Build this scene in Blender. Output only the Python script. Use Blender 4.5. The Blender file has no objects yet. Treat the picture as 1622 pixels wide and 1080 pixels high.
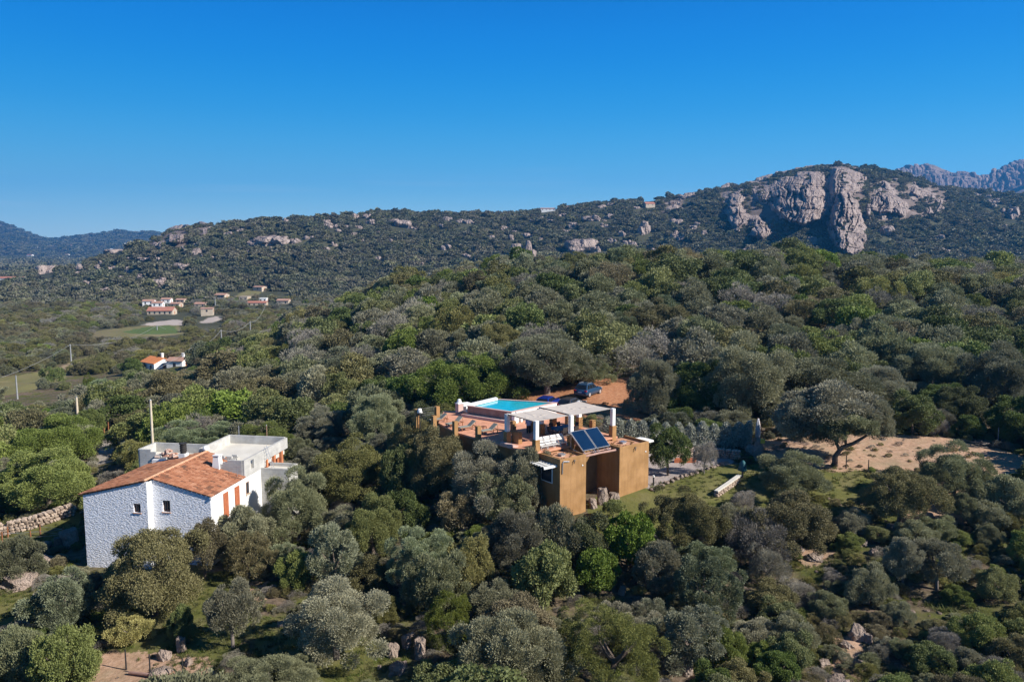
import bpy, bmesh, math, random
import numpy as np
from mathutils import Matrix, Vector

R = math.radians
scn = bpy.context.scene
col = scn.collection

# ------------------------------------------------------------------ camera, sky, sun, exposure
CAM_PITCH = R(6.65)
cam_data = bpy.data.cameras.new('camera')
cam = bpy.data.objects.new('camera', cam_data)
col.objects.link(cam)
cam.location = (0, 0, 0)
cam.rotation_euler = (R(90) - CAM_PITCH, 0, 0)
cam_data.sensor_width = 36.0
cam_data.lens = 1261.0 / 1622.0 * 36.0
cam_data.clip_start = 0.5
cam_data.clip_end = 40000
scn.camera = cam

SUN_AZ, SUN_EL = R(112), R(35)          # azimuth clockwise from +Y
world = bpy.data.worlds.new('World')
scn.world = world
world.use_nodes = True
wn = world.node_tree
sky = wn.nodes.new('ShaderNodeTexSky')
sky.sky_type = 'NISHITA'
sky.sun_disc = False
sky.sun_elevation = SUN_EL
sky.sun_rotation = SUN_AZ
sky.altitude = 100
sky.air_density = 1.0
sky.dust_density = 0.25
sky.ozone_density = 3.0
# clear deep-blue autumn sky: Nishita blended with the gradient a polarised sky has
tcw = wn.nodes.new('ShaderNodeTexCoord')
sep = wn.nodes.new('ShaderNodeSeparateXYZ')
wn.links.new(tcw.outputs['Generated'], sep.inputs[0])
rmp = wn.nodes.new('ShaderNodeValToRGB')
els = rmp.color_ramp.elements
stops = [(0.0, (0.68, 0.92, 1.0)), (0.03, (0.48, 0.84, 1.0)), (0.066, (0.24, 0.66, 0.96)), (0.11, (0.10, 0.50, 0.90)), (0.16, (0.025, 0.37, 0.85)), (0.22, (0.002, 0.27, 0.80)), (0.29, (0.0, 0.195, 0.73)), (0.5, (0.0, 0.075, 0.26)), (1.0, (0.008, 0.03, 0.10))]
rmp.color_ramp.interpolation = 'B_SPLINE'
while len(els) < len(stops):
    els.new(0.5)
for e, (p, c) in zip(els, stops):
    e.position = p; e.color = (*c, 1)
wn.links.new(sep.outputs[2], rmp.inputs[0])
sc10 = wn.nodes.new('ShaderNodeVectorMath'); sc10.operation = 'SCALE'; sc10.inputs[3].default_value = 10.0 / 2 ** 0.7
wn.links.new(rmp.outputs[0], sc10.inputs[0])
mxs = wn.nodes.new('ShaderNodeMix'); mxs.data_type = 'RGBA'; mxs.inputs[0].default_value = 0.985
wn.links.new(sky.outputs[0], mxs.inputs[6])
wmap = wn.nodes.new('ShaderNodeMapping'); wmap.inputs['Scale'].default_value = (2.2, 2.2, 46)
wns = wn.nodes.new('ShaderNodeTexNoise'); wns.inputs['Scale'].default_value = 1.6; wns.inputs['Detail'].default_value = 4
wrm = wn.nodes.new('ShaderNodeValToRGB'); wrm.color_ramp.elements[0].position = 0.56; wrm.color_ramp.elements[1].position = 0.85
wrm.color_ramp.elements[1].color = (0.22, 0.22, 0.22, 1)
wlow = wn.nodes.new('ShaderNodeValToRGB'); wlow.color_ramp.elements[0].position = 0.05; wlow.color_ramp.elements[0].color = (1, 1, 1, 1); wlow.color_ramp.elements[1].position = 0.11; wlow.color_ramp.elements[1].color = (0, 0, 0, 1)
wml = wn.nodes.new('ShaderNodeMath'); wml.operation = 'MULTIPLY'
wmx = wn.nodes.new('ShaderNodeMix'); wmx.data_type = 'RGBA'; wmx.inputs[7].default_value = (5.2, 5.6, 6.0, 1)
wn.links.new(tcw.outputs['Generated'], wmap.inputs[0]); wn.links.new(wmap.outputs[0], wns.inputs['Vector'])
wn.links.new(wns.outputs['Fac'], wrm.inputs[0]); wn.links.new(sep.outputs[2], wlow.inputs[0])
wn.links.new(wrm.outputs[0], wml.inputs[0]); wn.links.new(wlow.outputs[0], wml.inputs[1])
wn.links.new(wml.outputs[0], wmx.inputs[0]); wn.links.new(sc10.outputs[0], wmx.inputs[6]); wn.links.new(wmx.outputs[2], mxs.inputs[7])
bg = wn.nodes['Background']
bg.inputs['Strength'].default_value = 0.1
wn.links.new(mxs.outputs[2], bg.inputs['Color'])

sun_d = bpy.data.lights.new('sun', 'SUN')
sun_d.energy = 5.0
sun_d.angle = R(0.5)
sun_d.color = (1.0, 0.94, 0.85)
sun = bpy.data.objects.new('sun', sun_d)
col.objects.link(sun)
sdir = Vector((math.sin(SUN_AZ) * math.cos(SUN_EL), math.cos(SUN_AZ) * math.cos(SUN_EL), math.sin(SUN_EL)))
sun.rotation_euler = sdir.to_track_quat('Z', 'Y').to_euler()
sun.location = sdir * 300

scn.view_settings.view_transform = 'Standard'
scn.view_settings.look = 'None'
scn.view_settings.exposure = 0.7
scn.view_settings.gamma = 1.0
scn.cycles.max_bounces = 5
scn.cycles.diffuse_bounces = 2
scn.cycles.glossy_bounces = 2
scn.cycles.transmission_bounces = 3
scn.cycles.transparent_max_bounces = 6
scn.cycles.volume_bounces = 0

# ------------------------------------------------------------------ photograph geometry -> world
F = 1261.0
SP, CP = math.sin(CAM_PITCH), math.cos(CAM_PITCH)


def ray(px, py):
    u = (px - 811.0) / F
    v = -(py - 540.0) / F
    return np.array([u, CP + v * SP, -SP + v * CP])


def atz(px, py, z):
    d = ray(px, py)
    return d * (z / d[2])


def aty(px, py, y):
    d = ray(px, py)
    return d * (y / d[1])


def project(x, y, z):
    dz = y * CP - z * SP
    dz = np.where(dz < 0.1, 0.1, dz)
    return 811 + F * x / dz, 540 - F * (y * SP + z * CP) / dz


# ------------------------------------------------------------------ noise
def _hash(ix, iy, seed):
    h = (ix.astype(np.int64) * 374761393 + iy.astype(np.int64) * 668265263 + seed * 974634777) & 0x7fffffff
    h = ((h ^ (h >> 13)) * 1274126177) & 0x7fffffff
    h = h ^ (h >> 16)
    return (h & 0xffff) / 65535.0


def vnoise(x, y, seed=0):
    x = np.asarray(x, float); y = np.asarray(y, float)
    ix = np.floor(x); iy = np.floor(y)
    fx = x - ix; fy = y - iy
    fx = fx * fx * fx * (fx * (fx * 6 - 15) + 10); fy = fy * fy * fy * (fy * (fy * 6 - 15) + 10)
    a = _hash(ix, iy, seed); b = _hash(ix + 1, iy, seed)
    c = _hash(ix, iy + 1, seed); d = _hash(ix + 1, iy + 1, seed)
    return (a + (b - a) * fx) * (1 - fy) + (c + (d - c) * fx) * fy


def fbm(x, y, seed=0, octs=4):
    s = 0; a = 0.5; t = 0
    for i in range(octs):
        s = s + a * vnoise(x, y, seed + i * 17); t += a
        x = x * 2.03; y = y * 2.03; a *= 0.5
    return s / t * 2 - 1


# ------------------------------------------------------------------ terrain
T_Y = np.array([20, 42, 52, 60, 68, 78, 92, 110, 140, 190, 250, 330, 430, 560.])
T_PX = np.array([-300, 0, 130, 330, 410, 500, 650, 800, 950, 1100, 1250, 1400, 1622, 1900.])
T_Z = np.array([
    [-24, -26, -26, -26, -26.5, -27, -28, -30, -33, -38, -41, -43, -44, -44],
    [-24, -26, -26, -26, -26, -26, -27.5, -30, -33.5, -38, -41, -43, -44, -44],
    [-24, -25.5, -25.5, -25.3, -25, -25.5, -26.8, -28.2, -31, -37, -41, -43, -43.5, -43],
    [-24, -25, -25, -24.6, -24.5, -24.5, -25, -26, -28.5, -34, -38, -42, -42.5, -42],
    [-24, -25, -25, -24.5, -24.2, -24, -24.2, -24.6, -26, -29, -32, -37, -41, -42],
    [-24, -25, -25, -24.5, -24, -23.5, -23, -22.9, -22.6, -22.6, -23.5, -30, -38, -42],
    [-24, -25, -24.5, -23.5, -22.5, -21.5, -21, -20.5, -18.5, -15, -13, -20, -35, -42],
    [-24, -25, -24, -22.5, -21.5, -20, -19.2, -18.3, -15.5, -10.5, -9, -17, -33, -42],
    [-24, -25, -24, -22, -20.8, -19.5, -18.2, -17, -13.5, -7.0, -9, -17, -33, -42],
    [-24, -25, -24, -22.3, -20.6, -20, -18.8, -17, -13, -6.5, -9, -17, -33, -40],
    [-24, -25.2, -24.5, -23, -20.8, -19.8, -18.8, -17, -13, -6.5, -9, -17, -33, -35],
    [-24, -25.2, -24, -22, -20.8, -19.7, -18.8, -17, -13.5, -8, -9.5, -17, -33, -33],
    [-24, -25, -23.5, -22, -20.5, -19.8, -19, -17.5, -14.5, -10, -11, -18, -30, -32],
    [-24, -25, -23.5, -22, -20.5, -19.8, -19, -17.5, -14.5, -10, -11, -18, -30, -32]])

R2_PX = np.array([-300, 0, 60, 120, 150, 190, 240, 270, 300, 340, 400, 445, 480, 530, 570, 620, 680, 760, 800, 840, 870, 900, 940, 980, 1020, 1060, 1100, 1150, 1180, 1210, 1240, 1280, 1320, 1360, 1390, 1420, 1450, 1480, 1520, 1560, 1622, 1900.])
R2_PY = np.array([450, 440, 433, 424, 409, 396, 380, 366, 358, 353, 349, 345, 344, 340, 337, 334, 338, 337, 338, 335, 330, 328, 322, 317, 317, 312, 305, 297, 290, 284, 274, 266, 260, 262, 268, 274, 285, 294, 300, 304, 308, 335.])
R3_PX = np.array([-300, -100, 0, 20, 45, 65, 85, 110, 140, 165, 190, 215, 250, 330, 420, 1300, 1390, 1400, 1420, 1440, 1470, 1485, 1500, 1520, 1545, 1560, 1580, 1590, 1610, 1622, 1680, 1900.])
R3_PY = np.array([340, 345, 353, 358, 370, 377, 381, 377, 373, 370, 367, 369, 369, 380, 400, 400, 300, 275, 268, 262, 260, 268, 273, 271, 278, 276, 269, 263, 254, 250, 238, 250.])


def _slope(py):      # z per unit depth seen at photo row py (image centre column)
    v = -(py - 540.0) / F
    return (-SP + v * CP) / (CP + v * SP)


def smooth(t):
    t = np.clip(t, 0, 1)
    return t * t * (3 - 2 * t)


def H(x, y):
    """ground height relative to the camera; x right, y forward (arrays)"""
    x = np.asarray(x, float); y = np.asarray(y, float)
    r = np.hypot(x, y)
    az = np.arctan2(x, y)
    Y = np.where(np.abs(az) < R(55), y, r * math.cos(R(55)))
    Y = np.maximum(Y, 1.0)
    c = np.tan(np.clip(az, -R(55), R(55)))
    px = np.clip(811 + F * c / np.interp(Y, [60, 600], [1.025, 0.995]), -300, 1900)
    # near table, smooth in both directions
    fi = np.interp(px, T_PX, np.arange(len(T_PX)))
    i0 = np.clip(fi.astype(int), 0, len(T_PX) - 2); ft = fi - i0
    ft = ft * 0.5 + smooth(ft) * 0.5
    fj = np.interp(np.log(np.clip(Y, 20, 560)), np.log(T_Y), np.arange(len(T_Y)))
    j1 = np.clip(fj.astype(int), 0, len(T_Y) - 2); t = fj - j1
    j0 = np.clip(j1 - 1, 0, None); j2 = j1 + 1; j3 = np.clip(j1 + 2, None, len(T_Y) - 1)

    def row(i):
        p0, p1, p2, p3 = T_Z[i, j0], T_Z[i, j1], T_Z[i, j2], T_Z[i, j3]
        return p1 + 0.5 * t * (p2 - p0 + t * (2 * p0 - 5 * p1 + 4 * p2 - p3 + t * (3 * (p1 - p2) + p3 - p0)))
    z = row(i0) * (1 - ft) + row(i0 + 1) * ft
    zf = T_Z[i0, -1] * (1 - ft) + T_Z[i0 + 1, -1] * ft
    # middle range of hills
    Yc = np.interp(px, [-300, 0, 150, 300, 600, 900, 1150, 1330, 1622, 1900], [900, 900, 950, 1000, 1150, 1250, 1250, 1250, 1300, 1300])
    Yf = np.interp(px, [-300, 300, 600, 900, 1900], [600, 620, 660, 620, 620])
    py2 = np.interp(px, R2_PX, R2_PY)
    zc = _slope(py2) * Yc - 3.5
    tt = np.clip((Y - Yf) / (Yc - Yf), 0, 1)
    ew = smooth((px - 780) / 240)          # 0 in the west, 1 in the east
    g = smooth(tt) * 0.6 + tt * 0.4
    z2 = zf + (zc - zf) * g
    n2 = fbm(x / 120, y / 120, 5, 4) * 9 * np.sin(np.pi * np.clip(tt, 0, 1)) + fbm(x / 28, y / 28, 8, 3) * 2.5 * smooth(tt * 3)
    z2 = z2 + n2 * smooth((zc + 45) / 40)
    # far plain and far mountains
    zp = -46.0 + 36 * ew
    tb = smooth((Y - Yc) / (0.7 * Yc))
    z3 = z2 + (zp - z2) * tb
    Y3 = 4600 - 1200 * ew; Y3f = 2900 - 700 * ew
    z3c = _slope(np.interp(px, R3_PX, R3_PY)) * Y3
    t3 = np.clip((Y - Y3f) / (Y3 - Y3f), 0, 1)
    g3 = t3 ** 1.5
    rough = fbm(x / 300, y / 300, 21, 4) * 40 * (1 - ew) + fbm(x / 150, y / 150, 21, 5) * 70 * ew
    z4 = z3 + (z3c - z3) * g3 + rough * np.sin(np.pi * t3) * 0.8
    tb3 = smooth((Y - Y3) / 2500)
    z4 = z4 + (-60 - z4) * tb3
    out = np.where(Y <= 560, z, np.where(Y <= Yf, zf, z4))
    # small relief
    amp = 0.25 * smooth((Y - 30) / 20) + 0.6 * smooth((Y - 110) / 100)
    out = out + fbm(x / 9, y / 9, 3, 3) * amp
    return out


_mY = np.geomspace(30, 5000, 2600)


def G(px, py):
    """ground point seen at a photo pixel"""
    d = ray(px, py)
    s = _mY / d[1]
    x = d[0] * s; z = d[2] * s
    h = H(x, _mY)
    k = np.nonzero(z < h)[0]
    i = k[0] if len(k) else len(_mY) - 1
    a = _mY[max(i - 1, 0)]; b = _mY[i]
    y = (a + b) / 2
    return np.array([d[0] / d[1] * y, y, float(H(np.array([d[0] / d[1] * y]), np.array([y]))[0])])


def hz(x, y):
    return float(H(np.array([x]), np.array([y]))[0])


def inside(poly, px, py):
    px = np.asarray(px); py = np.asarray(py)
    r = np.zeros(px.shape, bool)
    n = len(poly)
    for i in range(n):
        x1, y1 = poly[i]; x2, y2 = poly[(i + 1) % n]
        if y1 == y2:
            continue
        cnd = ((y1 > py) != (y2 > py)) & (px < (x2 - x1) * (py - y1) / (y2 - y1) + x1)
        r ^= cnd
    return r


# ground cover zones: kind, Y range, outline in photo pixels of the ground
ZONES = [
    ('dirt', 60, 90, [(1190, 705), (1240, 690), (1300, 688), (1420, 688), (1500, 692), (1560, 705), (1640, 728), (1640, 775), (1590, 770), (1545, 748), (1490, 738), (1440, 748), (1370, 742), (1330, 750), (1270, 738), (1195, 732)]),
    ('dirt', 50, 75, [(1475, 765), (1560, 785), (1540, 828), (1480, 838), (1440, 850), (1395, 856), (1385, 846), (1430, 828)]),
    ('dirt', 48, 64, [(1245, 872), (1300, 866), (1330, 876), (1290, 896), (1240, 900)]),
    ('dirt', 42, 60, [(1318, 1010), (1350, 1000), (1375, 1040), (1360, 1080), (1315, 1085), (1322, 1040)]),
    ('red', 84, 118, [(790, 645), (845, 618), (880, 612), (915, 606), (960, 598), (1005, 598), (1020, 640), (1080, 668), (1000, 668), (930, 660), (850, 655)]),
    ('lawn', 55, 80, [(930, 830), (930, 790), (1035, 765), (1130, 735), (1190, 735), (1280, 738), (1370, 743), (1400, 775), (1385, 800), (1330, 828), (1200, 820), (1150, 815), (1060, 850), (960, 850)]),
    ('gravel', 60, 85, [(1020, 775), (1020, 715), (1065, 715), (1150, 722), (1165, 732), (1100, 748), (1036, 772)]),
    ('path', 85, 140, [(146, 735), (156, 706), (170, 692), (184, 678), (190, 684), (188, 700), (180, 716), (170, 735)]),
    ('lawn', 60, 90, [(-10, 872), (-10, 845), (60, 828), (118, 800), (130, 800), (130, 850), (60, 868)]),
    ('lawn', 45, 62, [(-10, 1010), (-10, 940), (60, 936), (75, 950), (45, 980)]),
    ('lawn', 44, 64, [(140, 1000), (180, 955), (330, 905), (400, 905), (430, 935), (400, 985), (345, 1075), (230, 1060)]),
    ('dirt', 43, 56, [(140, 1050), (170, 1030), (250, 1035), (330, 1040), (350, 1075), (300, 1090), (140, 1090)]),
    ('dirt', 48, 62, [(380, 925), (420, 915), (425, 950), (395, 955)]),
    ('lawn', 42, 52, [(460, 960), (600, 1000), (650, 1030), (650, 1090), (480, 1090), (400, 1090), (400, 960)]),
    ('lawn', 50, 66, [(630, 790), (700, 800), (700, 820), (640, 825)]),
    ('field', 190, 330, [(-20, 632), (-20, 600), (50, 592), (85, 585), (110, 574), (150, 562), (178, 555), (192, 557), (165, 570), (130, 582), (108, 592), (95, 606), (60, 616)]),
    ('field', 300, 560, [(115, 532), (150, 524), (200, 518), (235, 516), (285, 513), (290, 530), (230, 534), (170, 534)]),
    ('turf', 300, 560, [(188, 526), (225, 519), (270, 515), (282, 520), (282, 529), (230, 530)]),
    ('pave', 330, 620, [(215, 517), (240, 510), (285, 505), (296, 515), (262, 515), (240, 516)]),
    ('pave', 330, 640, [(312, 512), (330, 503), (352, 500), (350, 507), (330, 513)]),
    ('field', 200, 420, [(120, 560), (135, 550), (155, 546), (165, 550), (140, 556)]),
    ('field', 330, 700, [(370, 470), (400, 455), (430, 442), (445, 446), (420, 460), (395, 475)]),
    ('field', 900, 3000, [(-20, 448), (0, 440), (30, 440), (34, 446), (10, 452), (-20, 458)]),
]


def zone_mask(kind, x, y, z, grow=0.0):
    px, py = project(x, y, z)
    wob = fbm(x / 2.3, y / 2.3, 91, 2) * 4
    m = np.zeros(np.shape(x), bool)
    for k, y0, y1, poly in ZONES:
        if k == kind or kind is None:
            m |= inside(poly, px + wob, py + wob * 0.4) & (y > y0) & (y < y1)
    return m


# ------------------------------------------------------------------ node helpers / materials
def new_mat(name):
    m = bpy.data.materials.new(name)
    m.use_nodes = True
    nt = m.node_tree
    for n in list(nt.nodes):
        nt.nodes.remove(n)
    out = nt.nodes.new('ShaderNodeOutputMaterial')
    return m, nt, out


def N(nt, typ, **kw):
    n = nt.nodes.new(typ)
    for k, v in kw.items():
        if k.startswith('i_'):
            n.inputs[k[2:]].default_value = v
        else:
            setattr(n, k, v)
    return n


def ramp(nt, fac, stops):
    r = nt.nodes.new('ShaderNodeValToRGB')
    els = r.color_ramp.elements
    while len(els) < len(stops):
        els.new(0.5)
    for e, (p, c) in zip(els, stops):
        e.position = p
        e.color = (*c, 1)
    nt.links.new(fac, r.inputs[0])
    return r.outputs[0]


def noise(nt, scale, detail=4, rough=0.55, coord='Object', vec=None):
    n = N(nt, 'ShaderNodeTexNoise')
    n.inputs['Scale'].default_value = scale
    n.inputs['Detail'].default_value = detail
    n.inputs['Roughness'].default_value = rough
    if vec is None:
        tc = N(nt, 'ShaderNodeTexCoord')
        vec = tc.outputs[coord]
    nt.links.new(vec, n.inputs['Vector'])
    return n.outputs['Fac']


def mix(nt, fac, a, b, mode='MIX'):
    m = N(nt, 'ShaderNodeMix', data_type='RGBA', blend_type=mode)
    for sock, v in ((0, fac), (6, a), (7, b)):
        if hasattr(v, 'links') or isinstance(v, bpy.types.NodeSocket):
            nt.links.new(v, m.inputs[sock])
        elif sock == 0:
            m.inputs[0].default_value = v
        else:
            m.inputs[sock].default_value = (*v, 1)
    return m.outputs[2]


def math_n(nt, op, a, b=None):
    m = N(nt, 'ShaderNodeMath', operation=op)
    for i, v in ((0, a), (1, b)):
        if v is None:
            continue
        if isinstance(v, bpy.types.NodeSocket):
            nt.links.new(v, m.inputs[i])
        else:
            m.inputs[i].default_value = v
    return m.outputs[0]


def surf(name, c0, c1, scale=1.5, rough=0.85, bump=0.0, bscale=20, metal=0.0, detail=5, spec=0.3, lo=0.3, hi=0.7):
    """plain procedural surface: two tones mixed by noise, fine bump"""
    m, nt, out = new_mat(name)
    b = N(nt, 'ShaderNodeBsdfPrincipled')
    b.inputs['Roughness'].default_value = rough
    b.inputs['Metallic'].default_value = metal
    b.inputs['Specular IOR Level'].default_value = spec
    c = ramp(nt, noise(nt, scale, detail), [(lo, c0), (hi, c1)])
    nt.links.new(c, b.inputs['Base Color'])
    if bump:
        bp = N(nt, 'ShaderNodeBump')
        bp.inputs['Strength'].default_value = 1.0
        bp.inputs['Distance'].default_value = bump
        nt.links.new(noise(nt, bscale, 4), bp.inputs['Height'])
        nt.links.new(bp.outputs[0], b.inputs['Normal'])
    nt.links.new(b.outputs[0], out.inputs[0])
    return m


def brick_mat(name, c0, c1, mortar, bw, bh, bump=0.01, rough=0.9, msize=0.012):
    m, nt, out = new_mat(name)
    b = N(nt, 'ShaderNodeBsdfPrincipled')
    b.inputs['Roughness'].default_value = rough
    b.inputs['Specular IOR Level'].default_value = 0.2
    uv = N(nt, 'ShaderNodeUVMap', uv_map='uv')
    br = N(nt, 'ShaderNodeTexBrick')
    br.inputs['Scale'].default_value = 1.0
    br.inputs['Brick Width'].default_value = bw
    br.inputs['Row Height'].default_value = bh
    br.inputs['Mortar Size'].default_value = msize
    br.inputs['Color1'].default_value = (*c0, 1)
    br.inputs['Color2'].default_value = (*c1, 1)
    br.inputs['Mortar'].default_value = (*mortar, 1)
    nt.links.new(uv.outputs[0], br.inputs['Vector'])
    nz = noise(nt, 1.2, 5)
    c = mix(nt, 0.55, br.outputs['Color'], ramp(nt, nz, [(0.3, tuple(v * 0.75 for v in c0)), (0.7, tuple(min(1, v * 1.2) for v in c1))]))
    nt.links.new(c, b.inputs['Base Color'])
    bp = N(nt, 'ShaderNodeBump')
    bp.inputs['Distance'].default_value = bump
    bp.inputs['Strength'].default_value = 1
    bp.invert = True
    nt.links.new(br.outputs['Fac'], bp.inputs['Height'])
    nt.links.new(bp.outputs[0], b.inputs['Normal'])
    nt.links.new(b.outputs[0], out.inputs[0])
    return m


def leaf_mat(name, c_dark, c_light, transl=0.22, rough=0.6, spec=0.25, place=(0.80, 0.86, 0.86)):
    m, nt, out = new_mat(name)
    at = N(nt, 'ShaderNodeAttribute', attribute_name='tint')
    oi = N(nt, 'ShaderNodeObjectInfo')
    f = math_n(nt, 'ADD', math_n(nt, 'MULTIPLY', at.outputs['Fac'], 0.65), math_n(nt, 'MULTIPLY', oi.outputs['Random'], 0.35))
    c = ramp(nt, f, [(0.05, c_dark), (0.95, c_light)])
    hsv = N(nt, 'ShaderNodeHueSaturation')
    rnd = math_n(nt, 'FRACT', math_n(nt, 'MULTIPLY', oi.outputs['Random'], 7.31))
    rnd2 = math_n(nt, 'FRACT', math_n(nt, 'MULTIPLY', oi.outputs['Random'], 13.77))
    nt.links.new(math_n(nt, 'ADD', math_n(nt, 'MULTIPLY', rnd, 0.045), 0.478), hsv.inputs['Hue'])
    nt.links.new(math_n(nt, 'ADD', math_n(nt, 'MULTIPLY', rnd2, 0.5), 0.75), hsv.inputs['Value'])
    nt.links.new(math_n(nt, 'ADD', math_n(nt, 'MULTIPLY', rnd, 0.32), 0.74), hsv.inputs['Saturation'])
    nt.links.new(c, hsv.inputs['Color'])
    # stands of slightly different growth from place to place
    sc_ = N(nt, 'ShaderNodeVectorMath', operation='SCALE'); sc_.inputs[3].default_value = 0.02
    nt.links.new(oi.outputs['Location'], sc_.inputs[0])
    pn = noise(nt, 1.0, 3, 0.6, vec=sc_.outputs[0])
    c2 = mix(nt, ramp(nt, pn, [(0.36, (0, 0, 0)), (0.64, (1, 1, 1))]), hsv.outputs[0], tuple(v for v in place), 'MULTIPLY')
    class _O: pass
    hsv = _O(); hsv.outputs = [c2]
    d = N(nt, 'ShaderNodeBsdfPrincipled')
    d.inputs['Roughness'].default_value = rough
    d.inputs['Specular IOR Level'].default_value = spec
    nt.links.new(hsv.outputs[0], d.inputs['Base Color'])
    t = N(nt, 'ShaderNodeBsdfTranslucent')
    nt.links.new(hsv.outputs[0], t.inputs['Color'])
    ms = N(nt, 'ShaderNodeMixShader')
    ms.inputs[0].default_value = transl
    nt.links.new(d.outputs[0], ms.inputs[1])
    nt.links.new(t.outputs[0], ms.inputs[2])
    nt.links.new(ms.outputs[0], out.inputs[0])
    return m


def tint_mat(name, stops, rough=0.85, nscale=3.0, namt=0.35, bump=0.0, bscale=10, spec=0.25):
    """colour chosen per face by the 'tint' attribute (one value per tile, stone, board), broken up by noise"""
    m, nt, out = new_mat(name)
    at = N(nt, 'ShaderNodeAttribute', attribute_name='tint')
    nz = noise(nt, nscale, 5)
    f = math_n(nt, 'ADD', math_n(nt, 'MULTIPLY', at.outputs['Fac'], 1 - namt), math_n(nt, 'MULTIPLY', nz, namt))
    b = N(nt, 'ShaderNodeBsdfPrincipled')
    b.inputs['Roughness'].default_value = rough
    b.inputs['Specular IOR Level'].default_value = spec
    nt.links.new(ramp(nt, f, stops), b.inputs['Base Color'])
    if bump:
        bp = N(nt, 'ShaderNodeBump')
        bp.inputs['Distance'].default_value = bump
        bp.inputs['Strength'].default_value = 1
        nt.links.new(noise(nt, bscale, 4), bp.inputs['Height'])
        nt.links.new(bp.outputs[0], b.inputs['Normal'])
    nt.links.new(b.outputs[0], out.inputs[0])
    return m


def rock_mat(name, c0, c1, c2, scale):
    m, nt, out = new_mat(name)
    b = N(nt, 'ShaderNodeBsdfPrincipled')
    b.inputs['Roughness'].default_value = 0.9
    b.inputs['Specular IOR Level'].default_value = 0.2
    tc = N(nt, 'ShaderNodeTexCoord')
    mp = N(nt, 'ShaderNodeMapping')
    mp.inputs['Scale'].default_value = (1, 1, 0.45)
    nt.links.new(tc.outputs['Object'], mp.inputs[0])
    n1 = noise(nt, scale, 6, 0.62, vec=mp.outputs[0])
    n2 = noise(nt, scale * 5, 4, 0.6, vec=mp.outputs[0])
    c = ramp(nt, n1, [(0.32, c0), (0.5, c1), (0.72, c2)])
    c = mix(nt, math_n(nt, 'MULTIPLY', n2, 0.7), c, tuple(v * 0.55 for v in c1))
    nt.links.new(c, b.inputs['Base Color'])
    bp = N(nt, 'ShaderNodeBump')
    bp.inputs['Distance'].default_value = 0.5 / scale
    bp.inputs['Strength'].default_value = 1
    nt.links.new(n2, bp.inputs['Height'])
    nt.links.new(bp.outputs[0], b.inputs['Normal'])
    nt.links.new(b.outputs[0], out.inputs[0])
    return m


M = {}
M['ochre'] = surf('ochre_render', (0.28, 0.155, 0.062), (0.41, 0.235, 0.105), 1.3, 0.92, 0.012, 14, lo=.25, hi=.75)
def streaked(name, c0, c1):
    m, nt, out = new_mat(name)
    b = N(nt, 'ShaderNodeBsdfPrincipled'); b.inputs['Roughness'].default_value = .92; b.inputs['Specular IOR Level'].default_value = .2
    tc = N(nt, 'ShaderNodeTexCoord'); mp = N(nt, 'ShaderNodeMapping'); mp.inputs['Scale'].default_value = (3.2, 3.2, .28)
    nt.links.new(tc.outputs['Object'], mp.inputs[0])
    c = ramp(nt, noise(nt, 1.0, 5), [(.3, c0), (.7, c1)])
    st = ramp(nt, noise(nt, 1.3, 4, .6, vec=mp.outputs[0]), [(.42, (1, 1, 1)), (.75, (.74, .72, .70))])
    c = mix(nt, .85, c, st, 'MULTIPLY')
    c = mix(nt, math_n(nt, 'MULTIPLY', noise(nt, 9, 4), .35), c, tuple(v * .8 for v in c0))
    nt.links.new(c, b.inputs['Base Color'])
    bp = N(nt, 'ShaderNodeBump'); bp.inputs['Distance'].default_value = .012
    nt.links.new(noise(nt, 14, 4), bp.inputs['Height']); nt.links.new(bp.outputs[0], b.inputs['Normal'])
    nt.links.new(b.outputs[0], out.inputs[0])
    return m


M['ochre'] = streaked('ochre_render', (0.31, 0.172, 0.070), (0.46, 0.265, 0.120))
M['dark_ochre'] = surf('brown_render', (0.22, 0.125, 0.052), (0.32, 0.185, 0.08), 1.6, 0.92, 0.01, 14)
M['white'] = surf('white_paint', (0.74, 0.74, 0.73), (0.84, 0.84, 0.82), 0.8, 0.8, 0.004, 12)
M['cream'] = surf('cream_wall', (0.42, 0.35, 0.27), (0.54, 0.46, 0.36), 0.8, 0.85)
M['stucco'] = None
M['deck'] = brick_mat('terracotta_paving', (0.58, 0.27, 0.165), (0.66, 0.33, 0.21), (0.50, 0.28, 0.20), 0.33, 0.33, 0.003)
M['roof_floor'] = surf('terracotta_roof_floor', (0.46, 0.23, 0.13), (0.58, 0.32, 0.20), 2.0, 0.9)
M['pinkstone'] = brick_mat('pink_stone_cladding', (0.30, 0.18, 0.145), (0.40, 0.26, 0.21), (0.36, 0.27, 0.24), 0.5, 0.09, 0.01)
M['pink'] = surf('pink_render', (0.52, 0.35, 0.31), (0.60, 0.43, 0.38), 1.0, 0.9, 0.004, 14)
M['canvas'] = surf('canvas', (0.50, 0.44, 0.385), (0.57, 0.51, 0.45), 0.7, 0.85, 0.01, 3)
M['block'] = brick_mat('concrete_block', (0.40, 0.39, 0.37), (0.50, 0.49, 0.46), (0.58, 0.57, 0.54), 0.5, 0.2, 0.006)
M['screed'] = surf('pale_screed', (0.56, 0.53, 0.47), (0.68, 0.65, 0.58), 0.6, 0.9, 0.004, 8)
M['shutter'] = surf('red_brown_wood', (0.36, 0.11, 0.05), (0.46, 0.16, 0.075), 4, 0.6)
M['wood'] = surf('weathered_wood', (0.22, 0.13, 0.085), (0.34, 0.21, 0.14), 5, 0.85, 0.006, 30)
M['pinkwood'] = surf('pink_weathered_wood', (0.34, 0.20, 0.16), (0.44, 0.28, 0.23), 4, 0.85, 0.006, 30)
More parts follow.
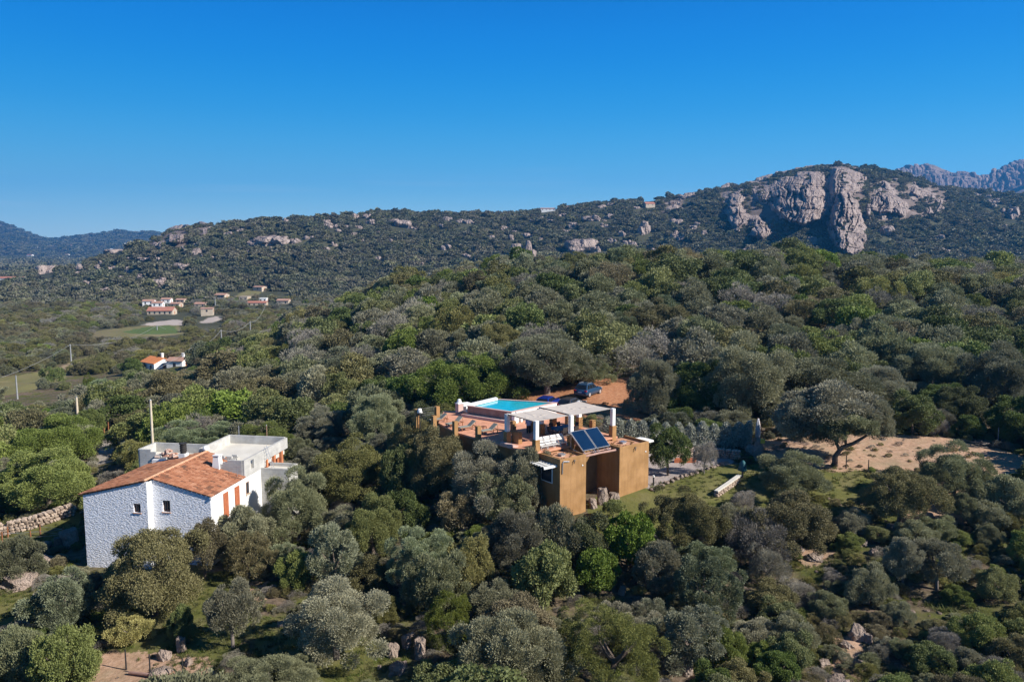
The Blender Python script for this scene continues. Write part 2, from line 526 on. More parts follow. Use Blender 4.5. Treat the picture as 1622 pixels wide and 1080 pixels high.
M['teak'] = surf('teak', (0.20, 0.085, 0.04), (0.30, 0.13, 0.06), 6, 0.6)
M['palewood'] = surf('pale_pole_wood', (0.50, 0.42, 0.31), (0.62, 0.54, 0.41), 2, 0.85)
M['concrete'] = surf('concrete_pole', (0.22, 0.23, 0.24), (0.31, 0.32, 0.33), 2, 0.85)
M['sling'] = surf('grey_sling_fabric', (0.24, 0.24, 0.20), (0.31, 0.31, 0.26), 9, 0.8)
M['whiteslat'] = surf('white_fabric', (0.66, 0.63, 0.60), (0.76, 0.73, 0.70), 2, 0.8)
M['metal'] = surf('dark_metal', (0.05, 0.05, 0.055), (0.08, 0.08, 0.085), 5, 0.5, metal=0.6)
M['steel'] = surf('galvanised_steel', (0.42, 0.43, 0.45), (0.52, 0.53, 0.55), 5, 0.4, metal=0.7)
M['dark'] = surf('dark_charcoal', (0.025, 0.022, 0.022), (0.05, 0.045, 0.04), 3, 0.7)
M['blue'] = surf('blue_cloth', (0.015, 0.10, 0.22), (0.03, 0.15, 0.30), 3, 0.8)
M['solar'] = surf('solar_glass', (0.004, 0.018, 0.05), (0.007, 0.026, 0.07), 0.6, 0.12, spec=0.6)
M['wire'] = surf('cable', (0.30, 0.31, 0.32), (0.36, 0.36, 0.37), 1, 0.5)
M['redbrick'] = brick_mat('hollow_red_brick', (0.48, 0.17, 0.075), (0.56, 0.21, 0.09), (0.42, 0.30, 0.22), 0.3, 0.25, 0.008)
M['skin'] = surf('skin', (0.42, 0.25, 0.17), (0.48, 0.29, 0.20), 8, 0.6)
M['shirt'] = surf('pale_blue_shirt', (0.40, 0.45, 0.62), (0.48, 0.53, 0.70), 6, 0.9)
M['trousers'] = surf('dark_trousers', (0.03, 0.025, 0.035), (0.05, 0.04, 0.05), 6, 0.9)
M['hair'] = surf('dark_hair', (0.03, 0.02, 0.015), (0.05, 0.03, 0.02), 20, 0.6)
M['redplastic'] = surf('red_plastic', (0.50, 0.02, 0.03), (0.58, 0.03, 0.04), 5, 0.4)
M['yellowplastic'] = surf('yellow_plastic', (0.62, 0.42, 0.06), (0.70, 0.48, 0.08), 5, 0.4)
M['tarp'] = surf('blue_green_tarpaulin', (0.015, 0.075, 0.09), (0.03, 0.12, 0.14), 3, 0.6, 0.03, 5)
M['greycloth'] = surf('white_grey_cloth', (0.42, 0.42, 0.46), (0.62, 0.62, 0.64), 4, 0.8, 0.02, 8)
M['bark'] = surf('bark', (0.10, 0.075, 0.06), (0.20, 0.16, 0.13), 6, 0.95, 0.02, 14)
M['palebark'] = surf('pale_bark', (0.14, 0.115, 0.10), (0.25, 0.215, 0.19), 6, 0.95, 0.02, 14)
M['carblue'] = surf('car_paint_blue', (0.028, 0.075, 0.15), (0.03, 0.08, 0.16), 1, 0.22, metal=0.35, spec=0.6)
M['carcobalt'] = surf('car_paint_cobalt', (0.008, 0.03, 0.24), (0.009, 0.033, 0.26), 1, 0.22, metal=0.3, spec=0.6)
M['cargrey'] = surf('car_paint_grey', (0.075, 0.07, 0.075), (0.08, 0.075, 0.08), 1, 0.25, metal=0.5, spec=0.6)
M['carglass'] = surf('car_glass', (0.012, 0.014, 0.018), (0.015, 0.018, 0.022), 1, 0.06, spec=0.7)
M['tyre'] = surf('tyre_rubber', (0.015, 0.015, 0.015), (0.03, 0.028, 0.026), 6, 0.9)
M['rim'] = surf('alloy', (0.62, 0.62, 0.63), (0.70, 0.70, 0.71), 3, 0.3, metal=0.6)
M['taillight'] = surf('red_lens', (0.30, 0.01, 0.012), (0.34, 0.012, 0.014), 3, 0.2)
M['plate'] = surf('number_plate', (0.6, 0.62, 0.66), (0.66, 0.68, 0.70), 3, 0.4)
M['window'] = surf('window_glass', (0.02, 0.022, 0.03), (0.05, 0.055, 0.07), 1.5, 0.08, spec=0.6)
M['orange_tile'] = surf('orange_tile', (0.60, 0.20, 0.07), (0.72, 0.27, 0.10), 0.9, 0.85, 0.05, 4)
M['far_tile'] = surf('faded_tile', (0.34, 0.19, 0.14), (0.44, 0.27, 0.21), 0.6, 0.9)
M['redtile_far'] = surf('red_tile_far', (0.34, 0.14, 0.10), (0.42, 0.19, 0.14), 0.6, 0.9)
M['tile'] = tint_mat('roof_tile', [(0.12, (0.13, 0.085, 0.06)), (0.3, (0.30, 0.125, 0.07)), (0.58, (0.43, 0.185, 0.10)), (0.8, (0.52, 0.27, 0.165)), (0.95, (0.58, 0.38, 0.27))], 0.85, 1.6, 0.5)
M['ridge_tile'] = surf('ridge_tile', (0.46, 0.23, 0.13), (0.62, 0.38, 0.24), 3, 0.9, 0.02, 8)
M['stones'] = tint_mat('field_stone', [(0.1, (0.24, 0.18, 0.14)), (0.45, (0.38, 0.30, 0.24)), (0.75, (0.46, 0.36, 0.28)), (0.95, (0.50, 0.47, 0.43))], 0.95, 5, 0.4, 0.04, 8)
M['rubble'] = tint_mat('rubble', [(0.1, (0.40, 0.17, 0.10)), (0.5, (0.55, 0.36, 0.28)), (0.9, (0.62, 0.54, 0.48))], 0.95, 5, 0.3)
M['granite'] = rock_mat('granite', (0.22, 0.165, 0.135), (0.43, 0.335, 0.275), (0.56, 0.455, 0.39), 0.9)
M['granite_far'] = rock_mat('granite_far', (0.24, 0.185, 0.165), (0.47, 0.375, 0.335), (0.60, 0.50, 0.455), 0.05)
M['granite_peak'] = rock_mat('granite_peak', (0.18, 0.13, 0.125), (0.36, 0.27, 0.255), (0.48, 0.38, 0.36), 0.02)
# foliage
LEAF = {
    'olive_tree': leaf_mat('olive_leaf', (0.171, 0.169, 0.090), (0.381, 0.366, 0.218), 0.3),
    'oak_tree': leaf_mat('oak_leaf', (0.120, 0.108, 0.038), (0.269, 0.233, 0.096), 0.2),
    'juniper_tree': leaf_mat('juniper_leaf', (0.134, 0.157, 0.082), (0.312, 0.332, 0.188), 0.2),
    'mastic_bush': leaf_mat('mastic_leaf', (0.143, 0.171, 0.035), (0.320, 0.337, 0.094), 0.3),
    'dry_shrub': leaf_mat('dry_twig', (0.188, 0.168, 0.128), (0.348, 0.312, 0.250), 0.15),
    'heath_bush': leaf_mat('heath_leaf', (0.162, 0.146, 0.049), (0.364, 0.315, 0.128), 0.3),
    'arbutus_tree': leaf_mat('arbutus_leaf', (0.090, 0.120, 0.029), (0.218, 0.250, 0.073), 0.25),
    'conifer': leaf_mat('conifer_leaf', (0.062, 0.078, 0.007), (0.188, 0.207, 0.024), 0.2),
    'yellow_shrub': leaf_mat('yellow_leaf', (0.248, 0.211, 0.081), (0.466, 0.393, 0.168), 0.3),
    'laurel_tree': leaf_mat('laurel_leaf', (0.109, 0.152, 0.021), (0.261, 0.312, 0.062), 0.3),
    'hedge': leaf_mat('oleander_leaf', (0.160, 0.175, 0.109), (0.500, 0.500, 0.407)),
}
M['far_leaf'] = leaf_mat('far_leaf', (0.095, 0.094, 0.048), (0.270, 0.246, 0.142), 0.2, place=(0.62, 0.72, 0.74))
M['grass'] = leaf_mat('grass_blade', (0.07, 0.09, 0.015), (0.16, 0.17, 0.04), 0.25)


def stucco_mat():
    m, nt, out = new_mat('rough_stucco')
    b = N(nt, 'ShaderNodeBsdfPrincipled')
    b.inputs['Roughness'].default_value = 0.9
    b.inputs['Base Color'].default_value = (0.86, 0.88, 0.95, 1)
    tc = N(nt, 'ShaderNodeTexCoord')
    mp = N(nt, 'ShaderNodeMapping')
    mp.inputs['Rotation'].default_value = (0, R(35), R(20))
    mp.inputs['Scale'].default_value = (1.0, 1.0, 1.9)
    nt.links.new(tc.outputs['Object'], mp.inputs[0])
    n1 = noise(nt, 5.2, 3, 0.6, vec=mp.outputs[0])
    bp = N(nt, 'ShaderNodeBump')
    bp.inputs['Distance'].default_value = 0.10
    bp.inputs['Strength'].default_value = 1.0
    nt.links.new(ramp(nt, n1, [(0.3, (0, 0, 0)), (0.7, (1, 1, 1))]), bp.inputs['Height'])
    nt.links.new(bp.outputs[0], b.inputs['Normal'])
    nt.links.new(b.outputs[0], out.inputs[0])
    return m


M['stucco'] = stucco_mat()


def water_mat():
    m, nt, out = new_mat('pool_water')
    b = N(nt, 'ShaderNodeBsdfPrincipled')
    b.inputs['Base Color'].default_value = (0.005, 0.42, 0.52, 1)
    b.inputs['Roughness'].default_value = 0.06
    b.inputs['Specular IOR Level'].default_value = 0.35
    bp = N(nt, 'ShaderNodeBump')
    bp.inputs['Distance'].default_value = 0.02
    bp.inputs['Strength'].default_value = 0.5
    nt.links.new(noise(nt, 3.5, 3), bp.inputs['Height'])
    nt.links.new(bp.outputs[0], b.inputs['Normal'])
    c = ramp(nt, noise(nt, 1.6, 3), [(0.3, (0.004, 0.36, 0.46)), (0.7, (0.02, 0.47, 0.56))])
    nt.links.new(c, b.inputs['Base Color'])
    nt.links.new(b.outputs[0], out.inputs[0])
    return m


M['water'] = water_mat()


def ground_mat():
    m, nt, out = new_mat('ground')
    b = N(nt, 'ShaderNodeBsdfPrincipled')
    b.inputs['Roughness'].default_value = 0.95
    b.inputs['Specular IOR Level'].default_value = 0.15
    tc = N(nt, 'ShaderNodeTexCoord')
    ob = tc.outputs['Object']
    n1 = noise(nt, 0.35, 6, 0.6, vec=ob)
    n2 = noise(nt, 2.2, 6, 0.65, vec=ob)
    n3 = noise(nt, 0.02, 5, 0.6, vec=ob)
    soil = ramp(nt, n2, [(0.3, (0.075, 0.058, 0.040)), (0.55, (0.155, 0.115, 0.082)), (0.75, (0.24, 0.185, 0.14))])
    wild = mix(nt, ramp(nt, n1, [(0.42, (0, 0, 0)), (0.6, (1, 1, 1))]), soil, ramp(nt, n2, [(0.3, (0.055, 0.065, 0.018)), (0.7, (0.12, 0.125, 0.035))]))
    far = ramp(nt, n3, [(0.35, (0.038, 0.042, 0.026)), (0.6, (0.075, 0.076, 0.045))])

    def at(nm):
        return N(nt, 'ShaderNodeAttribute', attribute_name=nm).outputs['Fac']
    c = mix(nt, at('far'), wild, far)

    def lay(c, nm, col2, edge=0.35):
        a = math_n(nt, 'ADD', at(nm), math_n(nt, 'MULTIPLY', math_n(nt, 'SUBTRACT', n2, 0.5), edge * 2.5))
        f = ramp(nt, a, [(0.40, (0, 0, 0)), (0.62, (1, 1, 1))])
        return mix(nt, f, c, col2)
    c = lay(c, 'field', ramp(nt, n3, [(0.35, (0.20, 0.155, 0.10)), (0.55, (0.17, 0.16, 0.065)), (0.7, (0.30, 0.225, 0.15))]))
    c = lay(c, 'turf', ramp(nt, n2, [(0.3, (0.075, 0.12, 0.035)), (0.7, (0.12, 0.155, 0.05))]))
    c = lay(c, 'pave', (0.42, 0.36, 0.32))
    lawn = ramp(nt, n1, [(0.3, (0.095, 0.108, 0.026)), (0.5, (0.155, 0.148, 0.050)), (0.72, (0.23, 0.19, 0.10))])
    lawn = mix(nt, math_n(nt, 'MULTIPLY', n2, 0.5), lawn, (0.07, 0.085, 0.02))
    c = lay(c, 'lawn', lawn, 0.5)
    dirt = ramp(nt, n2, [(0.25, (0.27, 0.165, 0.10)), (0.5, (0.43, 0.275, 0.185)), (0.75, (0.55, 0.38, 0.275))])
    dirt = mix(nt, ramp(nt, n1, [(0.45, (0, 0, 0)), (0.75, (1, 1, 1))]), dirt, (0.28, 0.225, 0.14))
    c = lay(c, 'dirt', dirt, 0.75)
    c = lay(c, 'red', ramp(nt, n2, [(0.25, (0.27, 0.115, 0.055)), (0.5, (0.40, 0.185, 0.095)), (0.75, (0.50, 0.27, 0.155))]))
    c = lay(c, 'path', ramp(nt, n2, [(0.3, (0.30, 0.26, 0.225)), (0.7, (0.42, 0.37, 0.32))]), 0.15)
    fine = noise(nt, 26, 3, 0.7, vec=ob)
    c = lay(c, 'gravel', ramp(nt, fine, [(0.3, (0.26, 0.215, 0.20)), (0.7, (0.46, 0.40, 0.375))]), 0.12)
    # bare mountain rock
    n4 = noise(nt, 0.06, 8, 0.75, vec=ob)
    rockc = ramp(nt, n4, [(0.3, (0.10, 0.08, 0.065)), (0.55, (0.20, 0.155, 0.135)), (0.75, (0.30, 0.235, 0.21))])
    c = mix(nt, at('rock'), c, rockc)
    nt.links.new(c, b.inputs['Base Color'])
    bp = N(nt, 'ShaderNodeBump')
    bp.inputs['Distance'].default_value = 0.12
    bp.inputs['Strength'].default_value = 0.8
    nt.links.new(n2, bp.inputs['Height'])
    nt.links.new(bp.outputs[0], b.inputs['Normal'])
    nt.links.new(b.outputs[0], out.inputs[0])
    return m


M['ground'] = ground_mat()


# ------------------------------------------------------------------ mesh helpers
def raw_mesh(name, verts, faces_quads, mat, tint=None, smooth_shade=False, mats=None, midx=None):
    """mesh from numpy arrays: verts (n,3), faces (m,4) or (m,3)"""
    me = bpy.data.meshes.new(name)
    verts = np.asarray(verts, np.float32); f = np.asarray(faces_quads, np.int32)
    k = f.shape[1]
    me.vertices.add(len(verts)); me.vertices.foreach_set('co', verts.ravel())
    me.loops.add(f.size); me.loops.foreach_set('vertex_index', f.ravel())
    me.polygons.add(len(f))
    me.polygons.foreach_set('loop_start', np.arange(0, f.size, k, dtype=np.int32))
    me.polygons.foreach_set('use_smooth', np.full(len(f), smooth_shade))
    if tint is not None:
        a = me.attributes.new('tint', 'FLOAT', 'FACE')
        a.data.foreach_set('value', np.asarray(tint, np.float32))
    for mm in (mats or [mat]):
        me.materials.append(mm)
    if midx is not None:
        me.polygons.foreach_set('material_index', np.asarray(midx, np.int32))
    me.update(calc_edges=True)
    me.validate()
    return me


class MB:
    def __init__(s):
        s.v = []; s.f = []; s.t = []

    def face(s, pts, t=0.5):
        b = len(s.v)
        s.v.extend([tuple(map(float, p)) for p in pts]); s.f.append(tuple(range(b, b + len(pts)))); s.t.append(t)

    def hexa(s, p, t=0.5):
        """8 corners: bottom ring then top ring"""
        b = len(s.v)
        s.v.extend([tuple(map(float, q)) for q in p])
        for q in ((3, 2, 1, 0), (4, 5, 6, 7), (0, 1, 5, 4), (1, 2, 6, 5), (2, 3, 7, 6), (3, 0, 4, 7)):
            s.f.append(tuple(b + i for i in q)); s.t.append(t)
        return s

    def box(s, a, b, fr=None, t=0.5):
        """box between two corners in frame fr (function local->world)"""
        x0, y0, z0 = a; x1, y1, z1 = b
        p = [(x0, y0, z0), (x1, y0, z0), (x1, y1, z0), (x0, y1, z0), (x0, y0, z1), (x1, y0, z1), (x1, y1, z1), (x0, y1, z1)]
        if fr:
            p = [fr(*q) for q in p]
        return s.hexa(p, t)

    def prism(s, poly, z0, z1, fr=None, t=0.5):
        """vertical prism over a counter-clockwise outline; z0/z1 numbers or lists"""
        n = len(poly)
        za = z0 if hasattr(z0, '__len__') else [z0] * n
        zb = z1 if hasattr(z1, '__len__') else [z1] * n
        lo = [(p[0], p[1], za[i]) for i, p in enumerate(poly)]
        hi = [(p[0], p[1], zb[i]) for i, p in enumerate(poly)]
        if fr:
            lo = [fr(*q) for q in lo]; hi = [fr(*q) for q in hi]
        b = len(s.v)
        s.v.extend([tuple(map(float, q)) for q in lo + hi])
        s.f.append(tuple(b + i for i in reversed(range(n)))); s.t.append(t)
        s.f.append(tuple(b + n + i for i in range(n))); s.t.append(t)
        for i in range(n):
            j = (i + 1) % n
            s.f.append((b + i, b + j, b + n + j, b + n + i)); s.t.append(t)
        return s

    def tube(s, pts, rad, n=8, caps=True, t=0.5):
        pts = [Vector(p) for p in pts]
        if not hasattr(rad, '__len__'):
            rad = [rad] * len(pts)
        b = len(s.v)
        up = None
        for i, p in enumerate(pts):
            d = (pts[min(i + 1, len(pts) - 1)] - pts[max(i - 1, 0)]).normalized()
            if up is None:
                up = Vector((0, 0, 1)) if abs(d.z) < 0.9 else Vector((1, 0, 0))
            a = d.cross(up).normalized(); c = a.cross(d).normalized()
            up = c
            for k in range(n):
                th = 2 * math.pi * k / n
                q = p + (a * math.cos(th) + c * math.sin(th)) * rad[i]
                s.v.append(tuple(q))
        for i in range(len(pts) - 1):
            for k in range(n):
                k2 = (k + 1) % n
                s.f.append((b + i * n + k, b + i * n + k2, b + (i + 1) * n + k2, b + (i + 1) * n + k)); s.t.append(t)
        if caps:
            s.f.append(tuple(b + k for k in reversed(range(n)))); s.t.append(t)
            e = b + (len(pts) - 1) * n
            s.f.append(tuple(e + k for k in range(n))); s.t.append(t)
        return s

    def loft(s, rings, t=0.5):
        """rings: list of equal-length point lists"""
        b = len(s.v); n = len(rings[0])
        for r in rings:
            s.v.extend([tuple(map(float, q)) for q in r])
        for i in range(len(rings) - 1):
            for k in range(n):
                k2 = (k + 1) % n
                s.f.append((b + i * n + k, b + i * n + k2, b + (i + 1) * n + k2, b + (i + 1) * n + k)); s.t.append(t)
        s.f.append(tuple(b + k for k in reversed(range(n)))); s.t.append(t)
        e = b + (len(rings) - 1) * n
        s.f.append(tuple(e + k for k in range(n))); s.t.append(t)
        return s

    def build(s, name, mat, parent=None, smooth_shade=False, bevel=0.0, world_coords=True):
        me = bpy.data.meshes.new(name)
        me.from_pydata(s.v, [], s.f)
        me.materials.append(mat)
        if len(s.f) and len(set(s.t)) > 1:
            a = me.attributes.new('tint', 'FLOAT', 'FACE')
            a.data.foreach_set('value', np.asarray(s.t, np.float32))
        me.update()
        bm = bmesh.new(); bm.from_mesh(me)
        bmesh.ops.recalc_face_normals(bm, faces=bm.faces)
        uv = bm.loops.layers.uv.new('uv')
        for f in bm.faces:
            n = f.normal
            if abs(n.z) < 0.6:
                tx = Vector((-n.y, n.x, 0))
                tx = tx.normalized() if tx.length > 1e-6 else Vector((1, 0, 0))
                for l in f.loops:
                    l[uv].uv = (l.vert.co.dot(tx), l.vert.co.z)
            else:
                for l in f.loops:
                    l[uv].uv = (l.vert.co.x * 0.8 + l.vert.co.y * 0.6, -l.vert.co.x * 0.6 + l.vert.co.y * 0.8)
            f.smooth = smooth_shade
        bm.to_mesh(me); bm.free()
        o = bpy.data.objects.new(name, me)
        col.objects.link(o)
        if bevel:
            md = o.modifiers.new('bevel', 'BEVEL'); md.width = bevel; md.segments = 2; md.limit_method = 'ANGLE'
        if parent is not None:
            o.parent = parent
            if world_coords:
                o.matrix_parent_inverse = Matrix.Translation(parent.location).inverted()
        return o


def tag(o, label=None, cat=None, group=None, kind=None):
    if label: o['label'] = label
    if cat: o['category'] = cat
    if group: o['group'] = group
    if kind: o['kind'] = kind
    return o


def thing(name, label, cat, loc, group=None, rz=0.0):
    e = bpy.data.objects.new(name, None)
    e.empty_display_size = 0.3
    e.location = tuple(map(float, loc))
    e.rotation_euler = (0, 0, rz)
    col.objects.link(e)
    return tag(e, label, cat, group)


def copy_tree(o, loc, rz, scale=None):
    c = o.copy(); col.objects.link(c)
    c.location = tuple(map(float, loc)); c.rotation_euler = (0, 0, rz)
    if scale is not None: c.scale = scale
    for ch in o.children:
        d = ch.copy(); col.objects.link(d); d.parent = c
        for g in ch.children:
            e = g.copy(); col.objects.link(e); e.parent = d
    return c


_ico = {}


def ico(sub):
    if sub not in _ico:
        bm = bmesh.new()
        bmesh.ops.create_icosphere(bm, subdivisions=sub, radius=1)
        v = np.array([tuple(x.co) for x in bm.verts]); f = np.array([[x.index for x in q.verts] for q in bm.faces])
        bm.free(); _ico[sub] = (v, f)
    return _ico[sub]


def rock_points(rng, sub=3, planes=16, size=(1, 1, 1), rough=0.06, vertical=0.0):
    """a granite block: the hull of random joint planes, roughened"""
    d, f = ico(sub)
    n = rng.normal(size=(planes, 3)); n[:, 2] *= (1 - vertical)
    n /= np.linalg.norm(n, axis=1)[:, None]
    n = np.vstack([n, [[0, 0, 1], [0, 0, -1]]])
    h = rng.uniform(0.72, 1.0, len(n))
    dn = d @ n.T
    r = np.where(dn > 0.05, h / np.maximum(dn, 0.05), 9).min(axis=1)
    r = np.minimum(r, 1.25)
    o = rng.uniform(0, 50, 2)
    ns = fbm(d[:, 0] * 2.3 + d[:, 2] * 1.7 + o[0], d[:, 1] * 2.3 - d[:, 2] * 1.3 + o[1], 3, 4)
    r = r * (1 + rough * 2 * ns)
    return d * r[:, None] * np.array(size), f


def rock_mesh(name, rng, mat, blocks):
    """blocks: (x,y,z, sx,sy,sz, rz, vertical, sub)"""
    V = []; FF = []; b = 0
    for x, y, z, sx, sy, sz, rz, vert, sub in blocks:
        v, f = rock_points(rng, sub, int(rng.integers(10, 20)), (sx, sy, sz), 0.09, vert)
        c, s = math.cos(rz), math.sin(rz)
        v = np.stack([v[:, 0] * c - v[:, 1] * s + x, v[:, 0] * s + v[:, 1] * c + y, v[:, 2] + z], 1)
        V.append(v); FF.append(f + b); b += len(v)
    return raw_mesh(name, np.vstack(V), np.vstack(FF), mat)


def link(name, me, loc=(0, 0, 0)):
    o = bpy.data.objects.new(name, me); col.objects.link(o); o.location = tuple(map(float, loc))
    return o


# ------------------------------------------------------------------ terrain sheet (one polar grid, split into named pieces)
CLIFF_BOX = ((1188, 284, 1322, 352), (1312, 264, 1368, 412), (1375, 290, 1440, 352), (1440, 294, 1500, 345), (1140, 300, 1180, 345), (1180, 338, 1222, 376), (228, 362, 300, 392), (302, 355, 332, 376), (1048, 315, 1080, 338))


def build_ground():
    az = np.concatenate([np.linspace(-180, -52, 24)[:-1], np.linspace(-52, -40, 18)[:-1], np.linspace(-40, 40, 300)[:-1], np.linspace(40, 52, 18)[:-1], np.linspace(52, 180, 24)])
    az = np.radians(az)
    rr = np.concatenate([[1, 6, 12, 20], np.geomspace(27, 140, 260), np.geomspace(142, 1600, 230), np.geomspace(1620, 6000, 90)])
    A, RR = np.meshgrid(az, rr)
    X = RR * np.sin(A); Y = RR * np.cos(A)
    Z = H(X, Y)
    n, m = X.shape
    V = np.stack([X, Y, Z], -1).reshape(-1, 3)
    idx = np.arange(n * m).reshape(n, m)
    Q = np.stack([idx[:-1, :-1], idx[:-1, 1:], idx[1:, 1:], idx[1:, :-1]], -1).reshape(-1, 4)[:, ::-1]
    def soft(k):
        acc = np.zeros(len(V))
        st = np.hypot(V[:, 0], V[:, 1]) * 0.006
        for i, j in ((0, 0), (1, 0), (-1, 0), (0, 1), (0, -1), (.7, .7), (-.7, .7), (.7, -.7), (-.7, -.7)):
            acc += zone_mask(k, V[:, 0] + st * i, V[:, 1] + st * j * 1.6, V[:, 2])
        return (acc / 9).astype(np.float32)
    masks = {k: soft(k) for k in ('lawn', 'dirt', 'red', 'gravel', 'path', 'field', 'turf', 'pave')}
    masks['far'] = np.clip((V[:, 1] - 230) / 250, 0, 1).astype(np.float32)
    px, py = project(V[:, 0], V[:, 1], V[:, 2])
    rk = np.clip((V[:, 1] - 2000) / 500, 0, 1) * np.where(px > 900, 1, smooth((370 - py) / 12) * 0.6) * (V[:, 1] > 1700)
    cz = np.zeros(len(V))
    for x0, y0, x1, y1 in CLIFF_BOX:
        cz = np.maximum(cz, smooth(np.minimum(np.minimum(px - x0, x1 - px), np.minimum(py - y0, y1 - py)) / 8 + .6))
    rk = np.maximum(rk, cz * (V[:, 1] > 800) * (V[:, 1] < 1500))
    masks['rock'] = rk.astype(np.float32)
    # which named piece each face belongs to
    qc = V[Q].mean(1)
    dom = np.zeros(len(Q), int)            # 0 ground
    names = ['ground', 'hills', 'lawn', 'dirt_track', 'car_park', 'gravel_court', 'path', 'field', 'road']
    dom[qc[:, 1] > 560] = 1
    for k, i in (('lawn', 2), ('dirt', 3), ('red', 4), ('gravel', 5), ('path', 6), ('field', 7), ('turf', 7), ('pave', 8)):
        dom[masks[k][Q].mean(1) > 0.5] = i
    for i, nm in enumerate(names):
        q = Q[dom == i]
        if not len(q):
            continue
        u, inv = np.unique(q, return_inverse=True)
        me = raw_mesh(nm, V[u], inv.reshape(q.shape), M['ground'], smooth_shade=True)
        for k, a in masks.items():
            at = me.attributes.new(k, 'FLOAT', 'POINT')
            at.data.foreach_set('value', a[u])
        tag(link(nm, me), kind='structure')


build_ground()

# ------------------------------------------------------------------ the ochre villa with roof terrace and pool
VO = np.array([3.83, 61.84]); VX = np.array([0.80, 0.60]); VY = np.array([-0.60, 0.80])


def vf(x, y, z):
    return (VO[0] + VX[0] * x + VY[0] * y, VO[1] + VX[1] * x + VY[1] * y, z)


V_AZ = math.atan2(VX[1], VX[0])
DECK = -16.6
villa = thing('villa', 'ochre flat-roofed villa with a terracotta roof terrace and two square front blocks', 'house', vf(4, 4, -20.9))
# two projecting rooms with sunk terracotta roof floors
for x0, x1, y1 in ((0.0, 2.8, 2.9), (6.6, 10.15, 2.9)):
    mb = MB()
    mb.box((x0, 0, -21.6), (x1, y1, -16.95), vf)
    t = 0.16
    mb.box((x0, 0, -16.95), (x1, t, -16.72), vf)
    mb.box((x0, t, -16.95), (x0 + t, y1, -16.72), vf)
    mb.box((x1 - t, t, -16.95), (x1, y1, -16.72), vf)
    blk = mb.build('front_block', M['ochre'], villa, bevel=0.02)
    mb = MB(); mb.box((x0 + t + .002, t + .002, -16.96), (x1 - t - .002, y1 + .1, -16.93), vf)
    mb.build('roof_floor', M['roof_floor'], blk)
    mb = MB(); mb.box((x0 + t, t, -16.93), (x0 + t + .03, y1, -16.70), vf); mb.box((x1 - t - .03, t, -16.93), (x1 - t, y1, -16.70), vf)
    mb.build('parapet_trim', M['dark_ochre'], blk)
    mb = MB(); mb.tube([vf(x1 - 0.42, -0.05, -17.55), vf(x1 - 0.42, 0.02, -17.55)], 0.06, 10)
    mb.build('wall_lamp', M['white'], blk)
    mb = MB()
    xa = x1 - (1.35 if x0 < 1 else 1.75)
    mb.tube([vf(xa, 0.02, -16.95), vf(xa, -0.12, -17.0), vf(xa - 0.1, -0.14, -17.25)], 0.035, 6)
    mb.tube([vf(xa - .1, -0.12, -17.02), vf(xa + .12, -0.12, -16.98)], 0.025, 6)
    mb.build('water_spout', M['metal'], blk)
# pale drain pipe on the near block
mb = MB()
mb.tube([vf(0.9, -0.06, -17.0), vf(0.3, -0.07, -16.9), vf(0.22, -0.07, -17.0), vf(0.2, -0.05, -17.9)], 0.045, 8)
mb.build('drain_pipe', M['steel'], villa)
# rooms behind, below the terrace
mb = MB()
mb.box((-0.55, 2.905, -21.6), (8.9, 7.4, DECK - 0.16), vf)
mb.build('rear_wall', M['dark_ochre'], villa)
mb = MB(); mb.box((4.0, 2.86, -18.3), (4.9, 2.9, -17.75), vf)
wf = mb.build('window', M['white'], villa)
mb = MB(); mb.box((4.08, 2.84, -18.22), (4.82, 2.857, -17.83), vf); mb.build('pane', M['window'], wf)
mb = MB(); mb.box((-0.045, 0.9, -18.9), (-0.003, 2.35, -17.35), vf)
wf = mb.build('window', M['white'], villa)
mb = MB(); mb.box((-0.07, 1.0, -18.8), (-0.048, 2.25, -17.45), vf); mb.build('pane', M['window'], wf)
# side awnings of white slats
for x0, x1, y0, y1, z in ((-1.35, -0.005, 0.35, 2.7, -17.25), (10.155, 11.5, 0.7, 2.2, -16.95)):
    mb = MB()
    mb.box((x0, y0, z - .14), (x1, y0 + .07, z), vf); mb.box((x0, y1 - .07, z - .14), (x1, y1, z), vf)
    k = 7
    for i in range(k):
        yy = y0 + .1 + (y1 - y0 - .25) * i / (k - 1)
        mb.box((x0 + .02, yy, z + .003), (x1 - .02, yy + .12, z + .03), vf)
    mb.build('awning', M['white'], villa)
# pergola beams over the recess
for y, z, r_ in ((0.35, -17.0, 0.09), (0.95, -16.98, 0.08)):
    mb = MB(); mb.tube([vf(2.802, y, z), vf(4.7, y + .02, z + .03), vf(6.598, y, z)], r_, 10)
    mb.build('beam', M['pinkwood'], villa)
# terrace slab
ter = [(-2.2, 67.6), (-5.11, 70.9), (-7.05, 74.8), (-7.0, 80.3), (-4.3, 80.8), (0, 83.6), (5.4, 82.6)]
A_ = [vf(8.9, 9.0, 0), vf(8.9, 2.62, 0), vf(-0.6, 2.62, 0)]
poly = ter + [(a[0], a[1]) for a in A_]
poly = poly[::-1] if sum(poly[i][0] * poly[(i + 1) % len(poly)][1] - poly[(i + 1) % len(poly)][0] * poly[i][1] for i in range(len(poly))) < 0 else poly
mb = MB(); mb.prism(poly, DECK - 0.16, DECK)
mb.build('terrace_floor', M['deck'], villa)
mb = MB()
cx_, cy_ = np.mean([p[0] for p in poly]), np.mean([p[1] for p in poly])
mb.prism([(cx_ + (p[0] - cx_) * 0.985, cy_ + (p[1] - cy_) * 0.985) for p in poly], -22.5, DECK - 0.165)
mb.build('retaining_wall', M['dark_ochre'], villa)
# steps between terrace levels
for i in range(3):
    mb = MB(); mb.box((-1.35 + .3 * i, 4.9, DECK + .001), (-1.05 + .3 * i, 6.3, DECK + .16 * (3 - i) * .6), vf)
    mb.build('step', M['pink'], villa)
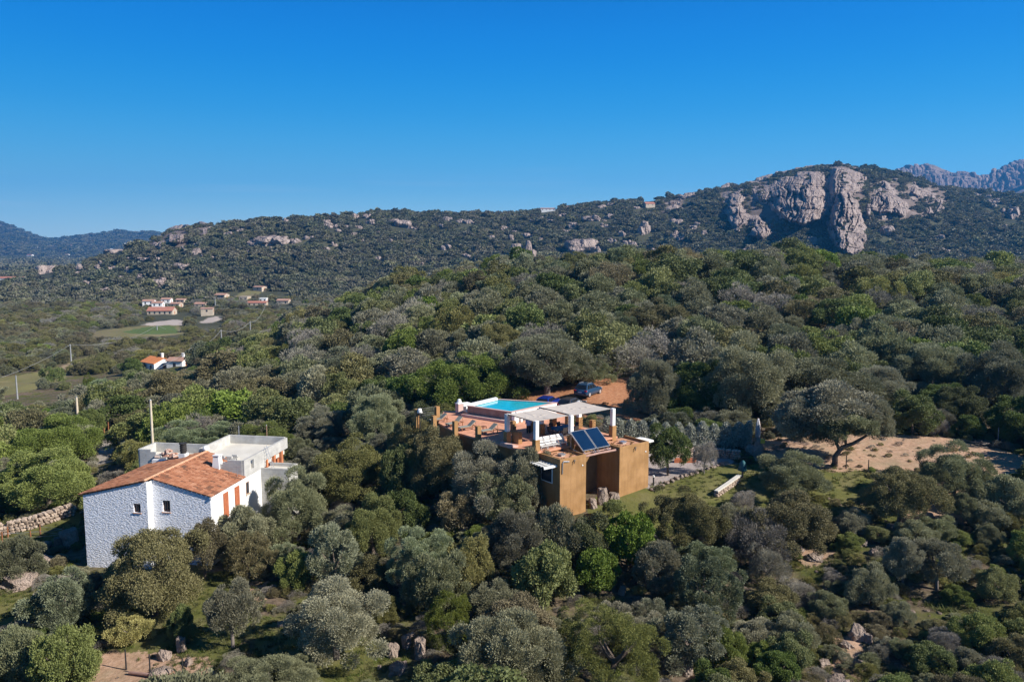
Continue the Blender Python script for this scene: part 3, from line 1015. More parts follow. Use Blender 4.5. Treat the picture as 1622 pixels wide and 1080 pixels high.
# railing pillars with taut wires
PIL = {}


def pillar(x, y, h, w=0.42, mat='ochre', z=DECK):
    mb = MB()
    c, s = VX
    q = [(x + (a * c - b * s) * w / 2, y + (a * s + b * c) * w / 2) for a, b in ((-1, -1), (1, -1), (1, 1), (-1, 1))]
    mb.prism(q, z - 0.9 if z == DECK and mat == 'ochre' else z, z + h)
    return mb.build('railing_pillar', M[mat], villa, bevel=0.015)


def wires(p, q, z0=0.25, z1=0.95, n=4):
    for i in range(n):
        z = DECK + z0 + (z1 - z0) * i / (n - 1)
        mb = MB(); mb.tube([(p[0], p[1], z), ((p[0] + q[0]) / 2, (p[1] + q[1]) / 2, z - .015), (q[0], q[1], z)], 0.022, 5)
        mb.build('railing_wire', M['metal'], villa)


P_ = {k: atz(px, py, DECK) for k, (px, py) in dict(a=(660.5, 663), b=(692.5, 659), c=(687.5, 673), d=(721, 686.5), e=(757.5, 694), f=(800, 707)).items()}
for k, h in (('a', .95), ('b', 1.0), ('c', .9), ('d', 1.15), ('e', 1.1)):
    pillar(P_[k][0], P_[k][1], h, 0.4)
wires(P_['a'], P_['b'])
wires(P_['a'], P_['c'])
# low dark wall beside the first pergola post, other masonry stubs on the far side
for x0, x1, y0, y1, h in ((0.1, 0.5, 5.6, 6.6, 1.0), (3.6, 4.3, 8.6, 9.0, 0.95), (2.5, 2.9, 9.6, 10.0, 0.95), (6.3, 6.9, 8.6, 8.99, 1.05), (8.2, 8.89, 8.55, 8.99, 1.0)):
    mb = MB(); mb.box((x0, y0, DECK), (x1, y1, DECK + h), vf); mb.build('masonry_stub', M['ochre'], villa, bevel=0.015)
for x, y in ((8.62, 5.6),):
    q = vf(x, y, 0); pillar(q[0], q[1], 1.0, 0.42)
wires(vf(8.62, 2.9, 0), vf(8.62, 5.6, 0)); wires(vf(8.62, 5.6, 0), vf(8.62, 8.7, 0))
wires(vf(-.1, 2.75, 0), vf(3.5, 2.75, 0), .2, .9)
# chimney barbecue of pink render with a white cap
bq = atz(727.5, 653.5, DECK)
mb = MB()
c, s = VX
def rq(x, y, w, d):
    return [(x + (a * c * w - b * s * d) / 2, y + (a * s * w + b * c * d) / 2) for a, b in ((-1, -1), (1, -1), (1, 1), (-1, 1))]
mb.prism(rq(bq[0], bq[1], .6, .6), DECK, DECK + .95)
bbq = thing('barbecue', 'pink rendered barbecue with a white chimney cap and side counter at the pool end', 'barbecue', (bq[0], bq[1], DECK))
mb.build('firebox', M['pink'], bbq, bevel=.02)
mb = MB(); mb.prism(rq(bq[0], bq[1], .68, .68), DECK + .955, DECK + 1.03)
rg = [[(bq[0] + r_ * math.cos(2 * math.pi * k / 12), bq[1] + r_ * math.sin(2 * math.pi * k / 12), DECK + z) for k in range(12)] for r_, z in ((.26, 1.032), (.22, 1.2), (.16, 1.38), (.06, 1.42))]
mb.loft(rg)
mb.build('chimney_cap', M['white'], bbq, smooth_shade=False)
mb = MB(); e_ = (bq[0] + VX[0] * .75, bq[1] + VX[1] * .75)
mb.prism(rq(e_[0], e_[1], .85, .6), DECK + .62, DECK + .95); mb.prism(rq(e_[0] + .05, e_[1] + .03, .3, .55), DECK, DECK + .62)
mb.build('counter', M['white'], bbq, bevel=.02)
# lamp with white shade at the terrace corner
lp = atz(665, 664, DECK)
lamp = thing('garden_lamp', 'lamp with a white flared shade on a dark post beside the terrace railing', 'lamp', (lp[0], lp[1], DECK - 1))
mb = MB(); mb.tube([(lp[0], lp[1], DECK - 2), (lp[0], lp[1], DECK + .75)], .05, 8); mb.build('post', M['metal'], lamp)
mb = MB(); mb.loft([[(lp[0] + r_ * math.cos(2 * math.pi * k / 14), lp[1] + r_ * math.sin(2 * math.pi * k / 14), DECK + z) for k in range(14)] for r_, z in ((.27, .62), (.24, .8), (.16, 1.06))])
mb.build('lamp_shade', M['white'], lamp, smooth_shade=True)

# pool: raised basin
PZ = -15.52
pc = {k: atz(*p, PZ)[:2] for k, p in dict(nw=(740.5, 642.2), near=(810.4, 652.2), right=(882, 637.2), back=(786, 631.2)).items()}
pool = thing('swimming_pool', 'raised turquoise swimming pool clad in pinkish stone', 'swimming pool', ((pc['nw'] + pc['right'])[0] / 2, (pc['nw'] + pc['right'])[1] / 2, DECK))
Pq = [pc['nw'], pc['near'], pc['right'], pc['back']]
ctr = sum(Pq) / 4
def shrink(pts, d):
    out = []
    n = len(pts)
    for i in range(n):
        a, b, e = pts[i - 1], pts[i], pts[(i + 1) % n]
        u = (b - a) / np.linalg.norm(b - a); w = (e - b) / np.linalg.norm(e - b)
        nu = np.array([-u[1], u[0]]); nw = np.array([-w[1], w[0]])
        bis = nu + nw
        out.append(b + bis * (d / (1 + nu @ nw)))
    return out
inn = shrink(Pq, 0.22); 
def ringwall(name, mat, outer, inner, z0, z1, sides, bevel=0):
    mb = MB()
    for i in sides:
        j = (i + 1) % 4
        q = [outer[i], outer[j], inner[j], inner[i]]
        mb.prism([tuple(p) for p in q], z0, z1)
    return mb.build(name, mat, pool, bevel=bevel)
ringwall('basin_wall', M['pinkstone'], Pq, inn, DECK - 3, PZ - .06, (0,))
ringwall('basin_wall', M['white'], Pq, inn, DECK - 3, PZ - .06, (1, 2, 3))
co = shrink(Pq, -0.05); ci = shrink(Pq, 0.26)
ringwall('coping', M['pink'], co, ci, PZ - .055, PZ, (0, 1, 2))
ringwall('coping', M['white'], shrink(Pq, -0.08), shrink(Pq, 0.45), PZ - .058, PZ + .16, (3,))
mb = MB(); mb.face([(p[0], p[1], PZ - .10) for p in shrink(Pq, 0.2)])
mb.build('pool_water', M['water'], pool)
mb = MB(); ben_o = shrink(Pq, -0.55)
mb.prism([tuple(p) for p in (ben_o[0] * .85 + Pq[0] * .15, ben_o[1], Pq[1] - (Pq[1] - Pq[2]) * 0.001, Pq[0])], DECK + .001, DECK + .26)
mb.build('bench_step', M['pink'], pool, bevel=.02)
u = (Pq[2] - Pq[1]) / np.linalg.norm(Pq[2] - Pq[1]); nn = np.array([u[1], -u[0]])
for a, b, h in ((0.0, 0.55, .9), (0.9, 1.15, .95), (1.6, 2.6, .8)):
    q = [Pq[1] + u * a + nn * .02, Pq[1] + u * a + nn * .4, Pq[1] + u * b + nn * .4, Pq[1] + u * b + nn * .02]
    mb = MB(); mb.prism([tuple(p) for p in q], DECK + .001, DECK + h * .8); mb.build('buttress', M['white'], pool, bevel=.01)

# canvas pergola: pillars on ochre plinths, two sails
CZ = -14.1
perg = thing('pergola', 'white pillared pergola with two pale canvas sails over the roof terrace', 'pergola', vf(4, 5, DECK))
for x, y, lo in ((-0.35, 6.6, 1.0), (-0.1, 2.95, .95), (3.6, 2.85, .95), (8.5, 2.85, 1.0), (8.5, 7.3, 1.0), (3.9, 7.2, 1.0)):
    mb = MB(); mb.box((x - .24, y - .24, DECK - .9), (x + .24, y + .24, DECK + lo), vf)
    pl = mb.build('plinth', M['ochre'], perg, bevel=.015)
    mb = MB(); mb.box((x - .17, y - .17, DECK + lo + .001), (x + .17, y + .17, CZ + .03), vf)
    mb.build('pillar', M['white'], perg, bevel=.01)
for x0, x1, y0, y1 in ((-0.42, 3.50, 3.0, 6.75), (3.66, 8.45, 2.95, 7.2)):
    k = 14
    gx = np.linspace(0, 1, k)
    V = []
    for b in gx:
        for a in gx:
            sag = -.07 * 4 * a * (1 - a) - .05 * 4 * b * (1 - b)
            ed = .12 * (4 * b * (1 - b))
            xx = x0 + (x1 - x0) * a + ed * (0.5 - a) * 2 * .6
            ee = .12 * (4 * a * (1 - a)); yy = y0 + (y1 - y0) * b + ee * (0.5 - b) * 2
            V.append(vf(xx, yy, CZ + sag + .02))
    mb = MB()
    for j in range(k - 1):
        for i in range(k - 1):
            q = [V[j * k + i], V[j * k + i + 1], V[(j + 1) * k + i + 1], V[(j + 1) * k + i]]
            mb.face(q)
    o = mb.build('canvas_sail', M['canvas'], perg)
    md = o.modifiers.new('thickness', 'SOLIDIFY'); md.thickness = 0.02
    for (xa, ya, xb, yb) in ((x0, y0, x0, y1), (x1, y0, x1, y1)):
        mb = MB(); mb.tube([vf(xa, ya, CZ + .03), vf(xb, yb, CZ + .03)], .03, 6); mb.build('edge_beam', M['dark'], perg)
mb = MB(); mb.box((1.2, 7.35, CZ - .55), (4.0, 7.5, CZ - .12), vf); mb.build('crossbeam', M['white'], perg)

# two solar collectors leaning on a steel frame between the blocks
sp = thing('solar_collector', 'pair of dark blue solar panels tilted on a steel frame between the two ochre blocks', 'solar panel', vf(4.6, 1.6, -16.7))
for i, x0 in enumerate((2.95, 4.52)):
    mb = MB()
    lo0, hi0 = (0.62, -16.65), (2.25, -15.35)
    def sl(a, b, dz):
        y = lo0[0] + (hi0[0] - lo0[0]) * b; z = lo0[1] + (hi0[1] - lo0[1]) * b
        return vf(x0 + 1.5 * a, y - dz * .62, z + dz * .78)
    mb.hexa([sl(0, 0, 0), sl(1, 0, 0), sl(1, 1, 0), sl(0, 1, 0), sl(0, 0, .09), sl(1, 0, .09), sl(1, 1, .09), sl(0, 1, .09)])
    fr_ = mb.build('panel_frame', M['steel'], sp)
    mb = MB()
    mb.hexa([sl(.03, .02, .091), sl(.97, .02, .091), sl(.97, .98, .091), sl(.03, .98, .091), sl(.03, .02, .096), sl(.97, .02, .096), sl(.97, .98, .096), sl(.03, .98, .096)])
    mb.build('panel_glass', M['solar'], fr_)
    for a in (.12, .88):
        mb = MB(); mb.tube([vf(x0 + 1.5 * a, .35, -16.95), vf(x0 + 1.5 * a, .66, -16.72)], .03, 6)
        mb.tube([vf(x0 + 1.5 * a, 2.3, -16.75), vf(x0 + 1.5 * a, 2.26, -15.42)], .03, 6)
        mb.tube([vf(x0 + 1.5 * a, .4, -16.96), vf(x0 + 1.5 * a, 2.3, -16.76)], .03, 6)
        mb.build('support', M['steel'], sp)

# rope-like ring of pebbles on each block roof with a vent in the middle
for cx0, cy0, who in ((1.4, 1.45, 'nearer'), (8.4, 1.45, 'farther')):
    vt = thing('roof_vent', f'small grey roof vent ringed by stones on the {"block beside the silver olive" if who == "nearer" else "block beside the gravel court"}', 'roof vent', vf(cx0, cy0, -16.93))
    mb = MB(); mb.box((cx0 - .2, cy0 - .2, -16.929), (cx0 + .2, cy0 + .2, -16.80), vf); mb.build('base', M['block'], vt)
    mb = MB(); mb.box((cx0 - .26, cy0 - .26, -16.799), (cx0 + .26, cy0 + .26, -16.74), vf); mb.build('cover', M['steel'], vt)
    rr_ = random.Random(5)
    for k in range(26):
        a = 2 * math.pi * k / 26 + rr_.uniform(-.08, .08); ra = .8 + rr_.uniform(-.12, .12)
        q = vf(cx0 + ra * math.cos(a) * 1.15, cy0 + ra * math.sin(a), -16.925)
        s_ = rr_.uniform(.05, .1)
        mb = MB(); mb.box((-s_, -s_ * .6, 0), (s_, s_ * .6, .06), lambda x, y, z, q=q, a=a: (q[0] + x * math.cos(a) - y * math.sin(a), q[1] + x * math.sin(a) + y * math.cos(a), q[2] + z))
        mb.build('pebble', M['dark_ochre'], vt)

# sun loungers
def make_lounger():
    e = thing('sun_lounger', 'x', 'sun lounger', (0, 0, 0), 'grey sun loungers beside the pool')
    L = 1.75; W = .62
    mb = MB()
    for s_ in (-1, 1):
        mb.box((-.6, s_ * W / 2 - .03, .27), (1.15, s_ * W / 2 + .03, .33))
    mb.box((-.6, -W / 2, .27), (-.54, W / 2, .33)); mb.box((1.09, -W / 2, .27), (1.15, W / 2, .33))
    mb.build('frame', M['teak'], e, world_coords=False)
    for x in (-.45, 1.0):
        for s_ in (-1, 1):
            mb = MB(); mb.box((x - .03, s_ * W / 2 - .03, 0), (x + .03, s_ * W / 2 + .03, .268)); mb.build('leg', M['teak'], e, world_coords=False)
    mb = MB(); mb.hexa([(-.62, -W / 2 + .02, .335), (.45, -W / 2 + .02, .345), (.45, W / 2 - .02, .345), (-.62, W / 2 - .02, .335), (-.62, -W / 2 + .02, .375), (.45, -W / 2 + .02, .385), (.45, W / 2 - .02, .385), (-.62, W / 2 - .02, .375)])
    mb.build('seat', M['sling'], e, world_coords=False)
    mb = MB(); mb.hexa([(.452, -W / 2 + .02, .345), (1.05, -W / 2 + .02, .80), (1.05, W / 2 - .02, .80), (.452, W / 2 - .02, .345), (.43, -W / 2 + .02, .385), (1.02, -W / 2 + .02, .84), (1.02, W / 2 - .02, .84), (.43, W / 2 - .02, .385)])
    mb.build('backrest', M['sling'], e, world_coords=False)
    for s_ in (-1, 1):
        mb = MB(); mb.tube([(1.12, s_ * .24, .3), (1.0, s_ * .24, .74)], .018, 6); mb.build('strut', M['teak'], e, world_coords=False)
    return e


lg = make_lounger()
for i, (px, py, lab) in enumerate(((770.5, 687, 'grey sun lounger closest to the pergola, beside the low teak side table'), (736, 681.5, 'grey sun lounger second from the pergola, standing clear between two railing pillars'),
                                   (716.5, 675.5, 'grey sun lounger partly hidden by a dark railing pillar and a bush top'), (691, 669.5, 'grey sun lounger at the far end, tight against the brown railing pillars'))):
    q = atz(px, py, DECK)
    o = lg if i == 0 else copy_tree(lg, (0, 0, 0), 0)
    o['label'] = lab
    o.location = (q[0], q[1], DECK + .001); o.rotation_euler = (0, 0, V_AZ - (0.02, .05, -.12, .1)[i])
tq = atz(760, 684, DECK)
st = thing('side_table', 'low teak side table between two grey loungers', 'table', (tq[0] + .3, tq[1] + .5, DECK), rz=V_AZ)
mb = MB()
for i in range(5):
    mb.box((-.24 + .1 * i, -.25, .38), (-.16 + .1 * i, .25, .42))
mb.build('tabletop', M['teak'], st, world_coords=False)
for a in (-.2, .2):
    for b in (-.2, .2):
        mb = MB(); mb.box((a - .025, b - .025, .001), (a + .025, b + .025, .379)); mb.build('leg', M['teak'], st, world_coords=False)

# dining table with a blue cloth and chairs
dt = thing('dining_table', 'dark dining table under the pergola', 'table', vf(5.4, 6.0, DECK), rz=V_AZ)
mb = MB(); mb.box((-.95, -.45, .70), (.95, .45, .74)); mb.build('tabletop', M['dark'], dt, world_coords=False)
for a in (-.85, .85):
    for b in (-.36, .36):
        mb = MB(); mb.box((a - .035, b - .035, .001), (a + .035, b + .035, .699)); mb.build('leg', M['dark'], dt, world_coords=False)
mb = MB()
cl = [(-.97, -.47), (.97, -.47), (.97, .47), (-.97, .47)]
mb.prism(cl, .743, .75); 
for i in range(4):
    a, b = cl[i], cl[(i + 1) % 4]
    mb.hexa([(*a, .55), (*b, .55), (b[0] * .99, b[1] * .98, .55), (a[0] * .99, a[1] * .98, .55), (*a, .742), (*b, .742), (b[0] * .99, b[1] * .98, .742), (a[0] * .99, a[1] * .98, .742)])
tc_ = mb.build('tablecloth', M['blue'])
tc_.location = vf(5.4, 6.0, DECK); tc_.rotation_euler = (0, 0, V_AZ)
tag(tc_, 'blue cloth spread over the dining table under the pergola', 'tablecloth')


def make_chair():
    e = thing('dining_chair', 'x', 'chair', (0, 0, 0), 'dark chairs round the terrace dining table')
    mb = MB(); mb.box((-.23, -.23, .43), (.23, .23, .47)); mb.build('seat', M['dark'], e, world_coords=False)
    mb = MB(); mb.hexa([(-.23, .2, .5), (.23, .2, .5), (.23, .235, .5), (-.23, .235, .5), (-.23, .28, .95), (.23, .28, .95), (.23, .31, .95), (-.23, .31, .95)])
    mb.build('backrest', M['dark'], e, world_coords=False)
    for a in (-.2, .2):
        for b in (-.2, .2):
            mb = MB(); mb.box((a - .02, b - .02, .001), (a + .02, b + .02, .429)); mb.build('leg', M['metal'], e, world_coords=False)
    return e


ch = make_chair()
for i, (x, y, a) in enumerate(((4.75, 5.2, 180), (5.4, 5.15, 175), (6.1, 5.2, 184), (4.9, 6.8, 0), (5.8, 6.8, 6), (4.05, 6.0, 90), (6.8, 6.0, -90))):
    o = ch if i == 0 else copy_tree(ch, (0, 0, 0), 0)
    o.location = vf(x, y, DECK); o.rotation_euler = (0, 0, V_AZ + R(a))
    o['label'] = 'dark chair drawn up to the blue-covered dining table under the pergola'

# white folded seats standing in a row along the front rail
for i in range(4):
    e = thing('folding_seat', 'white slatted folding seat standing in the row along the front rail of the terrace', 'seat', vf(.75 + .72 * i, 3.15, DECK), 'white folding seats along the terrace rail', V_AZ)
    mb = MB()
    for k in range(5):
        y0 = .02 + .09 * k; z0 = .28 + .125 * k
        mb.hexa([(-.33, y0, z0), (.33, y0, z0), (.33, y0 + .03, z0), (-.33, y0 + .03, z0), (-.33, y0 + .08, z0 + .12), (.33, y0 + .08, z0 + .12), (.33, y0 + .11, z0 + .12), (-.33, y0 + .11, z0 + .12)])
    mb.build('backrest', M['whiteslat'], e, world_coords=False)
    mb = MB(); mb.box((-.33, -.3, .25), (.33, .03, .28)); mb.build('seat', M['whiteslat'], e, world_coords=False)
    for a in (-.3, .3):
        mb = MB(); mb.tube([(a, -.28, .002), (a, -.2, .25), (a, .45, .9)], .022, 6); mb.build('leg', M['white'], e, world_coords=False)


# person in a pale blue shirt under the far edge of the sail
def make_person(loc, rz):
    e = thing('person', 'person in a pale blue shirt and dark trousers standing under the canvas sail', 'person', loc, rz=rz)
    h = 1.62
    J = [(0, 0, .93), (0, 0, 1.12), (0, 0, 1.33), (0, .01, 1.44), (0, .02, 1.5), (0, .02, 1.58),
         (.10, 0, .88), (.11, .01, .48), (.11, 0, .08), (.11, -.14, .03),
         (-.10, 0, .88), (-.11, .01, .48), (-.11, 0, .08), (-.11, -.14, .03),
         (.17, 0, 1.36), (.23, .02, 1.1), (.25, -.05, .87), (-.17, 0, 1.36), (-.23, .02, 1.1), (-.25, -.05, .87)]
    E_ = [(0, 1), (1, 2), (2, 3), (3, 4), (4, 5), (0, 6), (6, 7), (7, 8), (8, 9), (0, 10), (10, 11), (11, 12), (12, 13), (2, 14), (14, 15), (15, 16), (2, 17), (17, 18), (18, 19)]
    rad = [.13, .12, .13, .06, .055, .09, .085, .058, .042, .035, .085, .058, .042, .035, .055, .042, .03, .055, .042, .03]
    me = bpy.data.meshes.new('body'); me.from_pydata(J, E_, []); me.materials.append(M['skin'])
    o = bpy.data.objects.new('body', me); col.objects.link(o); o.parent = e
    sk = o.modifiers.new('skin', 'SKIN')
    for i, v in enumerate(me.skin_vertices[0].data):
        v.radius = (rad[i], rad[i]); v.use_root = (i == 0)
    o.modifiers.new('sub', 'SUBSURF').levels = 1
    for s_ in (-1, 1):
        for k, (dx, L) in enumerate(((-.03, .07), (-.01, .085), (.01, .08), (.028, .065))):
            pass
    def ring(x, y, z, a, b, n=14):
        return [(x + a * math.cos(2 * math.pi * k / n), y + b * math.sin(2 * math.pi * k / n), z) for k in range(n)]
    mb = MB(); mb.loft([ring(0, 0, .78, .20, .155), ring(0, 0, .95, .19, .15), ring(0, 0, 1.15, .185, .145), ring(0, 0, 1.33, .21, .145), ring(0, .01, 1.43, .12, .09), ring(0, .01, 1.46, .07, .07)])
    for s_ in (-1, 1):
        mb.tube([(s_ * .17, 0, 1.37), (s_ * .235, .02, 1.1), (s_ * .25, -.03, .95)], [.075, .06, .05], 10)
    mb.build('shirt', M['shirt'], e, smooth_shade=True, world_coords=False)
    mb = MB()
    mb.loft([ring(0, 0, .76, .17, .14), ring(0, 0, .92, .175, .14), ring(0, 0, .97, .17, .135)])
    for s_ in (-1, 1):
        mb.tube([(s_ * .10, 0, .9), (s_ * .11, .01, .48), (s_ * .11, .005, .1)], [.105, .08, .07], 10)
    mb.build('trousers', M['trousers'], e, smooth_shade=True, world_coords=False)
    v, f = ico(2)
    vv = v * np.array([.098, .112, .12]) + np.array([0, .03, 1.61]); 
    keep = [q for q in f if not (v[q].mean(0)[1] < -.2 and v[q].mean(0)[2] < .35)]
    me = raw_mesh('hair', vv, np.array(keep), M['hair'], smooth_shade=True)
    hh = link('hair', me); hh.parent = e


make_person(vf(3.15, 8.1, DECK), V_AZ + 2.6)


# ------------------------------------------------------------------ the white house with the tiled roof
HO = np.array([-23.43, 60.0, -19.19]); H_A = R(9.2)
HE1 = np.array([-math.cos(H_A), math.sin(H_A)]); HE2 = np.array([math.sin(H_A), math.cos(H_A)])


def hf(a, b, c):
    return (HO[0] + HE1[0] * a + HE2[0] * b, HO[1] + HE1[1] * a + HE2[1] * b, HO[2] + c)


RIDGE_A, RIDGE_C, LE_A, LE_C = 5.04, 1.23, 10.55, -0.12


def roof_c(a):
    return RIDGE_C * a / RIDGE_A if a <= RIDGE_A else RIDGE_C + (LE_C - RIDGE_C) * (a - RIDGE_A) / (LE_A - RIDGE_A)


def on_roof(px, py):
    """house coordinates of a pixel on the right-hand roof slope"""
    lo = None
    for b in np.arange(-1, 12, 0.02):
        d = ray(px, py)
        # plane b = const
        o = np.array(hf(0, b, 0)); n = np.array([HE2[0], HE2[1], 0])
        q = d * ((o @ n) / (d @ n)) - HO
        a = q[:2] @ HE1
        e = q[2] - RIDGE_C * a / RIDGE_A
        if lo is None or abs(e) < lo[0]:
            lo = (abs(e), a, b)
    return lo[1], lo[2]


house = thing('white_house', 'white stuccoed house with a terracotta tiled roof and an unfinished grey block terrace', 'house', hf(4, 4, -5.5))


def gable_piece(mb, a0, a1, c0, c1, b0, b1):
    """upright slab between a0 and a1; c1 None follows the roof line"""
    t0 = c1 if c1 is not None else roof_c(a0) - .07
    t1 = c1 if c1 is not None else roof_c(a1) - .07
    mb.hexa([hf(a0, b0, c0), hf(a1, b0, c0), hf(a1, b1, c0), hf(a0, b1, c0), hf(a0, b0, t0), hf(a1, b0, t1), hf(a1, b1, t1), hf(a0, b1, t0)])


for (al, ar, b0, wa0, wa1, wc0, wc1) in ((0.0, 4.95, 0.0, 3.44, 4.09, -1.40, -0.46), (4.95, 10.45, -0.7, 5.51, 6.12, -1.33, -0.60)):
    mb = MB()
    b1 = b0 + 0.3
    gable_piece(mb, al, wa0, -7.5, None, b0, b1)
    gable_piece(mb, wa0, wa1, -7.5, wc0, b0, b1)
    gable_piece(mb, wa0, wa1, wc1, None, b0, b1)
    gable_piece(mb, wa1, ar, -7.5, None, b0, b1)
    mb.build('gable_wall', M['stucco'], house)
    mb = MB()
    t = .05
    mb.box((wa0 + .003, b0 + .14, wc0 + .003), (wa0 + t, b0 + .2, wc1 - .003), hf); mb.box((wa1 - t, b0 + .14, wc0 + .003), (wa1 - .003, b0 + .2, wc1 - .003), hf)
    mb.box((wa0 + t, b0 + .14, wc1 - t), (wa1 - t, b0 + .2, wc1 - .003), hf); mb.box((wa0 + t, b0 + .14, wc0 + .003), (wa1 - t, b0 + .2, wc0 + t), hf)
    mb.box(((wa0 + wa1) / 2 - .02, b0 + .14, wc0 + t), ((wa0 + wa1) / 2 + .02, b0 + .2, wc1 - t), hf)
    w_ = mb.build('window', M['wood'], house)
    mb = MB(); mb.box((wa0 + .01, b0 + .21, wc0 + .01), (wa1 - .01, b0 + .23, wc1 - .01), hf); mb.build('pane', M['window'], w_)
    mb = MB(); mb.box((wa0 - .06, b0 - .06, wc0 - .07), (wa1 + .06, b0 + .13, wc0 - .002), hf); mb.build('sill', M['ridge_tile'], w_)
# smooth white side wall and the white return strip of the front
mb = MB()
mb.box((-0.002, 0.003, -7.5), (0.28, 8.35, -0.12), hf)
mb.build('side_wall', M['white'], house)
mb = MB(); mb.box((4.905, -0.697, -7.5), (4.948, -0.003, 1.10), hf); mb.build('return_wall', M['white'], house)
mb = MB(); mb.box((10.2, -0.4, -7.5), (10.44, 9.0, -0.3), hf); mb.build('side_wall', M['white'], house)
mb = MB(); mb.box((0.3, 8.0, -7.5), (10.2, 8.3, 0.4), hf); mb.build('rear_wall', M['white'], house)
mb = MB(); mb.box((-0.14, -0.12, -0.17), (-0.004, 5.42, 0.0), hf); mb.build('fascia', M['white'], house)
# shutters and the small side window
for b0, b1, c0, c1 in ((1.87, 2.61, -2.4, -0.33), (3.68, 4.41, -2.4, -0.36)):
    mb = MB(); mb.box((-0.06, b0, c0), (-0.004, b1, c1), hf)
    sh = mb.build('shutter', M['shutter'], house)
    mb = MB()
    for k in range(14):
        c = c0 + .1 + (c1 - c0 - .2) * k / 13
        mb.box((-0.075, b0 + .06, c), (-0.062, b0 + (b1 - b0) / 2 - .03, c + .06), hf); mb.box((-0.075, b0 + (b1 - b0) / 2 + .03, c), (-0.062, b1 - .06, c + .06), hf)
    mb.build('slats', M['shutter'], sh)
mb = MB(); mb.box((-0.03, 5.58, -1.53), (-0.003, 6.1, -0.5), hf); w_ = mb.build('window', M['wood'], house)
mb = MB(); mb.box((-0.036, 5.64, -1.47), (-0.0305, 6.04, -0.56), hf); mb.build('pane', M['window'], w_)
mb = MB(); mb.box((-0.12, 5.5, -1.62), (-0.003, 6.18, -1.54), hf); mb.build('sill', M['cream'], w_)


# pan-tile roof: every tile course is modelled as a stepped corrugation
def tile_slope(a_top, c_top, a_bot, c_bot, b0, b1, name):
    rngl = np.random.default_rng(3)
    pitch = 0.23; ncol = int((b1 - b0) / pitch); pitch = (b1 - b0) / ncol
    L = math.hypot(a_bot - a_top, c_bot - c_top); nrow = int(L / 0.40)
    sub = 6
    V = []; Fq = []; T = []
    for r_ in range(nrow):
        for e in (0, 1):
            s_ = (r_ + e) / nrow
            lift = (0.035 if e else 0.0)
            for k in range(ncol * sub + 1):
                ph = 2 * math.pi * k / sub
                hgt = 0.06 * math.cos(ph) + lift
                a = a_top + (a_bot - a_top) * s_; c = c_top + (c_bot - c_top) * s_ + hgt + .05
                V.append(hf(a + (0.02 if e else 0), b0 + pitch * k / sub, c))
        base = r_ * 2 * (ncol * sub + 1); nn_ = ncol * sub + 1
        for k in range(ncol * sub):
            Fq.append((base + k, base + k + 1, base + nn_ + k + 1, base + nn_ + k))
        cols = rngl.uniform(0.15, 0.95, ncol)
        mossy = fbm(np.arange(ncol) * .35 + 7, np.full(ncol, r_ * .6), 44, 2)
        cols = np.where(mossy + rngl.normal(0, .3, ncol) > .34, rngl.uniform(-.1, .12, ncol), .25 + cols * .75)
        T.extend(np.repeat(cols, sub))
    me = raw_mesh(name, np.array(V), np.array(Fq), M['tile'], tint=np.array(T))
    o = link(name, me); o.parent = house; o.matrix_parent_inverse = Matrix.Translation(house.location).inverted()
    md = o.modifiers.new('thickness', 'SOLIDIFY'); md.thickness = 0.03
    return o


tile_slope(RIDGE_A, RIDGE_C, -0.16, -0.05, -0.12, 5.4, 'roof')
tile_slope(RIDGE_A, RIDGE_C, 2.5, RIDGE_C * 2.5 / RIDGE_A, 5.4, 8.2, 'roof')
tile_slope(RIDGE_A, RIDGE_C, 10.75, LE_C - .04, -0.85, 8.3, 'roof')
mb = MB()
for k in range(23):
    b0 = -0.85 + .4 * k
    ring = lambda b, r_: [hf(RIDGE_A + r_ * math.cos(t), b, RIDGE_C + .06 + r_ * .8 * math.sin(t)) for t in np.linspace(0, math.pi, 7)]
    mb.loft([ring(b0, .13), ring(b0 + .43, .155)])
mb.build('ridge_cap', M['ridge_tile'], house)
mb = MB(); mb.box((0.15, 0.31, -0.35), (4.9, 7.9, -0.3), hf); mb.box((5, -.3, -0.5), (10.2, 7.9, -0.45), hf); mb.build('ceiling', M['screed'], house)
# chimneys
a_, b_ = on_roof(345, 742)
c_ = roof_c(a_)
mb = MB()
q = lambda w, c: [hf(a_ + x * w, b_ + y * w * 1.05, c) for x, y in ((-1, -1), (1, -1), (1, 1), (-1, 1))]
mb.loft([q(.33, c_ - .4), q(.31, c_ + .3), q(.25, c_ + 1.0)])
chm = mb.build('chimney', M['white'], house)
mb = MB()
for x, y in ((-1, -1), (1, -1), (1, 1), (-1, 1)):
    mb.box((a_ + x * .2 - .05, b_ + y * .2 - .05, c_ + 1.001), (a_ + x * .2 + .05, b_ + y * .2 + .05, c_ + 1.14), hf)
mb.box((a_ - .3, b_ - .3, c_ + 1.141), (a_ + .3, b_ + .3, c_ + 1.22), hf)
mb.build('chimney_cap', M['white'], chm)
mb = MB(); mb.box((6.55, 7.3, 0.3), (7.15, 7.9, 1.25), hf); chm = mb.build('chimney', M['white'], house)
mb = MB(); mb.tube([hf(6.85, 7.6, 1.255), hf(6.85, 7.6, 2.05)], .26, 14)
for c in (1.45, 1.65, 1.85):
    mb.tube([hf(6.85, 7.6, c), hf(6.85, 7.6, c + .1)], .3, 14)
mb.tube([hf(6.85, 7.6, 2.08), hf(6.85, 7.6, 2.16)], .34, 14)
mb.build('chimney_pot', M['dark'], chm)
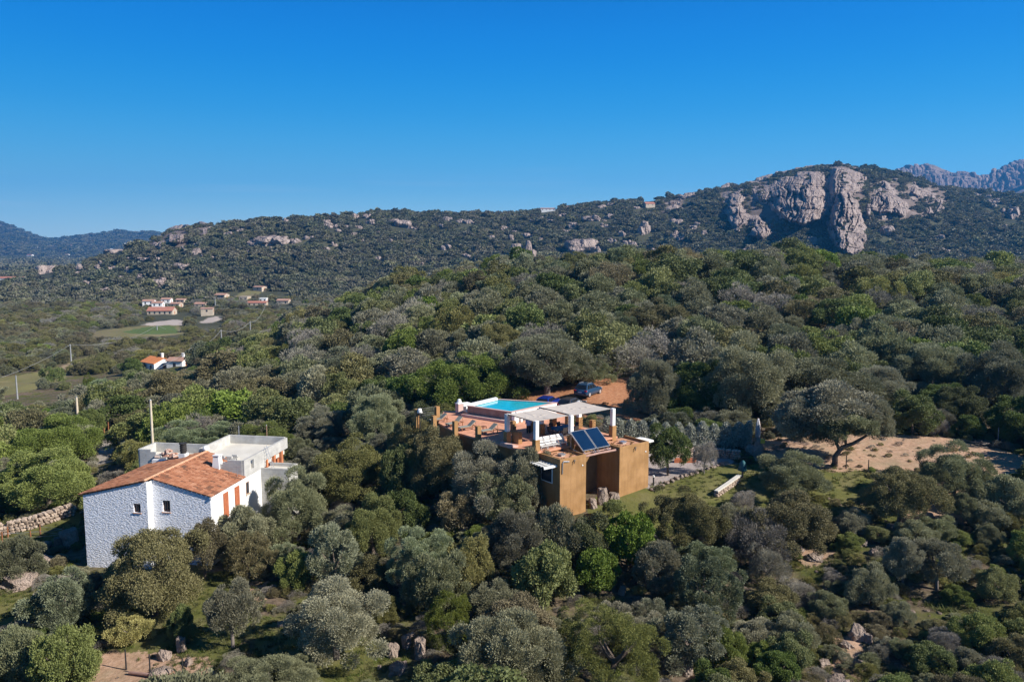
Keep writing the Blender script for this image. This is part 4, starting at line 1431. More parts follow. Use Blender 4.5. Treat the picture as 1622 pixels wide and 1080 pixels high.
# unfinished concrete-block terrace
TF = 0.72
mb = MB(); mb.box((0.25, 5.6, -0.1), (5.8, 13.6, TF), hf); mb.build('terrace_floor', M['screed'], house)
mb = MB(); mb.box((0.0, 8.36, -7.5), (5.9, 13.8, -1.2), hf); mb.build('lower_wall', M['redbrick'], house)


def bwall(a0, b0, a1, b1, c0, c1, name='block_wall', w=.2):
    mb = MB(); mb.box((a0, b0, c0), (a1, b1, c1), hf); return mb.build(name, M['block'], house)


bwall(0.0, 5.45, 0.2, 6.6, -0.11, 1.44); bwall(0.0, 6.6, 0.2, 7.15, -0.11, 0.35); bwall(0.0, 6.6, 0.2, 7.15, 1.15, 1.44); bwall(0.0, 7.15, 0.2, 9.3, -0.11, 1.44)
bwall(0.0, 9.3, 0.2, 13.8, 0.45, 1.44)
bwall(0.2, 13.6, 5.9, 13.8, 0.3, 1.5); bwall(5.7, 8.5, 5.9, 13.6, 0.3, 1.5)
for k, (a0, a1, c1) in enumerate(((0.2, 1.5, 1.42), (1.5, 1.95, 1.22), (1.95, 2.35, 1.0), (2.35, 2.8, 0.8))):
    bwall(a0, 5.42, a1, 5.6, -0.1, c1)
bwall(2.8, 8.25, 5.7, 8.42, 0.0, TF + .2)
for b in (9.5, 11.0, 12.5):
    mb = MB(); mb.box((0.02, b, -1.19), (0.3, b + .35, 0.44), hf)
    mb.build('brick_pier', M['redbrick'], house)
mb = MB(); mb.box((0.7, 9.3, -1.2), (0.9, 13.7, 0.44), hf); mb.build('rear_brick_wall', M['redbrick'], house)
# grey annex by the side wall
bwall(-2.55, 8.36, -0.003, 8.56, -7.5, 0.0); bwall(-2.55, 8.56, -2.35, 10.3, -7.5, 0.0); bwall(-2.35, 10.1, -0.003, 10.3, -7.5, 0.0)
mb = MB(); mb.box((-2.35, 8.57, -.35), (-0.01, 10.09, -0.28), hf); mb.build('annex_roof', M['screed'], house)
# left grey annex with a broken front wall
bwall(12.0, 9.0, 12.2, 11.4, -7.5, 1.05); bwall(5.95, 11.4, 12.2, 11.6, -.3, 1.05)
for a0, a1, c1 in ((10.9, 12.0, 1.05), (10.4, 10.9, .85), (9.9, 10.4, .62), (9.4, 9.9, .4), (6.2, 9.4, .1)):
    bwall(a0, 8.9, a1, 9.1, -7.5, c1)
mb = MB(); mb.box((5.95, 9.11, -.5), (11.99, 11.39, .2), hf); mb.build('annex_roof', M['screed'], house)
mb = MB(); mb.box((10.46, 3.2, -1.1), (12.6, 8.85, -0.95), hf); mb.build('lean_to_roof', M['block'], house)
mb = MB(); mb.box((10.46, 3.4, -7.5), (12.4, 8.8, -1.11), hf); mb.build('lean_to_wall', M['white'], house)
# aerials
mb = MB(); mb.tube([hf(0.35, 4.9, 0.1), hf(0.35, 4.9, 1.1)], .02, 6); mb.tube([hf(-.05, 4.9, 1.0), hf(.75, 4.9, 1.0)], .015, 5); mb.tube([hf(.0, 4.75, .9), hf(.0, 5.05, .9)], .015, 5)
mb.build('antenna', M['steel'], house)
v, f = ico(2)
me = raw_mesh('satellite_dish', v * np.array([.3, .3, .28]) + np.array(hf(5.2, 8.45, 1.5)), f, M['white'], smooth_shade=True)
o = link('satellite_dish', me); o.parent = house; o.matrix_parent_inverse = Matrix.Translation(house.location).inverted()


def block_heap(name, label, cat, cx, cy, cz, n, spread, seed, mat='rubble', size=.16):
    rr_ = random.Random(seed); mb = MB()
    for i in range(n):
        x = rr_.gauss(0, spread[0]); y = rr_.gauss(0, spread[1]); h_ = max(0, 1 - abs(x) / (2.2 * spread[0])) * spread[2]
        z = rr_.uniform(0, h_); a = rr_.uniform(0, 3.1); s_ = size * rr_.uniform(.6, 1.3); tl = rr_.uniform(-.4, .4)
        def tr(p, q, r_, x=x, y=y, z=z, a=a, tl=tl):
            p2 = p * math.cos(tl) - r_ * math.sin(tl); r2 = p * math.sin(tl) + r_ * math.cos(tl)
            return hf(cx + x + p2 * math.cos(a) - q * math.sin(a), cy + y + p2 * math.sin(a) + q * math.cos(a), cz + z + r2 + size * .3)
        mb.box((-s_, -s_ * .55, -s_ * .4), (s_, s_ * .55, s_ * .4), tr, t=rr_.uniform(.05, .95))
    o = mb.build(name, M[mat])
    return tag(o, label, cat, kind=None)


block_heap('rubble_heap', 'heap of pale broken bricks spilling down the stepped grey block wall', 'rubble', 9.4, 9.35, .25, 60, (.55, .16, .7), 4)
block_heap('tile_heap', 'heap of spare terracotta roof tiles beside the ridge end', 'tile heap', 5.6, 8.9, .45, 70, (.6, .15, .75), 9)
lad = thing('ladder', 'thin ladder leaning against the grey block terrace wall above the annex', 'ladder', hf(-.5, 9.4, -.27))
for s_ in (0, .42):
    mb = MB(); mb.tube([hf(-.75, 9.0 + s_, -.275), hf(-.06, 9.0 + s_, 1.75)], .025, 6); mb.build('rail', M['steel'], lad)
for k in range(8):
    t = (k + .7) / 8.5
    mb = MB(); mb.tube([hf(-.75 + .69 * t, 9.0, -.275 + 2.02 * t), hf(-.75 + .69 * t, 9.42, -.275 + 2.02 * t)], .018, 5); mb.build('rung', M['steel'], lad)
bs = thing('block_stack', 'small stack of grey concrete blocks on the pale terrace floor', 'block stack', hf(2.6, 8.4, TF))
for i, (a, b, c) in enumerate(((2.2, 7.6, 0), (2.75, 7.6, 0), (3.3, 7.65, 0), (2.5, 7.62, .22), (3.2, 7.64, .22), (2.2, 8.0, 0), (2.3, 8.4, 0), (2.3, 8.2, .22))):
    mb = MB(); mb.box((a - .24, b - .1, TF + .002 + c), (a + .24, b + .1, TF + .2 + c), hf); mb.build('concrete_block', M['block'], bs)
mb = MB(); mb.box((.25, 6.0, TF + .002), (.9, 6.6, TF + .06), hf)
for t, a in ((-.9, 0), (.9, 0)):
    pass
white_wood = mb.build('plank_pile', M['wood']); tag(white_wood, 'weathered planks lying on the pale terrace floor by the wall opening', 'planks')

# ------------------------------------------------------------------ houses of the valley and the hills
HOUSES = []


def small_house(px, py, w, d, h, rz, wall, roof, label, rise=.9, name='country_house', wins=2, group=None, z_up=0.0, chim=False, flat=False, Y=None):
    g = G(px, py) if Y is None else aty(px, py, Y)
    if Y is not None: g[2] = hz(g[0], g[1])
    g[2] += z_up
    HOUSES.append((px, g, w, d, h + rise))
    e = thing(name, label, 'house', (g[0], g[1], g[2]), group, R(rz))
    mb = MB(); mb.box((-w / 2, -d / 2, -4), (w / 2, d / 2, h))
    if not flat:
        for s_ in (-1, 1):
            mb.hexa([(s_ * w / 2 - .02, -d / 2, h), (s_ * w / 2 - .02, d / 2, h), (s_ * w / 2 - .02, .05, h + rise - .05), (s_ * w / 2 - .02, -.05, h + rise - .05),
                     (s_ * (w / 2 - .25), -d / 2, h), (s_ * (w / 2 - .25), d / 2, h), (s_ * (w / 2 - .25), .05, h + rise - .05), (s_ * (w / 2 - .25), -.05, h + rise - .05)])
    mb.build('wall', M[wall], e, world_coords=False)
    mb = MB(); o = .35
    if flat:
        mb.box((-w / 2 - .15, -d / 2 - .15, h + .002), (w / 2 + .15, d / 2 + .15, h + .3))
    else:
        for s_ in (-1, 1):
            mb.hexa([(-w / 2 - o, s_ * (d / 2 + o), h - .12), (w / 2 + o, s_ * (d / 2 + o), h - .12), (w / 2 + o, 0, h + rise), (-w / 2 - o, 0, h + rise),
                     (-w / 2 - o, s_ * (d / 2 + o), h + .06), (w / 2 + o, s_ * (d / 2 + o), h + .06), (w / 2 + o, 0, h + rise + .18), (-w / 2 - o, 0, h + rise + .18)])
    r_ = mb.build('roof', M[roof], e, world_coords=False)
    if chim:
        mb = MB(); mb.box((w * .2, .3, h + .2), (w * .2 + .7, 1.0, h + rise + 1.3)); mb.box((w * .2 - .1, .2, h + rise + 1.302), (w * .2 + .8, 1.1, h + rise + 1.5)); mb.build('chimney', M['white'], r_, world_coords=False)
    for i in range(wins):
        x = -w / 2 + w * (i + .5) / wins
        mb = MB(); mb.box((x - .5, -d / 2 - .03, h - 2.0), (x + .5, -d / 2 - .002, h - .7)); mb.build('window', M['window'], e, world_coords=False)
    mb = MB(); mb.box((-w * .08 - .5, -d / 2 - .035, h - 2.7), (-w * .08 + .5, -d / 2 - .001, h - .75)) if wins == 0 else mb.box((w / 2 + .002, -.5, h - 2.4), (w / 2 + .03, .5, h - .5))
    mb.build('door', M['shutter'], e, world_coords=False)
    return e


small_house(250, 583, 8.5, 7.0, 2.2, -38, 'white', 'orange_tile', 'white house with a bright orange tiled roof among the trees below the hamlet', 1.5, chim=True)
small_house(283, 579, 5.5, 5, 1.9, -8, 'white', 'far_tile', 'low annex with a faded tile roof next to the orange roofed house', .8, chim=True, wins=1)
small_house(237, 488, 7.5, 6, 3.6, 8, 'white', 'far_tile', 'white cottage with two dark windows, first in the hamlet row', z_up=1.6)
small_house(251, 490, 7, 6, 3.0, 8, 'white', 'far_tile', 'white cottage half behind the long red roof, second in the hamlet row', z_up=1.6)
small_house(265, 485, 6.5, 6, 3.4, 5, 'white', 'far_tile', 'white cottage standing higher behind the hamlet row', z_up=1.8)
small_house(280, 487, 7, 6, 2.8, -6, 'cream', 'far_tile', 'shaded cottage with a terracotta roof at the end of the hamlet row')
small_house(288, 481, 6.5, 6, 3.0, -4, 'cream', 'far_tile', 'cottage with a small raised terracotta roof just above the shaded cottage')
small_house(257, 497, 16, 8, 2.2, 2, 'cream', 'redtile_far', 'long red roofed hall at the front of the hamlet', 2.2, wins=5)
small_house(319, 485, 8, 6, 1.8, 0, 'cream', 'far_tile', 'low roof half buried in trees right of the hamlet', 1.0)
small_house(352, 472, 9, 7, 2.6, -14, 'cream', 'far_tile', 'house with a pinkish terracotta roof uphill of the hamlet', 1.2)
small_house(388, 475, 7, 7, 2.6, -5, 'cream', 'cream', 'cream flat-roofed house between dark trees on the valley side', flat=True)
small_house(408, 483, 14, 6, 1.8, 3, 'cream', 'redtile_far', 'long low building with a dull red roof below the cream house', 1.1, wins=4)
small_house(418, 477, 6, 6, 2.4, 0, 'white', 'white', 'white flat-roofed house beside the long dull red roof', flat=True)
small_house(450, 481, 9, 6, 2.4, -5, 'cream', 'far_tile', 'pinkish house under a rock pile at the edge of the valley', 1.1)
small_house(329, 499, 7, 6, 4.2, 12, 'cream', 'far_tile', 'small square stone hut beside the pale yard', .5, wins=1)
small_house(10, 448, 38, 14, 5, 0, 'white', 'redtile_far', 'long white building at the edge of the far plain', 1.5, wins=6)
small_house(1028, 329, 14, 9, 5.0, 16, 'cream', 'redtile_far', 'red roofed house high on the hill ridge beside pale rocks', 2.4)
small_house(868, 335, 22, 8, 4.0, 0, 'white', 'far_tile', 'white house with a low roof on the skyline of the ridge', 1.2, wins=4)
small_house(905, 331, 16, 8, 3.2, 0, 'cream', 'far_tile', 'small pale house low on the skyline further up the ridge', 1.0)
small_house(412, 461, 9, 7, 3.5, -20, 'cream', 'far_tile', 'small ochre hut in the clearing on the lower hillside', .8, wins=1)
rng_t = np.random.default_rng(77)
i = 0
while i < 36:
    Yh = rng_t.uniform(1900, 4400); pxh = rng_t.uniform(-20, 225)
    xh = (pxh - 811) / F * Yh; zh = hz(xh, Yh)
    pyh = float(project(np.array(xh), np.array(Yh), np.array(zh))[1])
    if not (380 + pxh * .02 < pyh < 420):
        continue
    small_house(pxh, pyh, rng_t.uniform(13, 26), rng_t.uniform(11, 16), rng_t.uniform(4, 7), rng_t.uniform(-25, 25), 'white', ('far_tile', 'white', 'redtile_far')[i % 3], 'tiny pale house among the scattered houses of the far hazy valley', 2, wins=2, group='far houses scattered over the hazy valley', Y=Yh)
    i += 1

# ------------------------------------------------------------------ power poles and lines
def pole(px_top, py_top, Y, mat, label, arm=False, r0=.17, name='utility_pole', base=None):
    q = aty(px_top, py_top, Y)
    gz = hz(q[0], q[1]) - .3
    e = thing(name, label, 'pole', (q[0], q[1], gz))
    mb = MB(); mb.tube([(q[0], q[1], gz), (q[0], q[1], q[2])], [r0 * 1.25, r0 * .8], 10); mb.build('shaft', M[mat], e)
    if arm:
        mb = MB(); mb.tube([(q[0] - .6, q[1], q[2] - .5), (q[0] + .6, q[1], q[2] - .5)], .07, 6)
        mb.build('crossarm', M['steel'], e)
        for x in (-.5, 0, .5):
            mb = MB(); mb.tube([(q[0] + x, q[1], q[2] - .42), (q[0] + x, q[1], q[2] - .15)], .06, 8); mb.build('insulator', M['dark'], e)
    else:
        mb = MB(); mb.tube([(q[0], q[1], q[2] + .001), (q[0], q[1], q[2] + .12)], [r0 * .85, r0 * .2], 10); mb.build('cap', M['steel'], e)
    return q


pA1 = pole(111, 545, 285, 'concrete', 'grey concrete power pole standing at the edge of the pale field', True, .22)
pA2 = pole(248.5, 515, 415, 'concrete', 'grey concrete power pole in front of the green field of the hamlet', True, .26)
pB0 = pole(25, 595, 205, 'concrete', 'pale concrete pole without crossarm below the pale field', False, .2)
pB2 = pole(308, 546, 262, 'concrete', 'short concrete pole carrying the cable, lowest of the three up the wooded slope', False, .2)
pB3 = pole(350, 522, 285, 'concrete', 'concrete pole carrying the cable, middle one of the three up the wooded slope', True, .22)
pB4 = pole(396, 509, 300, 'concrete', 'concrete pole carrying the cable, highest of the three up the wooded slope', False, .2)
pole(121, 629, 128, 'palewood', 'pale wooden pole rising behind the large rounded green tree by the lane', False, .2)
pole(238.2, 634, 80, 'palewood', 'tall pale wooden pole rising behind the white house', False, .13)
pole(340.4, 470, 560, 'concrete', 'thin concrete pole among the trees right of the hamlet', False, .3)
pole(378, 676, 74.8, 'steel', 'thin white metal post behind the grey terrace parapet', False, .05)
pole(422, 674, 75.5, 'wood', 'thin brown stake behind the grey terrace parapet', False, .06)


def cable(p, q, sag, r_, label):
    pts = [(p[0] + (q[0] - p[0]) * t, p[1] + (q[1] - p[1]) * t, p[2] - .2 + (q[2] - p[2]) * t - sag * 4 * t * (1 - t)) for t in np.linspace(0, 1, 17)]
    mb = MB(); mb.tube(pts, r_, 5)
    tag(mb.build('power_cable', M['wire']), label, 'cable', 'power cables across the valley')


cable(aty(-90, 620, 215), pA1, 2.2, .042, 'power cable sagging across the valley between two poles')
cable(pA1, pA2, 3.2, .042, 'power cable sagging across the valley between two poles')
cable(pA2, aty(330, 528, 470), 2.0, .042, 'power cable sagging across the valley between two poles')
cable(aty(118, 612, 190), pB2, 3.2, .042, 'power cable sagging across the valley between two poles')
cable(pB2, pB3, 1.6, .042, 'power cable sagging across the valley between two poles')
cable(pB3, pB4, 1.8, .042, 'power cable sagging across the valley between two poles')
cable(pB4, aty(421, 481, 330), 2.2, .042, 'power cable sagging across the valley between two poles')


# ------------------------------------------------------------------ cars
def make_car(paint, L=4.45, W=1.84, Ht=1.62, suv=True):
    e = thing('parked_car', 'x', 'car', (0, 0, 0))
    def sec(x, hw, z0, z1, r_=.09):
        return [(x, -hw + r_, z0), (x, hw - r_, z0), (x, hw, z0 + r_), (x, hw + .02, (z0 + z1) / 2), (x, hw - .02, z1 - r_), (x, hw - r_ - .04, z1), (x, -hw + r_ + .04, z1), (x, -hw + .02, z1 - r_), (x, -hw - .02, (z0 + z1) / 2), (x, -hw, z0 + r_)]
    hw = W / 2; l = L / 2
    mb = MB()
    mb.loft([sec(-l, hw - .14, .38, .82), sec(-l + .12, hw - .04, .28, .96), sec(-l + .5, hw, .24, 1.0), sec(-.3, hw, .22, .98), sec(l - 1.35, hw, .22, .97), sec(l - .6, hw - .02, .24, .90), sec(l - .12, hw - .1, .28, .76), sec(l, hw - .22, .36, .62)])
    mb.build('body', paint, e, smooth_shade=True, world_coords=False)
    def cab(x, hwb, hwt, zb, zt):
        return [(x[0], -hwb, zb), (x[0], hwb, zb), (x[1], hwt, zt), (x[1], -hwt, zt)]
    mb = MB()
    b0, b1, t0, t1 = -l + .16, l - 1.42, -l + .62, l - 2.2
    hb, ht = hw - .07, hw - .26
    mb.hexa([(b0, -hb, .95), (b1, -hb, .95), (b1, hb, .95), (b0, hb, .95), (t0, -ht, Ht - .06), (t1, -ht, Ht - .06), (t1, ht, Ht - .06), (t0, ht, Ht - .06)])
    mb.hexa([(t0, -ht, Ht - .06), (t1, -ht, Ht - .06), (t1, ht, Ht - .06), (t0, ht, Ht - .06), (t0 + .12, -ht + .12, Ht), (t1 - .15, -ht + .12, Ht), (t1 - .15, ht - .12, Ht), (t0 + .12, ht - .12, Ht)])
    mb.build('cabin', paint, e, world_coords=False, bevel=.03)
    def lerp(a, b, t): return a + (b - a) * t
    def pt(u, v, side):       # point on side glass
        return (lerp(lerp(b0, b1, u), lerp(t0, t1, u), v), side * (lerp(hb, ht, v) + .008), lerp(.95, Ht - .06, v))
    for side in (-1, 1):
        for u0, u1 in ((.07, .30), (.33, .60), (.63, .93)):
            mb = MB(); mb.face([pt(u0, .12, side), pt(u1, .12, side), pt(min(u1, .95), .88, side), pt(u0 + .02, .88, side)]); mb.build('side_window', M['carglass'], e, world_coords=False)
    for nm, xb, xt in (('rear_window', b0, t0), ('windscreen', b1, t1)):
        sgn = -1 if nm == 'rear_window' else 1
        mb = MB(); mb.face([(lerp(xb, xt, v) + sgn * .012, s_ * (lerp(hb, ht, v) - .1), lerp(.95, Ht - .06, v)) for v, s_ in ((.1, -1), (.1, 1), (.9, 1), (.9, -1))]); mb.build(nm, M['carglass'], e, world_coords=False)
    for s_ in (-1, 1):
        mb = MB(); mb.box((-l - .01, s_ * (hw - .2) - .17, .76), (-l + .2, s_ * (hw - .2) + .14, .93)); mb.build('tail_light', M['taillight'], e, world_coords=False, bevel=.03)
        mb = MB(); mb.box((l - .3, s_ * (hw - .3) - .18, .62), (l - .02, s_ * (hw - .3) + .14, .76)); mb.build('headlight', M['rim'], e, world_coords=False, bevel=.03)
        mb = MB(); mb.box((b1 - .25, s_ * (hw + .02) - .09, 1.0), (b1 - .1, s_ * (hw + .02) + .09, 1.13)); mb.build('mirror', paint, e, world_coords=False, bevel=.02)
        for x in (-l + .82, l - .86):
            mb = MB(); y = s_ * (hw - .11)
            mb.tube([(x, y - .12, .34), (x, y - .09, .34), (x, y + .09, .34), (x, y + .12, .34)], [.30, .34, .34, .30], 20)
            wh = mb.build('wheel', M['tyre'], e, smooth_shade=False, world_coords=False)
            mb = MB(); mb.tube([(x, y + s_ * .121, .34), (x, y + s_ * .135, .34)], .22, 16); mb.build('rim', M['rim'], wh, world_coords=False)
    mb = MB(); mb.box((-l - .012, -.27, .62), (-l + .05, .27, .74)); mb.build('number_plate', M['plate'], e, world_coords=False)
    if suv:
        for s_ in (-1, 1):
            mb = MB(); mb.tube([(t0 + .2, s_ * (ht - .1), Ht + .05), (t1 - .3, s_ * (ht - .1), Ht + .05)], .025, 6); mb.build('roof_rail', M['steel'], e, world_coords=False)
    return e


for px, py, lab, paint, az_, suv in ((932, 626, 'blue estate car seen from behind, parked alone on the red earth under the trees', 'carblue', 33, True),
                                     (868, 640, 'cobalt blue car with only its roof showing behind the pool edge', 'carcobalt', 24, False),
                                     (906, 641, 'dark grey car with its roof showing just above the canvas sail', 'cargrey', 33, False)):
    g = G(px, py)
    if px < 920:
        g = aty(px, 632, 92.5 if px < 880 else 91); g[2] = hz(g[0], g[1])
    c_ = make_car(M[paint], suv=suv, Ht=1.6 if suv else 1.48)
    c_['label'] = lab
    c_.location = (g[0], g[1], g[2] + .02); c_.rotation_euler = (0, 0, R(90 - az_))

# ------------------------------------------------------------------ walls, fences, garden things
def dry_wall(name, label, pts, h, th, seed, stone=.3, rows=3, cap=None, mat='stones'):
    rng = np.random.default_rng(seed)
    V = []; FF = []; T = []; b = 0
    for (p, q) in zip(pts[:-1], pts[1:]):
        p = np.array(p[:2]); q = np.array(q[:2]); L = np.linalg.norm(q - p); u = (q - p) / L; n = np.array([-u[1], u[0]])
        for r_ in range(rows):
            s_ = rng.uniform(0, stone)
            while s_ < L:
                w = stone * rng.uniform(.6, 1.5)
                for side in (-1, 1):
                    c = p + u * s_ + n * side * th * .25
                    z = hz(*c) + h * (r_ + .5) / rows
                    v, f = rock_points(rng, 1, 8, (w * .62, th * .42, h / rows * .66), .08)
                    v = np.stack([c[0] + v[:, 0] * u[0] + v[:, 1] * n[0], c[1] + v[:, 0] * u[1] + v[:, 1] * n[1], z + v[:, 2]], 1)
                    V.append(v); FF.append(f + b); b += len(v); T.append(np.full(len(f), rng.uniform(.05, .95)))
                s_ += w
    e = thing(name, label, 'wall', (pts[0][0], pts[0][1], hz(pts[0][0], pts[0][1])))
    o = link('stonework', raw_mesh('stonework', np.vstack(V), np.vstack(FF), M[mat], np.concatenate(T)))
    o.parent = e; o.matrix_parent_inverse = Matrix.Translation(e.location).inverted()
    if cap:
        mb = MB()
        for (p, q) in zip(pts[:-1], pts[1:]):
            p = np.array(p[:2]); q = np.array(q[:2]); u = (q - p) / np.linalg.norm(q - p); n = np.array([-u[1], u[0]]) * th * .55
            z0, z1 = hz(*p) + h, hz(*q) + h
            mb.hexa([(*(p - n), z0), (*(q - n), z1), (*(q + n), z1), (*(p + n), z0), (*(p - n), z0 + .1), (*(q - n), z1 + .1), (*(q + n), z1 + .1), (*(p + n), z0 + .1)])
        mb.build('coping', M[cap], e)
    return e


dry_wall('stone_wall', 'pale dry-stone wall running uphill behind the lawn with the wooden posts', [G(-30, 855), G(10, 846), G(60, 834), G(118, 814)], 1.15, .7, 3, .34, 4)
dry_wall('stone_wall', 'dark stone retaining wall behind the gravel court under the silver hedge', [G(1060, 722), G(1110, 722), G(1172, 727)], .9, .5, 5, .26, 4)
dry_wall('stone_wall', 'low stone wall with a pale whitish top crossing the lawn', [G(1134, 788), G(1152, 775), G(1171, 762)], .5, .34, 7, .25, 3, 'screed')
for i in range(17):
    t = i / 16
    xs, ys = [1033, 1050, 1075, 1100, 1128, 1150], [776, 768, 758, 750, 741, 733]
    px = np.interp(t, np.linspace(0, 1, 6), xs); py = np.interp(t, np.linspace(0, 1, 6), ys)
    g = G(px, py); rg_ = np.random.default_rng(200 + i)
    v, f = rock_points(rg_, 2, 9, (rg_.uniform(.16, .32), rg_.uniform(.14, .26), rg_.uniform(.14, .26)), .08)
    o = link('edging_stone', raw_mesh('edging_stone', v, f, M['granite']), (g[0], g[1], g[2] + .05)); o.rotation_euler = (0, 0, rg_.uniform(0, 6))
    tag(o, 'pale rounded stone in the line edging the gravel court', 'stone', 'stones edging the gravel court')
for px, py, lab in ((1035, 768, 'low dark bollard light at the gravel edge beside the ochre block'), (1100, 727, 'slim dark bollard light in front of the stone retaining wall')):
    g = G(px, py)
    e = thing('bollard_light', lab, 'bollard light', g)
    mb = MB(); mb.tube([(g[0], g[1], g[2]), (g[0], g[1], g[2] + .75)], .07, 10); mb.build('post', M['metal'], e)
    mb = MB(); mb.tube([(g[0], g[1], g[2] + .752), (g[0], g[1], g[2] + .9)], .085, 10); mb.build('lamp_head', M['white'], e)
mb = MB()
g0, g1 = G(1068, 733), G(1100, 733)
mb.hexa([(g0[0], g0[1], g0[2]), (g1[0], g1[1], g1[2]), (g1[0] + .3, g1[1] + .6, g1[2]), (g0[0] + .3, g0[1] + .6, g0[2]), (g0[0], g0[1], g0[2] + .35), (g1[0], g1[1], g1[2] + .35), (g1[0] + .3, g1[1] + .6, g1[2] + .35), (g0[0] + .3, g0[1] + .6, g0[2] + .35)])
tag(mb.build('planter_trough', M['shutter']), 'long rust coloured planter trough below the stone retaining wall', 'planter')


def post(px, py, h, r_, mat, label, name='fence_post', group=None, lean=0.0):
    g = G(px, py)
    mb = MB(); mb.tube([(g[0], g[1], g[2] - .1), (g[0] + lean * h, g[1], g[2] + h)], [r_ * 1.1, r_ * .85], 8)
    return tag(mb.build(name, M[mat]), label, 'post', group), g


lawn_posts = [(4, 860), (13, 852), (64, 848), (49, 858), (101, 853)]
pg = []
for px, py in lawn_posts:
    pg.append(post(px, py, 1.05, .07, 'teak', 'brown wooden post of the wire fence round the bright green lawn', group='wooden posts round the bright lawn')[1])
mb = MB()
for a, b in ((1, 2), (2, 4), (0, 3), (3, 4)):
    for h in (.45, .9):
        mb.tube([pg[a] + [0, 0, h], (pg[a] + pg[b]) / 2 + [0, 0, h - .05], pg[b] + [0, 0, h]], .012, 5)
tag(mb.build('fence_wire', M['wire']), 'thin wires strung between the brown posts round the bright lawn', 'wire')
for px, py in ((146, 699), (150, 698), (155, 691), (165, 686), (172, 683), (178, 676), (183, 674), (186, 672)):
    post(px, py, 1.5, .1, 'teak', 'red-brown wooden post in the row beside the lane', group='wooden posts beside the lane')
for px, py, h, ln in ((1580, 706, 1.9, .1), (1340, 742, 1.3, 0), (1375, 750, 1.3, 0), (200, 1060, 1.3, 0), (238, 1068, 1.3, .05), (290, 1072, 1.2, 0)):
    post(px, py, h, .05, 'metal' if px < 1500 else 'concrete', 'slim weathered stake of a wire fence at the ' + ('edge of the bare yard' if px > 1000 else 'stony bank below the white house'), group='fence stakes by the bare yard' if px > 1000 else 'fence stakes on the stony bank')
g0, g1 = G(205, 1068), G(275, 1078)
mb = MB(); mb.tube([g0 + [0, 0, .15], (g0 + g1) / 2 + [0, 0, .2], g1 + [0, 0, .12]], [.09, .1, .07], 8)
tag(mb.build('fallen_log', M['pinkwood']), 'bleached fallen trunk lying below the stony bank', 'log')
# metal gate on the path
g0, g1 = G(1543, 828), G(1563, 815)
gate = thing('metal_gate', 'grey tubular metal gate standing open beside the dirt path', 'gate', g0)
for h in (.25, .6, .95):
    mb = MB(); mb.tube([g0 + [0, 0, h], g1 + [0, 0, h]], .03, 6); mb.build('rail', M['concrete'], gate)
for q in (g0, g1):
    mb = MB(); mb.tube([q, q + [0, 0, 1.25]], .05, 8); mb.build('gate_post', M['concrete'], gate)
# entrance: stone pillar with a letter box, draped white cloth on a pole, leaning stick
g = G(1200, 722)
e = thing('gate_pillar', 'rough stone gate pillar in shadow at the entrance with pale boxes on it', 'pillar', g)
rp = np.random.default_rng(12)
me = rock_mesh('pillar_stone', rp, M['granite'], [(g[0], g[1], g[2] + .5, .55, .5, .75, .4, .8, 3), (g[0] + .05, g[1] + .05, g[2] + 1.3, .45, .42, .5, 1.2, .7, 3), (g[0] - .5, g[1] + .3, g[2] + .45, .6, .4, .6, .2, .6, 3)])
o = link('pillar_stone', me); o.parent = e; o.matrix_parent_inverse = Matrix.Translation(e.location).inverted()
mb = MB(); mb.box((g[0] + .12, g[1] - .5, g[2] + 1.35), (g[0] + .5, g[1] - .2, g[2] + 1.75)); mb.build('letter_box', M['yellowplastic'], e, bevel=.02)
mb = MB(); mb.box((g[0] - .62, g[1] - .35, g[2] + 1.5), (g[0] - .3, g[1] - .1, g[2] + 1.85)); mb.build('meter_box', M['wood'], e, bevel=.02)
g = G(1199, 701)
e = thing('draped_pole', 'pole hung with grey-white cloth beside the entrance pillar', 'pole', g)
mb = MB(); mb.tube([g, g + [0, 0, 2.6]], .05, 8); mb.build('pole_shaft', M['wood'], e)
mb = MB()
rings = []
for z, w in ((2.55, .06), (2.2, .16), (1.6, .24), (.9, .27), (.4, .2), (.25, .12)):
    rings.append([(g[0] + .05 + w * (1 + .22 * math.sin(4 * t)) * math.cos(t), g[1] - .02 + w * .7 * (1 + .2 * math.cos(5 * t)) * math.sin(t), g[2] + z) for t in np.linspace(0, 2 * math.pi, 18, endpoint=False)])
mb.loft(rings); mb.build('cloth', M['greycloth'], e, smooth_shade=True)
mb = MB(); mb.tube([g + [.12, 0, 2.4], g + [.85, .1, .02]], .045, 7); mb.build('brace', M['wood'], e)
g = G(1176, 757)
e = thing('covered_post', 'blue-green tarpaulin draped over a post in the shade by the white-topped wall', 'cover', g)
mb = MB()
rings = []
for z, w in ((1.6, .08), (1.4, .22), (1.0, .32), (.7, .38), (.66, .33)):
    rings.append([(g[0] + w * (1 + .18 * math.sin(5 * t)) * math.cos(t), g[1] + w * (1 + .18 * math.cos(4 * t)) * math.sin(t), g[2] + z) for t in np.linspace(0, 2 * math.pi, 20, endpoint=False)])
mb.loft(rings); mb.build('tarpaulin', M['tarp'], e, smooth_shade=True)
mb = MB(); mb.tube([g, g + [0, 0, 1.45]], .08, 8); mb.build('post', M['wood'], e)
